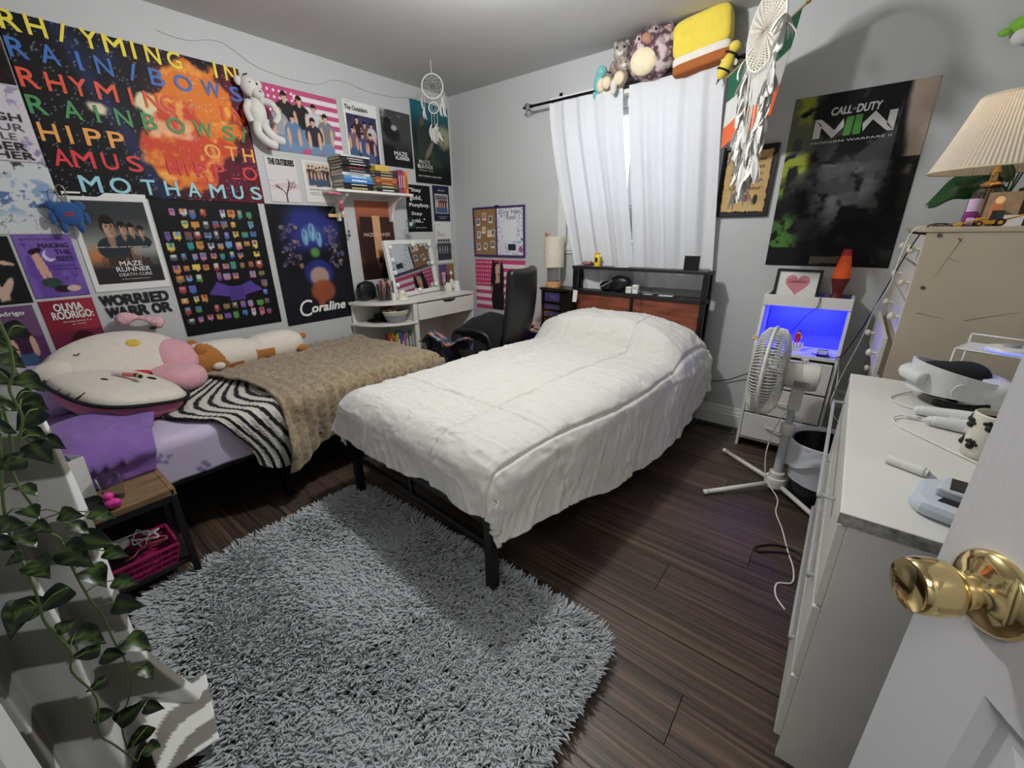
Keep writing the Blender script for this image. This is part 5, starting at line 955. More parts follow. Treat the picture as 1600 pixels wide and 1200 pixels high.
t = thing('glass_tumbler', 'grey glass tumbler against the mirror edge', 'glass', (-2.975, 2.70, DZ)); MB().lathe([(0, 0), (.02, 0), (.021, .05), (.019, .05), (.018, .004), (0, .004)], 18).build('glass', GLASS, t, smooth=True)
t = thing('dress_ornament', 'little pink dress ornament hanging by the corner photo print', 'ornament', (XL + .075, 2.78, .925)); MB().prism([(-.02, -.05), (.02, -.05), (.016, .02), (.026, .03), (.018, .045), (-.018, .045), (-.026, .03), (-.016, .02)], 0, .006, Matrix(((0, 0, 1, 0), (1, 0, 0, 0), (0, 1, 0, 0), (0, 0, 0, 1)))).build('dress', M('pink_felt', (214, 160, 186), .8), t); MB().cyl((0, 0, -.115), (0, 0, -.05), .004, n=8).build('stand', WPLA, t)
# middle shelf
t = thing('rope_basket', 'two-tone cream and grey coiled rope basket on the middle desk shelf', 'basket', (-2.83, 2.05, .642)); ROPE = M('cream_rope', (206, 200, 184), .9, var=.15, scale=80, bump=.4); ROPG = M('grey_rope', (150, 152, 154), .9, var=.15, scale=80, bump=.4)
for i in range(9):
    z_ = .006 + .0105 * i; r_ = .062 + .034 * (i / 8) ** .8; pts = [(r_ * .85 * math.cos(2 * PI * k_ / 28), r_ * 1.15 * math.sin(2 * PI * k_ / 28), z_) for k_ in range(28)]; MB().tube(pts, .0062, 6, closed=True).build('coil', ROPG if i < 6 else ROPE, t, smooth='all')
MB().lathe([(0, .003), (.06, .003)], 20).build('bottom', ROPG, t)
for i in range(10): MB().ell((rnd.uniform(-.045, .045), rnd.uniform(-.07, .07), .09 + rnd.uniform(-.012, .012)), (.022, .022, .014), None, 10, 8).build('cloth_roll', M('dusty_cloth', (150, 130, 128), .9, var=.3, scale=40), t, smooth='all')
o = MB().lathe([(0, 0), (.10, 0), (.105, .006), (.05, .012), (.046, .05), (.03, .058), (0, .06)], 28).build('flat_hat', BLKF, None, smooth='all'); o.location = (-2.985, 2.0, .642); tag(o, 'flat black cap on the middle desk shelf behind the rope basket', 'hat')
t = thing('brown_box', 'small brown box at the back of the middle desk shelf', 'box', (-3.03, 2.10, .642)); MB().box(-.03, .03, -.04, .04, 0, .10).build('box', M('brown_card', (120, 84, 60), .7), t, bevel=.003); MB().box(-.032, .032, -.042, .042, .10, .115).build('lid', M('brown_card', (120, 84, 60), .7), t, bevel=.003)
# markers on lower shelf
t = thing('marker_tray', 'tray holding upright markers on the low desk shelf', 'tray', (-2.84, 2.05, .377)); MB().box(-.07, .07, -.10, .10, 0, .004).box(-.07, -.066, -.10, .10, .004, .06).box(.066, .07, -.10, .10, .004, .06).box(-.066, .066, -.10, -.096, .004, .06).box(-.066, .066, .096, .10, .004, .06).build('tray', ACRY, t)
mk = ('red', (180, 50, 60)), ('orange', (214, 120, 50)), ('yellow', (220, 196, 80)), ('green', (70, 140, 80)), ('blue', (60, 90, 170)), ('violet', (110, 70, 150)), ('pink', (214, 110, 150)), ('grey', (150, 150, 150)), ('brown', (120, 80, 50)), ('teal', (40, 140, 150))
for i in range(30):
    nm, col = mk[i % 10]; x, y = -2.84 + (-.05 + .05 * (i // 10)) + rnd.uniform(-.008, .008), 2.05 - .085 + .019 * (i % 10); h_ = rnd.uniform(.15, .19)
    k_ = thing('marker', '%s marker standing in the %s row of the tray on the low desk shelf' % (nm, ('back', 'middle', 'front')[i // 10]), 'pen', (x, y, .3815), group='markers in the low shelf tray'); MB().cyl((0, 0, 0), (rnd.uniform(-.006, .006), 0, h_ * .68), .0062, n=8).build('barrel', WPLA if i % 2 else M('marker_' + nm, col, .35), k_, smooth=True); MB().cyl((0, 0, h_ * .68), (0, 0, h_), .0066, n=8).build('cap', M('marker_' + nm, col, .35), k_, smooth=True)
# hanging things around shelf
t = thing('green_lantern', 'tiny green wire lantern hanging from the right shelf bracket over the mirror', 'ornament', (XL + .17, 2.37, 1.40)); GW = M('dark_green_wire', (52, 84, 70), .5); b = MB()
for i in range(6): q = PI * i / 3; b.tube([(.012 * math.cos(q), .012 * math.sin(q), .04), (.034 * math.cos(q), .034 * math.sin(q), .012), (.030 * math.cos(q), .030 * math.sin(q), -.028), (.01 * math.cos(q), .01 * math.sin(q), -.04)], .0018, 5, smooth=3)
for r_, z_ in ((.034, .012), (.030, -.028), (.012, .04)): b.tube([(r_ * math.cos(q), r_ * math.sin(q), z_) for q in [2 * PI * i / 16 for i in range(16)]], .0018, 5, closed=True)
b.build('cage', GW, t, smooth='all'); MB().tube([(0, 0, .04), (-.01, 0, .12), (-.005, -.02, .20)], .001, 5).build('cord', GW, t); MB().ell((0, 0, -.01), (.016, .016, .018), None, 12, 8).build('bulb', M('pale_green_glass', (190, 214, 204), .2), t, smooth='all')
t = thing('hanging_sign', 'narrow yellow wooden sign on a string at the left end of the bookshelf', 'sign', (XL + .03, 1.80, 1.45)); MB().box(-.004, .004, -.065, .065, -.011, .011).build('board', M('yellow_wood', (206, 170, 110), .6, var=.2, scale=20), t, bevel=.002); MB().tube([(0, -.055, .011), (0, 0, .07), (0, .055, .011)], .001, 5).build('string', M('jute_cord', (170, 150, 120), .9), t); b = MB(); put_text(b, 'home', -.02, .02, -.005, .004, 0); me_ = b.build('lettering', INK, t); me_.matrix_local = Matrix(((0, 0, 1, .0046), (1, 0, 0, 0), (0, 1, 0, 0), (0, 0, 0, 1)))
t = thing('cat_charm', 'red and pink charm dangling at the left bracket of the bookshelf', 'ornament', (XL + .08, 1.82, 1.515)); MB().ell((0, 0, .025), (.016, .018, .018), None, 12, 8).build('head', M('charm_pink', (206, 130, 150), .6), t, smooth='all'); MB().ell((0, 0, -.012), (.015, .017, .022), None, 12, 8).build('body', M('charm_red', (170, 50, 64), .6), t, smooth='all'); MB().ell((0, .004, -.05), (.01, .01, .014), None, 10, 8).build('tassel', WPLA, t, smooth='all'); MB().tube([(0, 0, .04), (-.02, -.01, .075), (-.03, -.02, .10)], .001, 5).build('cord', WPLA, t)
o = MB().tube([(XL + .20, 1.66, 1.585), (XL + .20, 1.70, 1.588), (XL + .19, 1.76, 1.583)], lambda q: .006 + .004 * q, 8, smooth=3).build('pink_pen', M('rose_plastic', (200, 110, 130), .4), None, smooth='all'); tag(o, 'pink pen sticking out from under the left end of the bookshelf', 'pen')
t = thing('grey_charm', 'bluish-grey bead charm hanging below the left shelf bracket', 'ornament', (XL + .05, 1.87, 1.32)); MB().ell((0, 0, .02), (.009, .009, .012), None, 10, 8).ell((0, 0, -.008), (.011, .011, .014), None, 10, 8).build('beads', M('slate_bead', (90, 100, 114), .4), t, smooth='all'); MB().tube([(0, 0, .03), (0, -.005, .10)], .001, 5).build('cord', INK, t)
# bookshelf
sh_ = thing('wall_shelf', 'white wall shelf on two curved brackets, loaded with books', 'shelf', (XL, 2.06, 1.60)); MB().box(0, .205, -.335, .335, 0, .018).build('board', WLAM, sh_, bevel=.003)
for s_ in (-.235, .235):
    pts = [(.0, -.0), (.17, 0), (.17, -.018), (.14, -.03), (.10, -.05), (.065, -.085), (.045, -.125), (.035, -.165), (.03, -.185), (0, -.19)]
    MB().prism(pts, -.011, .011, Matrix(((1, 0, 0, 0), (0, 0, -1, s_), (0, 1, 0, -.001), (0, 0, 0, 1)))).build('bracket', WLAM, sh_, bevel=.002)
PAGES = M('book_pages', (206, 196, 170), .9, var=.15, scale=4, stretch=(1, 1, 90))
def book(label, group, mtx, w_, h_, th, col, band=None):
    """x = spine direction out of wall is +x; w_ depth (wall->spine), h_ length, th thickness"""
    t = thing('book', label, 'book', group=group, mtx=mtx); cm = M('cover_%d_%d_%d' % col, col, .45, var=.15, scale=30)
    MB().box(.004, w_ - .004, .004, h_ - .004, .002, th - .002).build('pages', PAGES, t); b = MB(); b.box(0, w_, 0, h_, 0, .002).box(0, w_, 0, h_, th - .002, th).box(w_ - .0025, w_, 0, h_, .002, th - .002); b.build('cover', cm, t)
    b = MB(); b.box(w_, w_ + .0006, h_ * .25, h_ * .78, th * .35, th * .68).build('title', M('spine_title_%s' % str(band), band or (206, 200, 190), .5, var=.6, scale=160), t)
stk = [((22, 22, 24), (200, 180, 120), .026), ((18, 18, 22), (206, 206, 200), .020), ((60, 124, 190), (220, 226, 230), .030), ((96, 156, 200), (230, 230, 230), .018), ((206, 208, 206), (110, 110, 116), .018), ((34, 32, 36), (150, 150, 150), .022), ((24, 24, 28), (170, 60, 70), .020), ((22, 24, 30), (206, 206, 206), .018), ((30, 28, 32), (196, 196, 190), .016), ((52, 40, 60), (210, 200, 200), .018), ((216, 214, 210), (160, 160, 160), .012)]
ordn = ('bottom', 'second from bottom', 'third from bottom', 'fourth from bottom', 'fifth from bottom', 'sixth from bottom', 'seventh from bottom', 'eighth from bottom', 'ninth from bottom', 'tenth from bottom', 'top'); z_ = 1.618
def cname(c):
    tb = {'black': (24, 24, 26), 'blue': (60, 124, 190), 'light blue': (96, 156, 200), 'white': (212, 212, 208), 'dark purple': (52, 40, 60), 'brown': (110, 70, 44), 'orange': (206, 120, 50), 'grey': (120, 116, 104), 'olive': (84, 84, 60), 'tan': (170, 140, 96), 'red': (170, 60, 52)}
    return min(tb, key=lambda k_: sum((a_ - b_) ** 2 for a_, b_ in zip(tb[k_], c)))
for i, (c, b_, th) in enumerate(stk):
    L_ = .235 + rnd.uniform(-.012, .006); book('%s book, %s of the taller stack at the left of the shelf' % (cname(c), ordn[i]), 'books stacked at the left of the shelf', T(XL + .025, 1.80 + rnd.uniform(0, .012), z_), .155 + rnd.uniform(-.01, .01), L_, th, c, b_); z_ += th + .0006
stk2 = [((20, 20, 22), (220, 220, 216), .026), ((84, 84, 60), (200, 196, 170), .022), ((112, 64, 40), (214, 150, 80), .020), ((196, 110, 50), (60, 40, 30), .018), ((150, 96, 60), (220, 190, 120), .018), ((34, 34, 36), (190, 186, 170), .020), ((52, 50, 52), (200, 180, 140), .018)]
z_ = 1.618
for i, (c, b_, th) in enumerate(stk2):
    book('%s book, %s of the shorter stack in the middle of the shelf' % (cname(c), ordn[i] if i < 6 else 'top'), 'books stacked in the middle of the shelf', T(XL + .03, 2.07 + rnd.uniform(0, .008), z_), .15, .195 + rnd.uniform(-.008, .006), th, c, b_); z_ += th + .0006
t = thing('yellow_tin', 'yellow tin lying on top of the shorter book stack', 'tin', (XL + .105, 2.165, z_), .05); MB().box(-.04, .04, -.065, .065, 0, .040).build('body', M('yellow_tin_paint', (214, 178, 84), .45, var=.15), t, bevel=.006); MB().box(-.041, .041, -.066, .066, .030, .044).build('lid', M('yellow_tin_paint2', (220, 188, 100), .45), t, bevel=.004)
y_ = 2.278
for i, (c, b_, th, h_) in enumerate((((150, 60, 80), (220, 190, 200), .022, .165), ((120, 60, 110), (210, 180, 210), .020, .170), ((176, 70, 52), (230, 200, 160), .022, .165), ((214, 128, 56), (80, 50, 30), .026, .160))):
    book('%s upright book, %s of the four at the right end of the shelf' % (('rose', 'purple', 'brick-red', 'orange')[i], ('first', 'second', 'third', 'last')[i]), 'upright books at the right of the shelf', T(XL + .03, y_ + th, 1.618) @ Matrix(((1, 0, 0, 0), (0, 0, -1, 0), (0, 1, 0, 0), (0, 0, 0, 1))), .15, h_, th, c, b_); y_ += th + .001
# ================================================================== PLUSH AND DREAMCATCHER ON THE LEFT WALL
WPL = M('white_plush', (214, 212, 206), .95, bump=.5, bscale=160, sheen=.4)
t = thing('plush_monkey', 'long-limbed white plush animal pinned to the wall between the black poster and the pink flag', 'plush', (XL + .05, 1.365, 2.03))
MB().ell((0, -.02, .13), (.045, .05, .055), None, 18, 12).build('head', WPL, t, smooth='all'); MB().ell((.03, .01, .095), (.03, .035, .03), None, 14, 10).build('muzzle', WPL, t, smooth='all'); MB().ell((.0, .0, .0), (.045, .05, .085), None, 18, 12).build('body', WPL, t, smooth='all')
MB().tube([(.02, .02, .06), (.05, .07, .05), (.05, .10, -.01), (.04, .075, -.05)], lambda q: .020 - .004 * q, 10, smooth=5).build('arm', WPL, t, smooth='all'); MB().tube([(.0, -.04, .05), (.02, -.07, .0), (.02, -.055, -.06)], .019, 10, smooth=5).build('arm', WPL, t, smooth='all')
MB().tube([(.01, .02, -.06), (.02, .04, -.11), (.03, .08, -.14), (.03, .115, -.145)], lambda q: .027 - .002 * q, 10, smooth=5).build('leg', WPL, t, smooth='all'); MB().tube([(.01, -.02, -.06), (.02, -.025, -.12), (.03, .02, -.165), (.03, .065, -.175)], lambda q: .026, 10, smooth=5).build('leg', WPL, t, smooth='all')
for s_ in (-1, 1): MB().ell((.038, -.01 + s_ * .02, .142), (.006, .006, .006), None, 8, 6).build('eye', INK, t); MB().ell((-.005, -.02 + s_ * .055, .15), (.016, .022, .026), None, 10, 8).build('ear', WPL, t, smooth='all')
MB().ell((.058, .012, .10), (.006, .009, .006), None, 8, 6).build('nose', M('grey_nose', (110, 100, 96), .8), t); MB().cyl((-.05, -.02, .20), (.0, -.02, .195), .004, n=8).build('pin', INK, t)
BLP = M('blue_plush', (38, 82, 138), .95, bump=.5, bscale=160, sheen=.3)
t = thing('blue_plush', 'round blue plush charm with a red stitched mouth hanging by a metal clip', 'plush', (XL + .04, .375, 1.43))
MB().ell((0, 0, 0), (.035, .055, .055), None, 20, 14, 2.6).build('body', BLP, t, smooth='all')
for s_ in (-1, 1): MB().ell((.0, s_ * .05, .035), (.02, .02, .025), None, 10, 8).build('ear', BLP, t, smooth='all'); MB().ell((.01, s_ * .03, -.06), (.02, .016, .03), None, 10, 8).build('leg', BLP, t, smooth='all'); MB().ell((.012, s_ * .06, -.02), (.014, .012, .03), None, 10, 8).build('arm', BLP, t, smooth='all')
MB().box(.030, .036, -.018, .018, .0, .005).box(.030, .036, -.020, .020, -.012, -.007).build('mouth', REDP, t); pts = [(.01, .016 * math.cos(q), .10 + .028 * math.sin(q)) for q in [2 * PI * i / 16 for i in range(16)]]; MB().tube(pts, .003, 6, closed=True).build('clip', M('antique_brass', (150, 140, 110), .3, .9), t, smooth='all'); MB().box(.004, .016, -.012, .012, .055, .075).build('tab', M('grey_strap', (120, 124, 120), .7), t)
def feather(mb, base, tip, w_, n_=7):
    b0 = V3(base); b1 = V3(tip); d = b1 - b0; L_ = d.length; s_ = Vector((d.z, 0, -d.x)) if abs(d.y) > .8 * L_ else d.cross(Vector((.2, 1, 0))); s_.normalize(); k_ = d.cross(s_).normalized()
    vs = []
    for i in range(n_ + 1):
        f_ = i / n_; q = w_ * math.sin(PI * min(1, f_ * .92 + .06)) ** .7; c = b0 + d * f_ + k_ * (.08 * L_ * math.sin(f_ * 3)); vs += [c - s_ * q + k_ * q * .35, c, c + s_ * q + k_ * q * .35]
    mb.add(vs, [(i * 3 + j, i * 3 + j + 1, i * 3 + 4 + j, i * 3 + 3 + j) for i in range(n_) for j in range(2)])
FEA = M('white_feather', (222, 221, 216), .85, var=.04); CORD = M('white_cord', (214, 212, 206), .8)
def hoop(mb, c, r_, w_, ax=(1, 0, 0), up=(0, 0, 1), n_=36):
    a_ = V3(ax); u_ = V3(up); mb.tube([V3(c) + a_ * r_ * math.cos(2 * PI * i / n_) + u_ * r_ * math.sin(2 * PI * i / n_) for i in range(n_)], w_, 6, closed=True)
def web(mb, c, r_, ax, w_=.0006, rings=4, n_=10):
    a_ = V3(ax); u_ = Vector((0, 0, 1)); prev = None
    for k_ in range(rings + 1):
        q = r_ * (1 - k_ / (rings + 1.2)); off = PI / n_ * k_; P_ = [V3(c) + a_ * q * math.cos(2 * PI * i / n_ + off) + u_ * q * math.sin(2 * PI * i / n_ + off) for i in range(n_)]
        if prev:
            for i in range(n_): mb.tube([prev[i], P_[i], prev[(i + 1) % n_]], w_, 4)
        prev = P_
t = thing('dreamcatcher', 'small white double-ring dreamcatcher hanging from the ceiling near the corner', 'dreamcatcher', (-2.59, 2.39, ZC)); ax = Vector((.78, .62, 0))
b = MB(); hoop(b, (0, 0, -.155), .075, .004, ax); hoop(b, (0, 0, -.285), .036, .003, ax); b.build('hoop', CORD, t, smooth='all'); b = MB(); web(b, (0, 0, -.155), .075, ax); web(b, (0, 0, -.285), .036, ax, rings=3, n_=8); b.build('web', CORD, t); MB().tube([(0, 0, 0), (0, 0, -.08)], .0018, 6).build('cord', CORD, t)
for (sx, z0, L_) in ((-.075, -.16, .11), (.075, -.17, .09), (.06, -.20, .11), (-.062, -.20, .15), (.085, -.19, .14), (-.02, -.32, .13), (0, -.32, .17), (.022, -.32, .12)):
    p0 = ax * sx + Vector((0, 0, z0)); p1 = p0 + Vector((0, 0, -L_ * .5)); MB().tube([p0, p1], .0012, 5).build('tassel_cord', CORD, t); b = MB()
    for k_ in range(3): feather(b, p1, p1 + Vector((rnd.uniform(-.015, .015), rnd.uniform(-.015, .015), -.085)), .011)
    b.build('feather', FEA, t, smooth='all')
b = MB()
for k_ in range(14): p0 = ax * rnd.uniform(-.03, .035) + Vector((0, 0, -.40 - rnd.uniform(0, .04))); feather(b, p0, p0 + ax * rnd.uniform(-.03, .03) + Vector((0, 0, -rnd.uniform(.06, .09))), .012)
b.build('feather', FEA, t, smooth='all')
# ================================================================== CHAIR
o = MB().prism([(-3.05, 2.2), (-2.12, 2.2), (-2.12, 3.02), (-3.05, 3.02)], 0, .008).build('area_rug', M('dusty_pink_rug', (176, 148, 150), .95, var=.15, scale=40, bump=.5), None); tag(o, 'dusty-pink flat rug under the desk chair', 'rug')
ch = thing('desk_chair', 'black high-backed swivel chair turned towards the white desk', 'chair', (-2.07, 2.36, 0), rad(14))
# local -x faces the desk
def shell(u, v):   # backrest: u across, v up
    y = (u - .5) * .46 * (1 - .10 * abs(2 * v - 1) ** 3); z = .46 + .62 * v; x = .20 + .10 * v + .06 * ((2 * u - 1) ** 2) * -1 + .03 * math.sin(v * PI)
    return (x, y, z)
b = MB().grid(shell, 14, 16); b.build('backrest', M('black_leatherette', (17, 17, 18), .42, bump=.15, bscale=120), ch, smooth='all', solid=.07, off=0).modifiers.new('r', 'BEVEL').width = .02
cushion(MB(), .235, .235, .05, .4, sqo, 40, c=(-.02, 0, .455)).build('seat', M('black_leatherette', (17, 17, 18), .42), ch, smooth='all')
MB().box(.16, .20, -.03, .03, .40, .62).build('back_bracket', BLKP, ch, bevel=.006); MB().cyl((0, 0, .10), (0, 0, .41), .028, n=16).build('gas_lift', BLKP, ch, smooth=True); MB().box(-.09, .12, -.06, .06, .395, .42).build('tilt_plate', BLKP, ch, bevel=.004)
for s_ in (-1, 1):
    MB().tube([(.12, s_ * .22, .43), (.14, s_ * .29, .46), (.10, s_ * .29, .64), (-.12, s_ * .28, .66), (-.17, s_ * .28, .62)], .016, 8, smooth=5).build('armrest', BLKP, ch, smooth='all')
for i in range(5):
    q = 2 * PI * i / 5 + .4; MB().tube([(0, 0, .115), (.26 * math.cos(q), .26 * math.sin(q), .075)], lambda f_: .026 - .010 * f_, 8).build('base_arm', BLKP, ch, smooth='all'); c_ = (.26 * math.cos(q), .26 * math.sin(q), .034); MB().cyl((c_[0] - .018, c_[1], c_[2]), (c_[0] + .018, c_[1], c_[2]), .026, n=14).build('caster', BLKP, ch, smooth=True)
def heap(name, label, cat, mat, fn, nu, nv, cols=None, solid=.012, mtx=None):
    u, v = np.meshgrid(np.linspace(0, 1, nu), np.linspace(0, 1, nv)); P = fn(u, v); o = npgrid(P, name, mat, None, cols(u, v) if cols else None, solid=solid)
    if mtx is not None: o.matrix_world = mtx
    return tag(o, label, cat)
CM = T(-2.07, 2.36, 0) @ RZ(rad(14))
def jk(u, v):
    s_ = (u - .5); x = -.16 + .36 * v; y = -.34 + .50 * u; z = .68 - .9 * np.abs(s_) ** 2.2 * .6 + .06 * np.sin(v * 3) + .05 * (vnoise(u * 5, v * 4, 401, 3) - .5); z = z - .28 * sst(.3, 0, u) ** 1.5 - .12 * sst(.75, 1, u); return np.stack([x + .03 * (vnoise(u * 6, v * 6, 402, 2) - .5), y, z], -1)
heap('fleece_jacket', 'black fleece jacket heaped over the near arm of the desk chair', 'jacket', BLKF, jk, 44, 36, mtx=CM)
MB().tube([(-.16, -.24, .60), (-.10, -.30, .55), (.0, -.34, .47), (.06, -.33, .42)], lambda q: .055 - .012 * q, 12, smooth=6).build('jacket_sleeve', BLKF, bpy.data.objects['fleece_jacket'], smooth='all')
def bcol(u, v):
    n1 = vnoise(u * 7, v * 7, 405, 3); n2 = vnoise(u * 12, v * 12, 406, 3); c = np.ones(u.shape + (3,)) * np.array(lin((42, 46, 66)))
    for m_, q in ((sst(.52, .6, n1), (66, 78, 112)), (sst(.62, .68, n2), (150, 150, 160)), (sst(.60, .64, n1) * (v < .3), (190, 110, 70)), (sst(.66, .7, vnoise(u * 9, v * 9, 408, 2)), (28, 30, 44))): c = c * (1 - m_[..., None]) + np.array(lin(q)) * m_[..., None]
    return c
def bl(u, v):
    x = -.42 + .42 * u; y = -.26 - .02 * u + .22 * (v - .5) - .10 * sst(.35, 1, v); z = .615 - .44 * sst(.35, 1.0, v) * (1 - .45 * u) - .08 * sst(.25, 0, u) + .06 * np.sin(u * 6 + 1) * .5 + .05 * (vnoise(u * 5, v * 3, 407, 2) - .5); y = y + .05 * np.sin(u * 11) * sst(.4, 1, v); return np.stack([x, y, z], -1)
heap('printed_blanket', 'navy printed blanket hanging off the seat of the desk chair', 'blanket', M('printed_fleece', vcol=True, rough=.9, sheen=.3), bl, 60, 50, bcol, mtx=CM)
# ================================================================== PURPLE NIGHTSTAND, JEWELLERY BOX, LAMPS
t = thing('nightstand', 'white cube nightstand with a purple fabric bin beside the headboard', 'nightstand', (-1.905, 2.87, 0))
MB().box(-.21, .21, -.17, .16, .545, .566).build('top', WLAM, t, bevel=.004)
for x in (-.20, .20): MB().box(x - .01, x + .01, -.165, .155, 0, .545).build('side', WLAM, t, bevel=.002)
MB().box(-.19, .19, .145, .155, 0, .545).build('back', WLAM, t); MB().box(-.19, .19, -.16, .145, .28, .298).build('shelf', WLAM, t); MB().box(-.19, .19, -.16, .145, .02, .038).build('shelf', WLAM, t)
PBIN = M('purple_fabric_bin', (86, 36, 132), .85, bump=.3, bscale=200)
for z0 in (.30, .04): MB().box(-.185, .185, -.16, .13, z0, z0 + .235).build('fabric_bin', PBIN, t, bevel=.006)
t = thing('jewelry_box', 'black jewellery chest with purple-fronted drawers on the white nightstand', 'jewelry box', (-1.80, 2.915, .566), rad(-4)); JB = M('black_lacquer', (17, 17, 18), .3)
MB().box(-.15, .15, -.10, .10, .31, .328).build('lid', JB, t, bevel=.004); MB().box(-.145, .145, -.095, .095, 0, .02).build('base', JB, t, bevel=.003); MB().box(-.14, .14, -.05, .09, .02, .31).build('case', JB, t)
for x in (-.128, .128): MB().box(x - .010, x + .010, -.09, -.05, .02, .31).build('pilaster', JB, t, bevel=.002)
JP = M('purple_velvet', (54, 44, 96), .8, bump=.2)
for z0, z1 in ((.215, .30), (.155, .205), (.095, .145), (.03, .085)):
    d_ = MB().box(-.112, .055, -.086, -.05, z0, z1).build('drawer', JB, t, bevel=.002)
    if z0 > .09: MB().box(-.100, .043, -.0875, -.086, z0 + .01, z1 - .01).build('drawer_panel', JP, d_)
    MB().ell((-.028, -.092, (z0 + z1) / 2), (.006, .006, .006), None, 10, 8).build('knob', CHROME, d_, smooth='all')
MB().box(.062, .118, -.084, -.05, .03, .30).build('side_door', JB, t, bevel=.002); MB().box(-.05, .01, -.089, -.086, .24, .275).build('emblem_plate', M('purple_velvet2', (70, 58, 120), .8), t)
MB().box(.075, .095, -.086, -.0845, .035, .075).build('price_sticker', PAPER, t)
t = thing('table_lamp', 'column lamp with a tall cylindrical cream shade, standing on the black jewellery chest', 'lamp', (-1.885, 2.925, .894))
MB().lathe([(0, 0), (.062, 0), (.062, .038), (.058, .042), (0, .042)], 32).build('base', M('light_wood', (206, 158, 110), .45, var=.2, scale=6, stretch=(1, 12, 12)), t, smooth=True); MB().cyl((0, 0, .042), (0, 0, .34), .0045, n=10).build('stem', CHROME, t, smooth=True); MB().lathe([(.045, .042), (.052, .042), (.052, .16), (.045, .16)], 28).build('acrylic_tube', ACRY, t, smooth=True)
MB().lathe([(.078, .155), (.081, .155), (.081, .385), (.078, .385), (.078, .155)], 36).build('lamp_shade', M('cream_linen_shade', (208, 200, 184), .9, bump=.25, bscale=300), t, smooth=True); MB().tube([(0, 0, .30), (.079, 0, .30)], .002, 5).tube([(0, 0, .30), (-.079, 0, .30)], .002, 5).build('spider', CHROME, t)
t = thing('hair_clip', 'peach claw clip perched on the rim of the cream column lamp shade', 'hair clip', (-1.955, 2.915, 1.281)); PE = M('peach_plastic', (196, 140, 116), .4); MB().tube([(0, 0, 0), (.006, -.008, .016), (.02, -.006, .024), (.04, .0, .012)], .009, 8, smooth=4).build('jaw', PE, t, smooth='all'); MB().tube([(0, 0, 0), (-.008, -.004, .018), (-.004, 0, .034)], .007, 8, smooth=4).build('grip', PE, t, smooth='all')
t = thing('salt_lamp', 'glowing orange salt lamp on the near left corner of the white nightstand', 'lamp', (-2.02, 2.765, .566)); MB().lathe([(0, 0), (.045, 0), (.045, .016), (0, .016)], 20).build('base', M('dark_wood', (70, 44, 30), .5), t, smooth=True)
def rock(q): n_ = .80 + .35 * math.sin(q.x * 90 + 1) * math.sin(q.y * 80 + 2) * math.sin(q.z * 60); return Vector((q.x * n_ * (1 - q.z * 4.0), q.y * n_ * (1 - q.z * 4.0), q.z))
MB().ell((0, 0, .085), (.042, .042, .075), None, 14, 12, fn=rock).build('salt_crystal', M('salt_crystal', (226, 128, 86), .5, emis=.55, var=.35, scale=30), t)
light('salt_lamp_light', 'POINT', (-2.02, 2.70, .66), .35, (1, .45, .2), .04)
t = thing('stylus', 'dark pen lying on the white nightstand before the jewellery chest', 'pen', (-1.87, 2.735, .570), .1); MB().cyl((-.07, 0, 0), (.05, 0, 0), .004, n=8).build('barrel', BLKP, t, smooth=True); MB().cyl((.05, 0, 0), (.065, 0, 0), .004, .001, n=8).build('tip', CHROME, t, smooth=True); MB().box(-.06, -.03, -.001, .001, .004, .007).build('clip', CHROME, t)
o = MB().add([(0, 0, 0), (.06, .01, 0), (.075, .012, .16), (.012, .0, .17)], [(0, 1, 2, 3)]).build('folded_note', PAPER, None, solid=.001); o.scale = (.55, .55, .55); o.location = (-1.655, 2.84, .80); tag(o, 'white sheet of paper poking out between the jewellery chest and the headboard', 'paper')
# ================================================================== WINDOW DRESSING
t = thing('curtain_rod', 'black curtain rod with wire-cage finials over the window', 'rod', (0, 2.93, 2.20)); BR = M('blackened_iron', (24, 24, 26), .4, .6)
MB().cyl((-2.10, 0, -.005), (-.70, 0, -.005), .0085, n=12).build('rod', BR, t, smooth=True)
for x, s_ in ((-2.10, -1), (-.70, 1)):
    b = MB(); b.cyl((x, 0, -.005), (x + s_ * .02, 0, -.005), .012, n=10).ell((x + s_ * .085, 0, -.005), (.008, .008, .008), None, 8, 6)
    for i in range(6): q = PI * i / 3; b.tube([(x + s_ * .02, 0, -.005), (x + s_ * .04, .022 * math.cos(q), .022 * math.sin(q) - .005), (x + s_ * .062, .022 * math.cos(q + .8), .022 * math.sin(q + .8) - .005), (x + s_ * .08, 0, -.005)], .0025, 5, smooth=3)
    b.build('finial', BR, t, smooth='all')
for x in (-1.93, -.80): MB().tube([(x, 0, -.014), (x, .02, .0), (x - .0, .09, .035), (x, .119, .04)], .005, 6, smooth=4).box(x - .012, x + .012, .113, .119, .01, .07).build('bracket', BR, t)
CURT = M('white_curtain_cloth', (226, 228, 232), .85, var=.015, bump=.12, bscale=500)
_b = CURT.node_tree.nodes['Principled BSDF']; _tr = CURT.node_tree.nodes.new('ShaderNodeBsdfTranslucent'); _tr.inputs[0].default_value = (*lin((216, 220, 228)), 1); _mx = CURT.node_tree.nodes.new('ShaderNodeMixShader'); _mx.inputs[0].default_value = .16; _o = CURT.node_tree.nodes['Material Output']
CURT.node_tree.links.new(_b.outputs[0], _mx.inputs[1]); CURT.node_tree.links.new(_tr.outputs[0], _mx.inputs[2]); CURT.node_tree.links.new(_mx.outputs[0], _o.inputs[0])
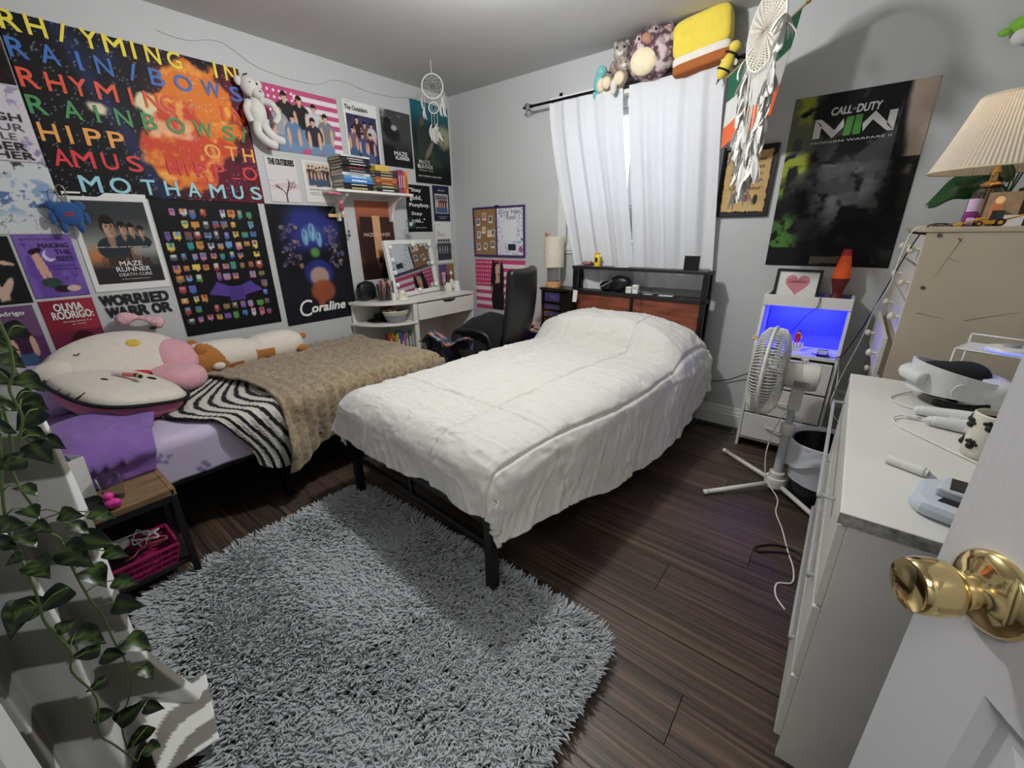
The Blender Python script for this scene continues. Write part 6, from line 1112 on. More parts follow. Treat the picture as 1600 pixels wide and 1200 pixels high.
def curtain(label, x0, x1, xb0, xb1, zt, zb, seed, sag, n_=7):
    u, v = np.meshgrid(np.linspace(0, 1, 150), np.linspace(0, 1, 110)); z = zt - (zt - zb) * v
    X = (x0 + (x1 - x0) * u) * (1 - v ** 1.3) + (xb0 + (xb1 - xb0) * u) * v ** 1.3
    amp = .008 + .012 * sst(0, .5, v) ; ph = n_ * u * 2 * PI * .5 + 2.2 * (vnoise(u * 3, v * 1.2, seed, 2) - .5)
    Yo = amp * (np.sin(ph) * (.6 + .7 * vnoise(u * 4, v * .8, seed + 3, 2)) + .25 * np.sin(2.3 * ph + 1)) - .004 * sst(.06, .0, v) * np.sin(u * 60)
    Z = z + sag(u, v); Y = 2.935 + Yo * (1 - .85 * sst(.05, .0, v)) * (1 - .6 * sst(.7, 1, v)) + sst(.1, .85, v) * .072
    o = npgrid(np.stack([X, Y, Z], -1), 'curtain', CURT); return tag(o, label, 'curtain')
curtain('left white curtain panel, its lower end gathered to the right behind the headboard', -1.955, -1.394, -1.68, -1.225, 2.215, .80, 501, lambda u, v: .10 * v * (u) - .0 * u)
curtain('right white curtain panel hanging straight, under the yellow cushion', -1.350, -.775, -1.235, -.70, 2.205, .93, 505, lambda u, v: 0 * u)
# plush row sitting on top of the curtains against the wall
ledge = thing('plush_ledge', 'narrow white ledge above the curtain rod carrying the plush toys', 'shelf', (0, 0, 2.165)); MB().box(-1.62, -.76, 2.96, YB, -.012, .012).build('board', WLAM, ledge)
def plush(name, label, loc, rz=0, mtx=None): return thing(name, label, 'plush', loc, rz, 'plush toys on top of the curtains')
PLY = 2.95
TEAL = M('teal_plush', (110, 186, 190), .95, bump=.4, bscale=180, sheen=.3); CRP = M('cream_belly_plush', (226, 212, 182), .95, bump=.4, bscale=180); TAUP = M('mottled_taupe_plush', (130, 112, 98), .95, bump=.6, bscale=110, var=.35, scale=50, rgb2=(176, 160, 144)); GREYP = M('mottled_grey_plush', (150, 140, 130), .95, var=.35, scale=45, bump=.6, bscale=110, rgb2=(196, 186, 174)); TIE = M('tie_dye_plush', (92, 62, 74), .95, var=.1, scale=22, bump=.5, bscale=130, rgb2=(196, 180, 178), sharp=.07); 
t = plush('plush_bird', 'teal plush bird with a cream belly, leftmost on the curtain top', (-1.565, PLY, 2.21), .3); MB().ell((0, 0, .03), (.042, .045, .07), None, 18, 12).build('body', TEAL, t, smooth='all'); MB().ell((.012, -.02, .085), (.036, .036, .036), None, 16, 10).build('head', TEAL, t, smooth='all'); MB().ell((.014, -.028, .01), (.032, .028, .042), None, 14, 10).build('belly', CRP, t, smooth='all'); MB().ell((.02, -.052, .085), (.008, .006, .008), None, 8, 6).build('eye', WPLA, t); MB().ell((.022, -.057, .085), (.004, .003, .004), None, 8, 6).build('pupil', INK, t); MB().ell((-.03, .0, -.02), (.015, .02, .04), None, 10, 8).build('wing', TEAL, t, smooth='all')
t = plush('plush_owl', 'small brown plush with a cream tummy and long arms next to the teal bird', (-1.50, PLY - .01, 2.20), .2); MB().ell((0, 0, .03), (.045, .04, .055), None, 16, 12).build('body', TAUP, t, smooth='all'); MB().ell((-.004, -.03, .022), (.034, .022, .036), None, 14, 10).build('belly', CRP, t, smooth='all'); MB().ell((.03, .01, .10), (.03, .03, .045), None, 12, 10).build('wing', TAUP, t, smooth='all'); MB().ell((.014, -.03, .075), (.008, .012, .006), None, 8, 6).build('beak', M('dark_beak', (60, 44, 40), .8), t)
t = plush('plush_raccoon', 'small mottled brown plush with a round cream belly and dangling white scarf', (-1.405, PLY - .02, 2.215), .15); MB().ell((0, 0, .02), (.05, .042, .055), None, 16, 12).build('body', TAUP, t, smooth='all'); MB().ell((-.004, -.032, .012), (.036, .02, .038), None, 14, 10).build('belly', CRP, t, smooth='all'); MB().ell((.02, -.02, .075), (.04, .036, .034), None, 14, 10).build('head', GREYP, t, smooth='all'); MB().ell((.03, -.05, .068), (.018, .014, .012), None, 10, 8).build('muzzle', WPL, t, smooth='all')
for s_ in (-1, 1): MB().ell((.024 + s_ * .014, -.053, .085), (.004, .004, .004), None, 8, 6).build('eye', INK, t); MB().ell((.02 + s_ * .03, -.01, .105), (.012, .009, .014), None, 8, 6).build('ear', TAUP, t, smooth='all')
MB().ell((-.035, -.035, -.03), (.022, .02, .045), None, 12, 8).build('leg', WPL, t, smooth='all')
t = plush('plush_kitten', 'striped grey-beige plush kitten sitting above the small brown ones', (-1.425, PLY + .0, 2.32), .3); MB().ell((0, 0, .06), (.05, .045, .055), None, 16, 12).build('head', GREYP, t, smooth='all'); MB().ell((.012, .01, .0), (.04, .04, .055), None, 14, 10).build('body', GREYP, t, smooth='all'); MB().ell((.0, -.038, .045), (.024, .016, .018), None, 12, 8).build('muzzle', WPL, t, smooth='all'); MB().ell((.0, -.052, .052), (.006, .004, .004), None, 8, 6).build('nose', INK, t)
for s_ in (-1, 1): MB().ell((s_ * .022, -.040, .074), (.007, .005, .007), None, 8, 6).build('eye', INK, t); MB().ell((s_ * .035, .0, .105), (.015, .009, .018), None, 8, 6).build('ear', GREYP, t, smooth='all')
MB().tube([(.03, -.03, .0), (.02, -.05, -.03), (.0, -.05, -.04)], .014, 8, smooth=4).build('arm', CRP, t, smooth='all')
t = plush('plush_bear', 'plump tie-dye mauve plush bear with a big cream belly in the middle of the row', (-1.205, PLY - .03, 2.215), .1); MB().ell((0, 0, .10), (.145, .085, .135), None, 26, 18, 2.4).build('body', TIE, t, smooth='all'); MB().ell((-.03, -.06, .055), (.085, .042, .075), None, 20, 14).build('belly', CRP, t, smooth='all'); MB().ell((-.02, -.078, .16), (.032, .018, .026), Matrix.Rotation(.5, 3, 'Y'), 14, 10).build('muzzle', M('tan_plush', (170, 124, 100), .95, bump=.4), t, smooth='all')
for dx_, dz_ in ((-.065, .165), (.03, .195)): MB().ell((dx_, -.078, dz_), (.006, .005, .009), None, 8, 6).build('eye', INK, t)
for dx_, dz_ in ((.09, .205),): MB().ell((dx_, .0, dz_), (.028, .018, .03), None, 14, 10).build('ear', TIE, t, smooth='all'); MB().ell((dx_ - .004, -.014, dz_), (.017, .010, .019), None, 12, 8).build('inner_ear', M('pink_plush', (214, 160, 170)), t, smooth='all')
MB().ell((-.09, .0, .195), (.026, .018, .022), None, 14, 10).build('ear', TIE, t, smooth='all')
BRZ = M('bronze_foil', (116, 98, 80), .22, .9)
for i, (x, z_, lb) in enumerate(((-1.335, 2.405, 'bronze balloon behind the left shoulder of the tie-dye bear'), (-1.205, 2.413, 'bronze balloon above the head of the tie-dye bear'))): o = MB().ell((0, 0, 0), (.05, .045, .032), None, 18, 12).build('balloon', BRZ, None, smooth='all'); o.location = (x, 2.985, z_); tag(o, lb, 'balloon')
YPL = M('yellow_plush', (226, 204, 76), .9, bump=.25, bscale=200, var=.05, sheen=.3)
t = plush('plush_cushion', 'plain square yellow cushion with a white stripe and brown lower edge, above the right curtain', (-.945, PLY - .02, 2.185), 0); tm = T(-.905, PLY - .03, 2.185) @ RY(rad(-7)) @ RX(rad(-4)); t.matrix_world = tm
def flatc(name, m_, z0, z1, D_=.058):
    b = MB(); b.ell((0, 0, (z0 + z1) / 2), (.158, D_, (z1 - z0) / 2), None, 32, 14, 5.0); return b.build(name, m_, t, smooth='all')
flatc('top', YPL, .065, .262); flatc('white_band', M('white_felt', (220, 216, 206), .9), .030, .085, .052); flatc('brown_base', M('brown_felt', (160, 92, 44), .9), -.012, .045, .054)
t = plush('plush_bee', 'small yellow plush bee with black stripes at the right end of the curtain top', (-.77, PLY - .06, 2.165), 0); t.matrix_world = T(-.765, PLY - .07, 2.155) @ RY(rad(25))
MB().ell((0, 0, 0), (.032, .032, .065), None, 16, 12).build('body', YPL, t, smooth='all'); MB().ell((0, -.004, .085), (.030, .030, .028), None, 14, 10).build('head', YPL, t, smooth='all')
for z_ in (-.02, .055): MB().tube([(.0325 * math.cos(q), .0325 * math.sin(q), z_) for q in [2 * PI * i / 20 for i in range(20)]], .005, 6, closed=True).build('stripe', BLKPL, t, smooth='all')
MB().cyl((0, 0, -.06), (0, 0, -.09), .007, .001, n=8).build('sting', BLKPL, t)
for s_ in (-1, 1): MB().ell((s_ * .03, .01, .03), (.022, .006, .014), Matrix.Rotation(s_ * .4, 3, 'Y'), 10, 8).build('wing', WPL, t, smooth='all')
# flag
t = thing('flag', 'green, white and orange flag hanging from a thin wooden stick right of the window', 'flag', (0, 0, 0))
p0, p1 = V3((-.76, 2.90, 2.10)), V3((-.40, 2.68, 2.268)); MB().cyl(p0, p1, .0045, n=8).build('stick', M('gold_stick', (176, 150, 96), .4), t, smooth=True); MB().lathe([(0, -.004), (.006, 0), (.008, .012), (.003, .03), (0, .034)], 12, mtx=T(*p1) @ (p1 - p0).to_track_quat('Z', 'Y').to_matrix().to_4x4()).build('finial', M('brass_finial', (190, 150, 80), .25, .9), t, smooth=True)
u, v = np.meshgrid(np.linspace(0, 1, 50), np.linspace(0, 1, 60)); q0 = np.array(p0 + (p1 - p0) * .06); q1 = np.array(p0 + (p1 - p0) * .96)
P = q0 + (q1 - q0) * u[..., None]; P[..., 2] -= v * (.36 + .06 * u); P[..., 0] -= .05 * v * u; P[..., 1] += .018 * np.sin(u * 9 + v * 2) * (.3 + v) 
fc = np.where((v < .36)[..., None], np.array(lin((28, 96, 66))), np.where((v < .70)[..., None], np.array(lin((216, 216, 212))), np.array(lin((230, 100, 44)))))
npgrid(P, 'cloth', FABRICP, t, fc, solid=.0015)
# large dreamcatcher
t = thing('dreamcatcher', 'large white crocheted dreamcatcher with long cords and feathers in front of the flag', 'dreamcatcher', (-.515, 2.50, ZC)); ax = Vector((math.cos(rad(47)), math.sin(rad(47)), 0)); HZ = -.305; HR = .150
ax = Vector((math.cos(rad(128)), math.sin(rad(128)), 0))
b = MB(); hoop(b, (0, 0, HZ), HR, .006, ax); b.build('hoop', CORD, t, smooth='all')
b = MB(); prev = None
for k_ in range(1, 13):
    r_ = HR * k_ / 13; nn_ = 26; pts = []
    for i in range(nn_ * 2): q = 2 * PI * i / (nn_ * 2); rr_ = r_ + HR / 26 * (1 if i % 2 else -1); pts.append(ax * rr_ * math.cos(q) + Vector((0, 0, HZ + rr_ * math.sin(q))))
    b.tube(pts, .0034, 4, closed=True)
b.build('doily', M('cream_crochet', (214, 208, 196), .9), t); MB().tube([(0, 0, 0), (0, 0, HZ + HR)], .002, 6).build('cord', CORD, t)
b = MB(); ends = []
for i in range(26): s_ = -.125 + .25 * i / 25; x0 = ax * s_ + Vector((0, 0, HZ - math.sqrt(max(0, HR * HR - s_ * s_)))); L_ = .34 + .10 * math.sin(i * 2.1) + .12 * (1 - abs(s_) / .13); x1 = ax * (s_ * .75 + rnd.uniform(-.01, .01)) + Vector((rnd.uniform(-.012, .012), rnd.uniform(-.012, .012), x0.z - L_)); b.tube([x0, (x0 + x1) / 2 + Vector((rnd.uniform(-.008, .008), 0, 0)), x1], .0018, 4); ends.append((x0, x1))
b.build('tassel_cord', CORD, t)
fm = []
for i in range(4):
    b = MB(); 
    for k_ in range(3): feather(b, (0, 0, 0), (rnd.uniform(-.012, .012), rnd.uniform(-.012, .012), -.105), .0115)
    fm.append(b)
first = {}
for i in range(190):
    x0, x1 = ends[rnd.randrange(26)]
    edge_ = rnd.random() < .5
    if edge_: x0, x1 = ends[rnd.choice((0, 1, 2, 23, 24, 25))]
    f_ = rnd.uniform(.1, .8) if edge_ else rnd.uniform(.62, 1.0); p = x0 + (x1 - x0) * f_; k_ = i % 4
    if k_ not in first: o = fm[k_].build('feather', FEA, t, smooth='all'); first[k_] = o
    else: o = first[k_].copy(); C.objects.link(o)
    sc = rnd.uniform(.7, 1.15); o.matrix_local = T(*p) @ RZ(rnd.uniform(0, 6.28)) @ RX(rnd.uniform(-.35, .35)) @ Matrix.Scale(sc, 4)
for z_, s_ in ((-.30, -.145), (-.36, -.14), (-.33, -.15), (-.36, .145), (-.42, .12)):
    for j in range(3): o = first[j].copy(); C.objects.link(o); o.matrix_local = T(*(ax * s_ + Vector((0, 0, z_)))) @ RZ(rnd.uniform(0, 6.28)) @ RX(rnd.uniform(-.7, .7)) @ Matrix.Scale(.9, 4)
# ================================================================== WHITE LED UNIT
t = thing('drawer_unit', 'narrow white vanity drawer unit with a blue-lit hutch against the back wall', 'cabinet', (-.16, 2.90, 0)); UX = .20
for s_ in (-1, 1): MB().add([(s_ * UX, -.12, 0), (s_ * UX, .14, 0), (s_ * UX, .14, .955), (s_ * UX, -.05, .955), (s_ * UX, -.05, .90), (s_ * UX, -.12, .66)], [(0, 1, 2, 3, 4, 5)]).build('side_panel', WLAM, t, solid=.014, off=s_ * -1 if False else 0)
MB().box(-UX + .007, UX - .007, -.12, .13, .618, .636).build('desktop', WLAM, t, bevel=.002); MB().box(-UX + .007, UX - .007, -.052, .13, .90, .914).build('top_shelf', WLAM, t); MB().box(-UX - .007, UX + .007, -.062, -.050, .893, .955).build('top_rail', WLAM, t, bevel=.002); MB().box(-UX + .007, UX - .007, .122, .13, .05, .955).build('back_panel', M('led_glow_tinted_panel', (92, 96, 168), .4, var=.03), t)  # back panel colour carries painted blue LED glow on top of the real light
for z0, z1 in ((.075, .235), (.245, .415), (.425, .605)):
    d_ = MB().box(-UX + .012, UX - .012, -.134, -.118, z0, z1).build('drawer', WLAM, t, bevel=.003); MB().box(-UX + .02, UX - .02, -.118, .11, z0 + .01, z1 - .02).build('drawer_box', WLAM, d_)
    zc = (z0 + z1) / 2 + .02; MB().tube([(-.06, -.134, zc), (-.055, -.15, zc - .004), (0, -.158, zc - .008), (.055, -.15, zc - .004), (.06, -.134, zc)], .0045, 6, smooth=4).build('drawer_handle', WPLA, d_, smooth='all')
MB().box(-UX + .007, UX - .007, -.11, .12, .05, .066).build('bottom', WLAM, t)
MB().box(-UX + .02, UX - .02, .09, .11, .886, .899).build('led_strip', M('blue_led', (90, 90, 255), .4, emis=3.0, var=0), t)
_l = light('blue_led_light', 'AREA', (-.16, 2.935, .885), 4.5, (.02, .025, 1.0), .34, (rad(38), 0, 0), .03); _l.data.spread = rad(125)
t = thing('heart_frame', 'black-framed print of a pink word heart on top of the white drawer unit', 'picture', mtx=T(-.345, 2.985, .914) @ RX(rad(84)) @ RZ(rad(-.5)))
b = MB(); rect(b, 0, .225, 0, .175, 0, .016, .014); b.build('frame', BLKP, t, bevel=.002); MB().box(.014, .211, .014, .161, 0, .008).build('mat', PAPER, t)
hp = []
for i in range(40): q = 2 * PI * i / 40; hp.append((.112 + .060 * math.sin(q) ** 3, .092 + .0041 * (13 * math.cos(q) - 5 * math.cos(2 * q) - 2 * math.cos(3 * q) - math.cos(4 * q))))
MB().prism(hp, .008, .0086).build('heart', M('pink_words', (206, 130, 142), .7, var=.35, scale=260), t); b = MB(); put_text(b, 'Cameron', .066, .158, .098, .116, .0092, .01); b.build('lettering', M('rose_ink', (150, 60, 80), .6), t)
b = MB()
for i, (s, x0, x1) in enumerate((('love kind smart', .062, .162), ('brave funny sister', .062, .162), ('happy friend', .072, .152), ('sweet', .092, .132))): put_text(b, s, x0, x1, .086 - .0115 * i, .0935 - .0115 * i, .0092)
t = thing('lava_lamp', 'orange-red lava lamp on a crackled dark red base, right end of the white drawer unit', 'lamp', (-.035, 2.97, .914)); LR = M('lava_glass_red', (216, 66, 36), .15, emis=.10, var=.3, scale=12, rgb2=(230, 110, 40))
MB().lathe([(0, 0), (.045, 0), (.042, .012), (.024, .055), (.024, .062), (.040, .125), (.042, .135), (0, .135)], 28).build('base', M('crackled_red', (96, 26, 30), .35, var=.5, scale=30), t, smooth=True); MB().lathe([(0, .135), (.041, .135), (.043, .150), (.024, .255), (0, .255)], 28).build('globe', LR, t, smooth=True); MB().lathe([(0, .255), (.024, .255), (.020, .288), (0, .292)], 24).build('cap', M('red_cap', (176, 34, 44), .35), t, smooth=True)
DZU = .636
t = thing('toy_figure', 'small toy figure in red with a yellow side and dark hair on the blue-lit desktop', 'figurine', (-.165, 2.90, DZU + .045)); MB().box(-.013, -.002, -.008, .008, 0, .028).build('leg', M('toy_red', (200, 40, 40), .3), t, bevel=.001); MB().box(.002, .013, -.008, .008, 0, .028).build('leg', M('toy_red', (200, 40, 40), .3), t, bevel=.001); MB().prism([(-.014, .028), (.014, .028), (.010, .052), (-.010, .052)], -.007, .007, RX(PI / 2)).build('torso', M('toy_red', (200, 40, 40), .3), t); MB().tube([(.011, 0, .048), (.018, -.004, .034), (.016, -.01, .026)], .004, 6).build('arm', M('toy_yellow', (220, 170, 70), .3), t); MB().tube([(-.011, 0, .048), (-.018, -.004, .034)], .004, 6).build('arm', M('toy_red', (200, 40, 40), .3), t); MB().cyl((0, 0, .052), (0, 0, .068), .0085, n=12).build('head', M('toy_yellow', (220, 170, 70), .3), t, smooth=True); MB().ell((0, .002, .068), (.011, .011, .008), None, 10, 8).build('hair', M('toy_brown', (60, 36, 30), .5), t, smooth='all')
t = thing('trinket_stand', 'white ceramic crown-shaped trinket stand under the toy figure', 'trinket', (-.165, 2.90, DZU)); MB().box(-.03, .03, -.02, .02, 0, .045).build('base', WPLA, t, bevel=.006)
for i in range(5): q = i - 2; MB().cyl((q * .014, -.022, .02), (q * .017, -.026, .05 + .008 * (i % 2)), .006, .003, n=8).build('spike', WPLA, t, smooth=True)
t = thing('phone_stand', 'small black photo holder at the right front of the blue-lit desktop', 'holder', (-.03, 2.835, DZU), .15); b = MB(); rect(b, -.025, .025, 0, .035, -.003, .003, .004); o = b.build('frame', BLKP, t); o.rotation_euler = (rad(70), 0, 0); MB().box(-.03, .03, -.03, .02, 0, .005).build('foot', BLKP, t, bevel=.001); MB().box(-.028, .028, .004, .012, .012, .03).build('card', PAPER, t)
t = thing('tablet', 'dark tablet with a white edge lying at the left front of the blue-lit desktop', 'tablet', (-.285, 2.835, DZU), .3); MB().box(-.05, .05, -.035, .035, 0, .008).build('body', WPLA, t, bevel=.003); MB().box(-.044, .044, -.029, .029, .008, .009).build('screen', M('dark_screen', (24, 26, 34), .08), t)
o = MB().tube([(-.33, 2.90, .86), (-.335, 2.92, .74), (-.32, 2.93, .70), (-.29, 2.91, .70), (-.25, 2.91, .69), (-.23, 2.89, .66), (-.21, 2.87, .645), (-.20, 2.85, .64)], .0022, 6, smooth=6).build('black_cable', BLKP, None, smooth='all'); tag(o, 'black cable drooping inside the left of the blue-lit hutch', 'cable')
o = MB().tube([(-.10, 2.835, .955), (-.105, 2.833, .90), (-.15, 2.90, .84), (-.19, 2.96, .76), (-.22, 2.98, .70)], .0022, 6, smooth=6).build('black_cable', BLKP, None, smooth='all'); tag(o, 'black cable slanting across the blue-lit back of the hutch', 'cable')
o = MB().tube([(-.08, 2.83, .645), (-.03, 2.80, .645), (.045, 2.76, .66), (.08, 2.70, .76), (.11, 2.6, .90), (.14, 2.4, 1.10), (.165, 2.28, 1.24), (.19, 2.22, 1.312), (.24, 2.20, 1.318)], .0026, 6, smooth=8).build('power_cable', BLKP, None, smooth='all'); tag(o, 'long dark cord running from the blue-lit desktop up to the top of the beige chest', 'cord')
o = MB().tube([(.05, 2.80, .62), (.065, 2.78, .50), (.06, 2.76, .40), (.09, 2.74, .33), (.13, 2.72, .30)], .0028, 6, smooth=8).build('power_cable', WPLA, None, smooth='all'); tag(o, 'white cord hanging beside the right side of the drawer unit', 'cord')
o = MB().tube([(-.66, 3.03, .30), (-.58, 3.03, .315), (-.50, 3.03, .345), (-.44, 3.02, .385), (-.37, 2.99, .43), (-.365, 2.93, .44)], .0035, 6, smooth=6).build('power_cable', BLKP, None, smooth='all'); tag(o, 'black cord along the back wall between the bed and the drawer unit', 'cord')
t = thing('yellow_rose', 'pale yellow ribbon rose stuck to the left edge of the drawer unit', 'ornament', (-.365, 2.80, .70)); YR = M('pale_yellow_cloth', (222, 206, 130), .8)
for i in range(7): q = i * 2.4; MB().ell((.006 * i * .35 * math.cos(q), -.006, .006 * i * .35 * math.sin(q)), (.010, .006, .010), None, 8, 6).build('petal', YR, t, smooth='all')
# ================================================================== FAN
fan = thing('pedestal_fan', 'white pedestal fan with a round cage on crossed feet beside the white drawer unit', 'fan', (-.09, 2.33, 0)); IVP = M('warm_white_plastic', (214, 212, 202), .35, var=.02)
for a_, L_ in ((222, .37), (137, .41), (-43, .40), (47, .36)):
    q = rad(a_); d = Vector((math.cos(q), math.sin(q), 0)); MB().tube([d * .03 + Vector((0, 0, .05)), d * L_ + Vector((0, 0, .014))], .0125, 8).build('foot', IVP, fan, smooth='all'); MB().tube([d * (L_ - .01) + Vector((0, 0, .0145)), d * (L_ + .012) + Vector((0, 0, .0135))], .0135, 8).build('foot_cap', WPLA, fan, smooth='all')
MB().lathe([(0, .035), (.048, .035), (.052, .06), (.048, .085), (.036, .088), (.036, .115), (.030, .12), (0, .12)], 24).build('hub', IVP, fan, smooth=True); MB().cyl((0, 0, .11), (0, 0, .36), .021, n=16).build('pole', M('grey_white_tube', (190, 192, 194), .3), fan, smooth=True); MB().lathe([(.027, .335), (.031, .34), (.031, .385), (.024, .395), (0, .395)], 20).build('collar', IVP, fan, smooth=True); MB().cyl((0, 0, .39), (0, 0, .50), .016, n=14).build('upper_pole', M('grey_white_tube', (190, 192, 194), .3), fan, smooth=True); MB().cyl((.02, -.01, .43), (.05, -.02, .43), .014, n=12).build('height_knob', IVP, fan, smooth=True); MB().box(-.022, .03, -.022, .022, .47, .60).build('neck', IVP, fan, bevel=.006)
FX = T(0, 0, .645) @ RZ(rad(180))      # local +x = blowing direction (to the left, slightly toward us)
def fb(mb, name, m_, sm='all', bevel=0): mb.v = [tuple(FX @ Vector(p)) for p in mb.v]; return mb.build(name, m_, fan, smooth=sm, bevel=bevel)
b = MB(); b.lathe([(0, 0), (.050, .0), (.062, .012), (.066, .05), (.066, .12), (.058, .14), (0, .145)], 28, mtx=T(.065, 0, 0) @ RY(-PI / 2)); fb(b, 'motor_housing', IVP, True)
b = MB().box(-.045, .015, .0655, .068, -.035, -.008); fb(b, 'rating_plate', M('grey_label', (120, 122, 124), .5), False); b = MB(); b.cyl((-.005, 0, .066), (-.005, 0, .082), .010, n=12).box(-.02, .01, -.006, .006, .078, .086); fb(b, 'oscillation_knob', IVP, True)
CR = .215
def cage(front):
    b = MB(); n_ = 84
    for i in range(n_):
        q = 2 * PI * i / n_; d = Vector((0, math.cos(q), math.sin(q)))
        if front: pts = [Vector((.195, 0, 0)) + d * .035, Vector((.197, 0, 0)) + d * .12, Vector((.188, 0, 0)) + d * .185, Vector((.165, 0, 0)) + d * (CR - .003), Vector((.135, 0, 0)) + d * CR]
        else: pts = [Vector((.062, 0, 0)) + d * .06, Vector((.062, 0, 0)) + d * .13, Vector((.072, 0, 0)) + d * .18, Vector((.095, 0, 0)) + d * (CR - .004), Vector((.132, 0, 0)) + d * CR]
        b.tube(pts, .0028, 4)
    for r_, x_ in (((.12, .197), (.185, .188)) if front else ((.13, .062), (.18, .072))): b.tube([Vector((x_, r_ * math.cos(2 * PI * i / 40), r_ * math.sin(2 * PI * i / 40))) for i in range(40)], .0018, 4, closed=True)
    return b
fb(cage(True), 'front_grille', IVP); fb(cage(False), 'rear_grille', IVP)
b = MB(); b.tube([Vector((.134, (CR + .003) * math.cos(2 * PI * i / 48), (CR + .003) * math.sin(2 * PI * i / 48))) for i in range(48)], .008, 8, closed=True); fb(b, 'cage_rim', IVP); b = MB().lathe([(0, 0), (.036, 0), (.036, .006), (0, .008)], 24, mtx=T(.194, 0, 0) @ RY(PI / 2)); fb(b, 'badge', IVP, True)
b = MB().lathe([(0, 0), (.03, 0), (.03, .04), (0, .045)], 20, mtx=T(.10, 0, 0) @ RY(PI / 2)); fb(b, 'blade_hub', IVP, True)
for k_ in range(3):
    a0 = 2 * PI * k_ / 3 + .3
    def bladef(u, v): r_ = .028 + .165 * v; a_ = a0 + (u - .5) * (1.5 - .3 * v); return (.12 + (u - .5) * .05 * (1 - .3 * v), r_ * math.cos(a_), r_ * math.sin(a_))
    b = MB().grid(bladef, 8, 8); b.v = [tuple(FX @ Vector(p)) for p in b.v]; b.build('blade', M('translucent_blade', (196, 200, 204), .3), fan, smooth='all', solid=.002)
o = MB().tube([(-.075, 2.345, .50), (-.13, 2.33, .40), (-.155, 2.31, .25), (-.145, 2.30, .13), (-.12, 2.29, .06), (-.06, 2.24, .012), (-.05, 2.12, .006), (-.01, 2.0, .005), (.03, 1.85, .005), (.06, 1.75, .005), (.065, 1.66, .005), (.02, 1.62, .005), (.025, 1.55, .005), (.06, 1.50, .005)], .0032, 6, smooth=8).build('power_cable', WPLA, None, smooth='all'); tag(o, 'white fan cord drooping from the pole and snaking over the floor to the dresser', 'cord')
o = MB().tube([(.10, 1.80, .005), (.03, 1.83, .006), (-.03, 1.80, .005), (-.075, 1.77, .005), (-.08, 1.80, .005), (-.02, 1.86, .005), (.05, 1.87, .005), (.11, 1.84, .005)], .0045, 6, smooth=8).build('power_cable', BLKP, None, smooth='all'); tag(o, 'short loop of black cord on the floor beside the white dresser', 'cord')
# bin with liner
t = thing('waste_bin', 'black round waste bin between the fan and the white dresser', 'bin', (.085, 2.36, 0)); MB().lathe([(0, 0), (.115, 0), (.148, .31), (.151, .32), (.144, .32), (.111, .008), (0, .008)], 36).build('body', M('black_bin', (24, 23, 24), .3), t, smooth=True)
bagm = M('plastic_liner', (226, 230, 236), .25, trans=.05, alpha=.85, var=.0, bump=.5, bscale=40, ior=1.2)
u, v = np.meshgrid(np.linspace(0, 1, 91)[:-1], np.linspace(0, 1, 30)); th = u * 2 * PI
rin = .126; prof_r = np.where(v < .5, .134 + .022 * (v / .5), .158 - .004 * ((v - .5) / .5)); prof_z = np.where(v < .5, .12 + .225 * (v / .5), .345 - (.165 + .065 * np.sin(th * 2 + 2.2) + .02 * np.sin(th * 5)) * ((v - .5) / .5))
rn = prof_r + .010 * (vnoise(u * 16 % 16, v * 6, 611, 2) - .5) + .006 * sst(.4, .55, v)
npP = np.stack([rn * np.cos(th), rn * np.sin(th), prof_z], -1); o = npgrid(npP, 'bin_liner', bagm, None, closed_u=True); o.location = (.085, 2.36, 0); tag(o, 'translucent white plastic liner folded over the rim of the black bin', 'bag')
# ================================================================== WHITE DRESSER (right)
X0, Y0, Y1, ZT = .10, .965, 2.05, .768
t = thing('dresser', 'low white dresser with clear acrylic pulls along the right wall', 'dresser', (X0, Y0, 0)); LY = Y1 - Y0
MB().box(-.018, XR - X0 - .02, -.004, LY + .004, ZT - .028, ZT).build('top', WLAM, t, bevel=.003); MB().box(0, XR - X0 - .02, 0, .018, 0, ZT - .028).build('end_panel', WLAM, t, bevel=.002); MB().box(0, XR - X0 - .02, LY - .018, LY, 0, ZT - .028).build('end_panel', WLAM, t, bevel=.002); MB().box(XR - X0 - .03, XR - X0 - .022, .018, LY - .018, .05, ZT - .028).build('back', WLAM, t); MB().box(.01, .03, .018, LY - .018, 0, .06).build('plinth', WLAM, t)
MB().box(-.0185, XR - X0 - .02, -.0052, -.004, ZT - .027, ZT - .001).build('worn_edge', M('scuffed_edge', (150, 148, 140), .6, var=.5, scale=60, rgb2=(186, 184, 176)), t)
for r_, (z0, z1) in enumerate(((.07, .285), (.293, .508), (.516, .732))):
    d_ = MB().box(-.016, .0, .006, LY - .006, z0, z1).build('drawer', WLAM, t, bevel=.002); MB().box(.0, .38, .03, LY - .03, z0 + .02, z1 - .03).build('drawer_box', WLAM, d_)
    zc = z1 - .05; PK = (.32, .32, 1.0)[r_]; ya, yb = (.20, LY - .12) if r_ == 2 else (.18, LY - .18); MB().tube([(q[0] * PK + .016 * PK - .016, q[1], q[2]) for q in [(-.016, ya, zc), (-.045, ya + .004, zc), (-.050, ya + .02, zc), (-.050, (ya + yb) / 2, zc), (-.050, yb - .02, zc), (-.045, yb - .004, zc), (-.016, yb, zc)]], .0055, 8, smooth=4).build('acrylic_pull', M('milky_acrylic', (214, 216, 216), .12, trans=.55, var=0), d_, smooth='all')
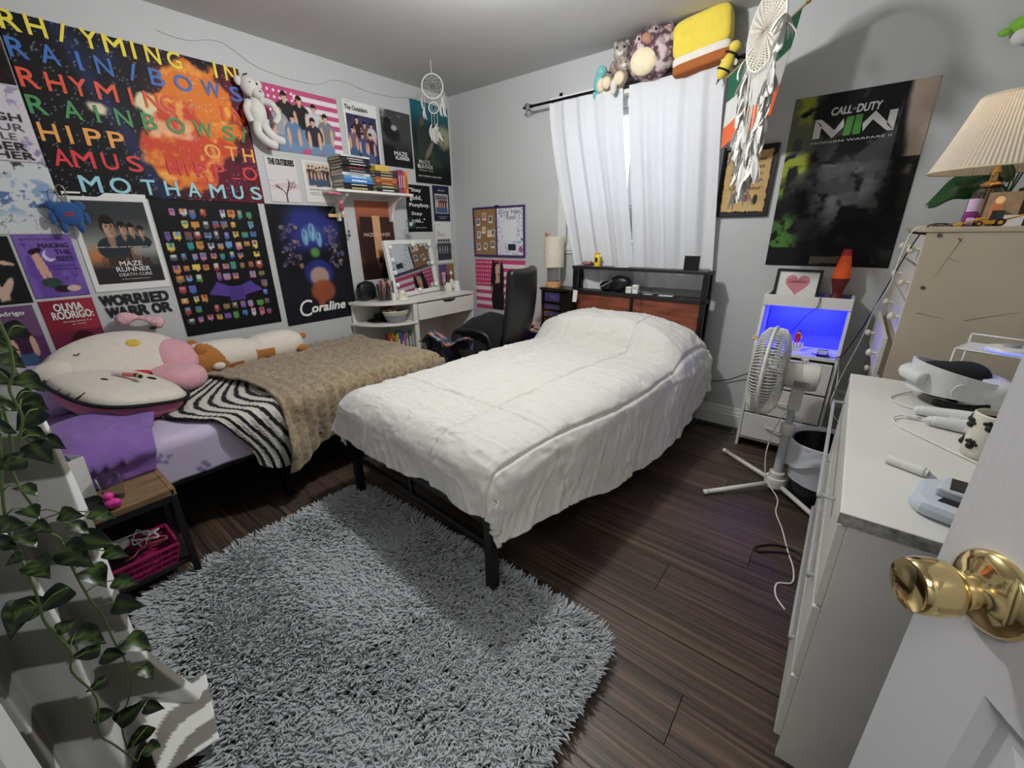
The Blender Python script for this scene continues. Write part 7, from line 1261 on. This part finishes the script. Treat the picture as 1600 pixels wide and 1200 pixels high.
# things on the dresser
DZ2 = ZT
def ringtube(mb, r_, w_, h_, a0, a1, z0, n_=30, off=(0, 0)):
    pass
t = thing('vr_headset', 'white virtual-reality headset with a black padded strap on the far end of the white dresser', 'headset', (.335, 1.865, DZ2), rad(10))
VW = M('headset_white', (214, 214, 212), .35); VB = M('headset_foam', (20, 20, 22), .9, bump=.3)
b = MB(); n_ = 26; vs = []
for i in range(n_ + 1):   # rigid arms: a U strip around the front
    a_ = rad(-125 + 250 * i / n_) + PI; rx_, ry_ = .115, .095; x, y = rx_ * math.cos(a_), ry_ * math.sin(a_); hh_ = .036 + .012 * math.cos(a_ - PI); zc = .075 - .014 * math.cos(a_)
    for dz in (-hh_, hh_):
        for k_ in (1.0, .93): vs.append((x * k_, y * k_, zc + dz))
b.add(vs, [f for i in range(n_) for f in ((4 * i, 4 * i + 4, 4 * i + 6, 4 * i + 2), (4 * i + 1, 4 * i + 3, 4 * i + 7, 4 * i + 5), (4 * i + 2, 4 * i + 6, 4 * i + 7, 4 * i + 3), (4 * i, 4 * i + 1, 4 * i + 5, 4 * i + 4))]); b.build('strap_arm', VW, t, smooth=True)
MB().ell((.055, -.010, .055), (.075, .085, .048), None, 26, 16, 3.2).build('visor', VW, t, smooth='all'); MB().ell((.015, -.008, .060), (.05, .075, .046), None, 22, 14, 3.2).build('face_pad', VB, t, smooth='all')
MB().ell((-.012, .012, .072), (.092, .070, .058), None, 24, 14, 2.6, fn=lambda q: Vector((q.x, q.y, q.z * (1.0 + .35 * max(0, q.x / .09))))).build('head_pad', VB, t, smooth='all'); MB().tube([(-.095, .065, .085), (-.122, .0, .09), (-.095, -.065, .085)], .022, 10, smooth=5).build('rear_pad', VW, t, smooth='all'); MB().tube([(.06, -.088, .03), (0, -.085, .012), (-.06, -.075, .02)], .011, 8, smooth=4).build('lower_foam', VB, t, smooth='all')
MB().cyl((-.01, -.093, .065), (-.01, -.099, .065), .026, n=24).build('hinge_disc', VW, t, smooth=True)
def controller(lb, loc, rz):
    t = thing('vr_controller', lb, 'controller', loc, rz); MB().tube([(-.075, 0, .016), (-.04, 0, .018), (.0, 0, .020), (.045, 0, .022)], lambda q: .014 + .010 * q, 12, smooth=4).build('grip', VW, t, smooth='all'); MB().ell((-.076, 0, .0155), (.014, .0135, .0135), None, 14, 10).build('end', VW, t, smooth='all'); MB().ell((.058, 0, .024), (.032, .026, .022), None, 18, 12).build('head', VW, t, smooth='all'); MB().ell((.070, .0, .034), (.026, .024, .018), None, 16, 10).build('face', BLKP, t, smooth='all'); MB().cyl((.05, .006, .042), (.048, .006, .056), .007, n=12).build('thumbstick', VW, t, smooth=True); MB().box(-.01, .015, -.026, -.018, .012, .024).build('trigger', VW, t, bevel=.003); return t
controller('white game controller behind the other, next to the headset', (.325, 1.665, DZ2), rad(-12)); controller('white game controller with its black face nearest the cow-spotted mug', (.345, 1.590, DZ2), rad(-8))
o = MB().tube([(.44, 1.78, .772), (.30, 1.72, .772), (.23, 1.73, .772), (.19, 1.79, .772), (.215, 1.86, .772), (.25, 1.90, .775)], .0022, 6, smooth=8).build('headset_cable', WPLA, None, smooth='all'); tag(o, 'thin white cable looping in front of the headset', 'cable')
t = thing('charging_cable', 'white charging cable with a plug end curling across the middle of the dresser', 'cable', (0, 0, DZ2 + .004)); MB().tube([(.42, 1.28, 0), (.34, 1.37, 0), (.26, 1.46, 0), (.20, 1.535, 0), (.187, 1.585, .002), (.205, 1.62, .004), (.22, 1.625, .004)], .0026, 6, smooth=8).build('cord', WPLA, t, smooth='all'); MB().box(.218, .243, 1.619, 1.631, .0, .009).build('plug', WPLA, t, bevel=.002); MB().box(.243, .252, 1.621, 1.629, .002, .007).build('tip', CHROME, t)
t = thing('white_stick', 'white cylindrical stick lying before the clock on the dresser', 'stick', (.20, 1.245, DZ2 + .0115), rad(-25)); MB().cyl((-.042, 0, 0), (.03, 0, 0), .0115, n=18).build('body', WPLA, t, smooth=True, bevel=.002); MB().cyl((.03, 0, 0), (.036, 0, 0), .0085, n=16).build('cap', WPLA, t, smooth=True); MB().cyl((.036, 0, 0), (.052, -.004, -.005), .005, .003, n=10).build('nozzle', M('grey_tip', (150, 150, 150), .4), t, smooth=True)
ck = thing('clock_radio', 'white and pale blue clock radio with a dark display on the dresser', 'clock', (.295, 1.085, DZ2), rad(-10)); ck.scale = (1.15, 1.15, 1.15); PBL = M('pale_blue_plastic', (196, 206, 214), .3)
for z0, m_ in ((.0, PBL),):
    pts = [(-.075, -.055), (.075, -.075), (.095, -.05), (.095, .06), (.075, .085), (-.065, .065), (-.085, .045), (-.09, -.03)]; MB().prism(pts, 0, .030).build('body', m_, ck, bevel=.012)
MB().prism([(-.062, -.016), (.07, -.026), (.07, .055), (-.055, .042)], .030, .046).build('raised_deck', PBL, ck, bevel=.004); MB().box(-.046, -.012, -.012, .036, .046, .0475).build('display', M('dark_lcd', (46, 44, 46), .15), ck)
for i in range(3): MB().ell((.030, .036 - .020 * i, .047), (.030, .0072, .004), None, 16, 8).build('button', M('grey_button', (150, 154, 160), .4), ck, smooth='all')
MB().prism([(-.055, -.036), (.066, -.052), (.072, -.030), (-.050, -.020)], .0300, .0318).build('dark_recess', M('smoked_plastic', (36, 32, 34), .2), ck)
t = thing('spotted_mug', 'ivory mug with black paw-shaped spots, half hidden by the door edge', 'mug', (.352, 1.43, DZ2)); IVM = M('ivory_glaze', (218, 214, 198), .25); MB().lathe([(0, 0), (.040, 0), (.044, .006), (.044, .115), (.041, .118), (.039, .114), (.039, .01), (0, .008)], 32).build('body', IVM, t, smooth=True); MB().lathe([(0, .10), (.0385, .10)], 24).build('drink', M('dark_drink', (40, 30, 28), .2), t)
for a_, z_ in ((190, .085), (215, .035), (160, .03), (245, .09), (150, .09)):
    q = rad(a_); n_ = Vector((math.cos(q), math.sin(q), 0)); s_ = Vector((-n_.y, n_.x, 0)); b = MB()
    for du, dv, r_ in ((0, 0, .009), (-.010, .009, .0045), (-.003, .013, .0045), (.005, .012, .0045), (.011, .006, .004)): b.ell(n_ * .0435 + s_ * du + Vector((0, 0, z_ + dv)), (r_, r_, r_ * .99), None, 10, 8)
    b.build('paw_spot', INK, t, smooth='all')
t = thing('wire_rack', 'small white wire rack standing at the back right of the dresser behind the headset', 'rack', (.425, 1.945, DZ2), rad(-20)); b = MB(); RZ0 = .17
for x0, y0 in ((-.09, -.07), (.09, -.07), (-.09, .07), (.09, .07)): b.tube([(x0, y0, 0), (x0, y0, RZ0 + (.03 if y0 > 0 else 0))], .003, 6)
b.tube([(-.09, -.07, RZ0), (.09, -.07, RZ0), (.09, .07, RZ0), (-.09, .07, RZ0)], .003, 6, closed=True); b.tube([(-.09, .07, RZ0 + .03), (.09, .07, RZ0 + .03)], .003, 6)
b.build('frame', WPLA, t, smooth='all'); 
for i in range(11): y = -.065 + .013 * i; MB().tube([(-.09, y, RZ0), (.09, y, RZ0)], .0016, 5).build('wire', WPLA, t)
MB().tube([(-.09, -.07, .05), (.09, -.07, .05), (.09, .07, .05), (-.09, .07, .05)], .0025, 6, closed=True).build('lower_ring', WPLA, t, smooth='all')
t = thing('charging_puck', 'round white charger with a glowing blue rim on the wire rack', 'charger', (.44, 1.935, DZ2 + RZ0 + .0035)); MB().lathe([(0, 0), (.055, 0), (.055, .005)], 32).build('glow_ring', M('blue_glow', (110, 120, 255), .4, emis=1.6, var=0), t, smooth=True); MB().lathe([(0, .005), (.055, .005), (.052, .012), (0, .016)], 32).build('body', WPLA, t, smooth=True); MB().lathe([(0, .014), (.02, .014), (.018, .024), (0, .026)], 20).build('button', M('grey_button', (150, 154, 160)), t, smooth=True)
# ================================================================== TALL CHEST
CX0, CY0, CY1, CZ = .19, 2.20, 2.98, 1.308
BEI = M('beige_painted_board', (186, 174, 150), .5, var=.05, scale=5)
t = thing('chest_of_drawers', 'tall scuffed beige chest of drawers with round knobs in the back right corner', 'dresser', (CX0, CY0, 0)); LY = CY1 - CY0; DP = XR - CX0 - .018
MB().box(0, DP, 0, .018, 0, CZ - .018).build('side_panel', BEI, t, bevel=.001); MB().box(0, DP, LY - .018, LY, 0, CZ - .018).build('side_panel', BEI, t, bevel=.001); MB().box(-.012, DP, -.004, LY + .004, CZ - .018, CZ).build('top', BEI, t, bevel=.003); MB().box(DP - .008, DP, .018, LY - .018, .02, CZ - .018).build('back', BEI, t); MB().box(.02, .036, .018, LY - .018, 0, .07).build('plinth', BEI, t)
for z_ in (.97, .785): MB().cyl((.035, -.002, z_ + .31), (.035, .001, z_ + .31), .007, n=14).build('cam_cover', M('grey_cam', (96, 92, 86), .5, .5), t, smooth=True)
KN = M('cream_knob', (216, 210, 192), .3)
zt_ = [1.286, 1.168, 1.036, .895, .716, .53, .30, .075]
for i in range(7):
    z1 = zt_[i] - .006; z0 = zt_[i + 1] + .006; pull = .035 if i == 3 else 0.0
    d_ = MB().box(.002 - pull, .018 - pull, .019, LY - .019, z0, z1).build('drawer', M('cream_drawer_front', (206, 202, 190), .4, var=.03), t, bevel=.002); MB().box(.018 - pull, .30, .03, LY - .03, z0 + .01, z1 - .02).build('drawer_box', BEI, d_)
    for y in (.10, LY - .22): MB().lathe([(0, 0), (.006, 0), (.006, .012), (.012, .017), (.016, .024), (.014, .032), (.006, .036), (0, .037)], 18, mtx=T(.002 - pull, y, (z0 + z1) / 2) @ RY(-PI / 2)).build('knob', KN, d_, smooth=True)
b = MB()
for (x0, z0), (x1, z1), w_ in ((((.085), 1.27), (.10, 1.255), .0022), ((.095, 1.272), (.088, 1.245), .0018), ((.09, 1.25), (.055, 1.13), .0008), ((.08, 1.20), (.115, 1.188), .0009), ((.17, .985), (.30, 1.03), .0012), ((.04, 1.0), (.12, .985), .0014)):
    d = Vector((x1 - x0, 0, z1 - z0)); n_ = Vector((-d.z, 0, d.x)).normalized() * w_; b.add([Vector((x0, -.0004, z0)) - n_, Vector((x1, -.0004, z1)) - n_ * .3, Vector((x1, -.0004, z1)) + n_ * .3, Vector((x0, -.0004, z0)) + n_], [(0, 1, 2, 3)])
b.build('scuff_mark', M('dark_scuff', (110, 98, 84), .8), t)
o = MB().tube([(.21, 2.24, 1.312), (.155, 2.24, 1.30), (.14, 2.26, 1.20), (.135, 2.30, 1.08), (.115, 2.40, .98), (.11, 2.46, .90), (.10, 2.55, .78), (.075, 2.62, .62), (.06, 2.66, .50)], .0022, 6, smooth=8).build('power_cable', WPLA, None, smooth='all'); tag(o, 'white cable draped over the front edge of the beige chest past its knobs', 'cord')
CT = CZ
# table lamp with pleated shade
t = thing('table_lamp', 'glass and brass table lamp with a pleated cream shade on top of the beige chest', 'lamp', (.345, 2.43, CT)); 
MB().lathe([(0, 0), (.048, 0), (.050, .01), (.047, .09), (.040, .12), (.028, .135), (.0, .137)], 8).build('glass_base', M('cut_glass', (236, 238, 232), .03, trans=1.0, var=0, bump=.6, bscale=60), t); BGO = M('pale_brass', (214, 170, 110), .18, 1.0, var=.02); MB().lathe([(0, .137), (.030, .137), (.034, .143), (.024, .152), (.013, .158), (.011, .175), (.016, .185), (.009, .20), (.009, .26), (0, .26)], 24).build('brass_neck', BGO, t, smooth=True); MB().cyl((0, 0, .01), (0, 0, .137), .0045, n=10).build('rod', BGO, t, smooth=True)
n_ = 180; zs = [.195, .20, .27, .34, .425, .43]; vs = []
for z_ in zs:
    f_ = (z_ - .195) / .235; r0 = .185 - .085 * f_ ** .9
    for i in range(n_): q = 2 * PI * i / n_; r_ = r0 + (.0022 if i % 2 else -.0022) * (0 if z_ in (.195, .43) else 1); vs.append((r_ * math.cos(q), r_ * math.sin(q), z_))
SHM = M('pleated_cream_silk', (236, 224, 206), .7, var=.03, trans=.0); _n = SHM.node_tree; _tr = _n.nodes.new('ShaderNodeBsdfTranslucent'); _tr.inputs[0].default_value = (*lin((236, 224, 206)), 1); _mx = _n.nodes.new('ShaderNodeMixShader'); _mx.inputs[0].default_value = .35; _n.links.new(_n.nodes['Principled BSDF'].outputs[0], _mx.inputs[1]); _n.links.new(_tr.outputs[0], _mx.inputs[2]); _n.links.new(_mx.outputs[0], _n.nodes['Material Output'].inputs[0])
MB().add(vs, [(k_ * n_ + i, k_ * n_ + (i + 1) % n_, (k_ + 1) * n_ + (i + 1) % n_, (k_ + 1) * n_ + i) for k_ in range(5) for i in range(n_)]).build('lamp_shade', SHM, t)
for r_, z_ in ((.186, .195), (.100, .43)): MB().tube([(r_ * math.cos(2 * PI * i / 60), r_ * math.sin(2 * PI * i / 60), z_) for i in range(60)], .0035, 6, closed=True).build('trim_band', M('cream_braid', (216, 200, 166), .8), t, smooth='all')
MB().lathe([(0, .26), (.012, .26), (.028, .31), (.026, .335), (0, .35)], 16).build('bulb', M('warm_bulb', (255, 228, 190), .4, emis=1.2, var=0), t, smooth=True)
light('table_lamp_light', 'POINT', (.345, 2.43, CT + .375), .3, (1, .92, .8), .03)
# plant with broad leaves
t = thing('broad_leaf_plant', 'plant with broad dark green leaves arching behind the pleated lamp', 'plant', (.42, 2.66, CT)); BLM = M('broad_leaf', (24, 66, 34), .35, var=.25, scale=20); MB().lathe([(0, 0), (.045, 0), (.055, .08), (.05, .08), (.04, .01), (0, .01)], 24).build('pot', M('brown_pot', (92, 70, 52), .6), t, smooth=True)
def broad(c0, d, L_, W_, droop, seed):
    d = V3(d).normalized(); sd = d.cross(Vector((0, 0, 1))).normalized(); sd = Matrix.Rotation(rad(-58 if d.x < 0 else 58), 3, d) @ sd
    def fn(u, v): s_ = 2 * u - 1; wv = W_ * math.sin(PI * min(1, v * .94 + .04)) ** .75; p = V3(c0) + d * L_ * v + sd * s_ * wv; p.z += -droop * v * v + .01 * math.sin(v * 12 + seed); p += d.cross(sd) * (.22 * abs(s_) * wv); return p
    o = MB().grid(fn, 8, 14).build('leaf', BLM, t, smooth='all', solid=.001); return o
for i, (c0, d, L_, W_, dr_) in enumerate((((-.02, -.02, .18), (-1, -.35, .05), .22, .055, .10), ((.0, -.04, .21), (-.3, -1, .05), .20, .05, .04), ((.03, -.03, .215), (.55, -.9, .0), .20, .05, .05), ((.03, .02, .23), (1, .1, .1), .14, .045, .05), ((-.02, .03, .2), (-.6, .8, .2), .16, .045, .06), ((0, -.03, .15), (-.75, -.9, -.1), .17, .04, .09))): broad(c0, d, L_, W_, dr_, i); MB().tube([(0, 0, .07), (c0[0] * .6, c0[1] * .6, c0[2] * .7), c0], .003, 6, smooth=4).build('petiole', STEM, t, smooth='all')
t = thing('nail_polish_bottle', 'purple bottle with a tall lilac cap before the glass lamp base', 'bottle', (.30, 2.29, CT)); MB().lathe([(0, 0), (.020, 0), (.022, .006), (.022, .042), (.014, .05), (0, .05)], 20).build('bottle', M('magenta_glass', (150, 60, 130), .15, trans=.3), t, smooth=True); MB().lathe([(0, .05), (.0185, .05), (.0175, .092), (0, .094)], 20).build('cap', M('lilac_cap', (206, 176, 206), .35), t, smooth=True); MB().cyl((-.012, -.026, .016), (.006, -.026, .016), .014, n=16).build('label_disc', M('lilac_label', (206, 170, 220), .4), t, smooth=True)
t = thing('candle_card', 'brown greeting card printed with a lit candle, standing behind the toy backhoe', 'card', mtx=T(.335, 2.345, CT) @ RZ(rad(-14)) @ RX(rad(82))); MB().box(0, .085, 0, .115, 0, .001).build('card', M('brown_print', (150, 122, 92), .6, var=.25, scale=25), t); MB().ell((.030, .06, .0015), (.017, .042, .0008), None, 18, 6).build('candle_print', M('amber_print', (196, 120, 70), .6, var=.2), t); MB().ell((.032, .088, .0022), (.012, .013, .0008), None, 14, 6).build('flame_print', M('flame_print', (250, 206, 140), .6), t)
o = MB().box(-.030, .030, -.012, .012, 0, .036).build('white_box', PAPER, None, bevel=.001); o.matrix_world = T(.40, 2.30, CT + .0) @ RZ(-.1); tag(o, 'little white box standing behind the cab of the toy backhoe', 'box')
t = thing('brown_box', 'dark olive-brown box behind the greeting card on the beige chest', 'box', (.47, 2.40, CT)); MB().box(-.05, .05, -.04, .04, 0, .125).build('box', M('olive_brown', (92, 76, 52), .6), t, bevel=.003); MB().box(-.051, .051, -.041, .041, .105, .128).build('lid', M('olive_brown2', (80, 66, 46), .6), t, bevel=.002)
# toy backhoe
t = thing('toy_backhoe', 'yellow and black toy backhoe loader at the edge of the beige chest top', 'toy', mtx=T(.345, 2.235, CT) @ RZ(rad(3))); TY = M('toy_yellow_paint', (206, 150, 44), .4, var=.1); 
MB().box(-.035, .030, -.011, .011, .008, .020).build('chassis', TY, t, bevel=.001); MB().box(-.040, -.008, -.009, .009, .018, .028).build('hood', TY, t, bevel=.003); b = MB()
for x in (-.004, .024):
    for y in (-.011, .011): b.tube([(x, y, .018), (x + (-.002 if x > 0 else .003), y * .9, .048)], .0013, 5)
b.build('cab_frame', BLKP, t); MB().box(-.004, .026, -.012, .012, .047, .050).build('cab_roof', BLKP, t, bevel=.001); MB().box(-.002, .022, -.010, .010, .020, .046).build('cab_glass', M('smoked_glass', (50, 54, 54), .1), t)
for x, r_ in ((-.030, .009), (.020, .0125)):
    for y in (-.014, .014): w_ = MB().cyl((x, y - .004, r_), (x, y + .004, r_), r_, n=18).build('wheel', BLKP, t, smooth=True); MB().cyl((x, y - .0048, r_), (x, y + .0048, r_), r_ * .5, n=14).build('hubcap', TY, w_, smooth=True)
MB().tube([(-.02, -.010, .026), (-.055, -.010, .016), (-.070, -.010, .010)], .002, 5).tube([(-.02, .010, .026), (-.055, .010, .016), (-.070, .010, .010)], .002, 5).build('loader_arm', TY, t); MB().prism([(-.070, .003), (-.088, .003), (-.090, .006), (-.074, .016), (-.070, .014)], -.016, .016, RX(PI / 2)).build('bucket', TY, t); MB().tube([(.030, 0, .020), (.060, 0, .030), (.085, 0, .040), (.105, 0, .030)], .003, 6).build('boom', TY, t); MB().prism([(.100, .018), (.112, .016), (.116, .028), (.106, .034)], -.007, .007, RX(PI / 2)).build('digger_bucket', TY, t)
MB().box(.030, .036, -.008, .008, .012, .022).build('red_lamp', M('toy_red', (200, 40, 40)), t)
t = thing('wire_trinkets', 'string of small brass-wired beads lying at the left corner of the beige chest top', 'beads', (.205, 2.235, CT + .004)); b = MB()
for i in range(14): b.ell((.0 + .006 * i, .004 * math.sin(i * 1.7), .002 * (i % 2)), (.003 + .001 * (i % 3), .003, .003), None, 8, 6)
b.build('beads', M('dark_brass', (120, 94, 60), .3, .8), t, smooth=True); MB().tube([(-.04, .01, .006), (-.01, 0, .004), (.09, .004, .010)], .001, 5, smooth=4).build('wire', BRASS, t)
t = thing('plush_frog', 'green and white plush pinned high on the back wall above the pleated lamp', 'plush', (.36, 3.01, 2.08)); MB().ell((0, 0, .02), (.045, .03, .03), None, 16, 12).build('head', M('lime_plush', (130, 190, 70), .95, bump=.4), t, smooth='all'); MB().ell((.01, -.005, -.025), (.038, .028, .032), None, 16, 12).build('body', WPL, t, smooth='all'); MB().ell((-.05, -.005, .0), (.022, .012, .014), None, 10, 8).build('leaf_arm', M('lime_plush', (130, 190, 70)), t, smooth='all')
# outlet
t = thing('wall_outlet', 'grey wall outlet low on the back wall between the drawer unit and the beige chest', 'outlet', (.105, YB, .34)); MB().box(-.035, .035, -.006, 0, -.057, .057).build('plate', WPLA, t, bevel=.003); MB().box(-.016, .016, -.0075, -.006, .008, .038).box(-.016, .016, -.0075, -.006, -.038, -.008).build('socket', M('outlet_grey', (196, 196, 194), .4), t)
# small bright specks on the rug and floor
for lb, loc in (('tiny white lint scrap on the rug near its lower right', (-.60, .35, .055)), ('tiny white scrap on the floor between the nightstand and the rug', (-1.80, .62, .006))): o = MB().tube([(0, 0, 0), (.010, .004, .002), (.018, .0, 0)], .0025, 6, smooth=3).build('lint', PAPER, None); o.location = loc; tag(o, lb, 'scrap')
o = MB().tube([(.008 * math.cos(2 * PI * i / 20), .008 * math.sin(2 * PI * i / 20), 0) for i in range(20)], .0015, 6, closed=True).build('hair_tie', M('thin_brass_ring', (170, 150, 100), .3, .8), None, smooth='all'); o.location = (-.10, .70, .002); tag(o, 'tiny ring lying on the bare floorboards at the bottom right', 'ring')
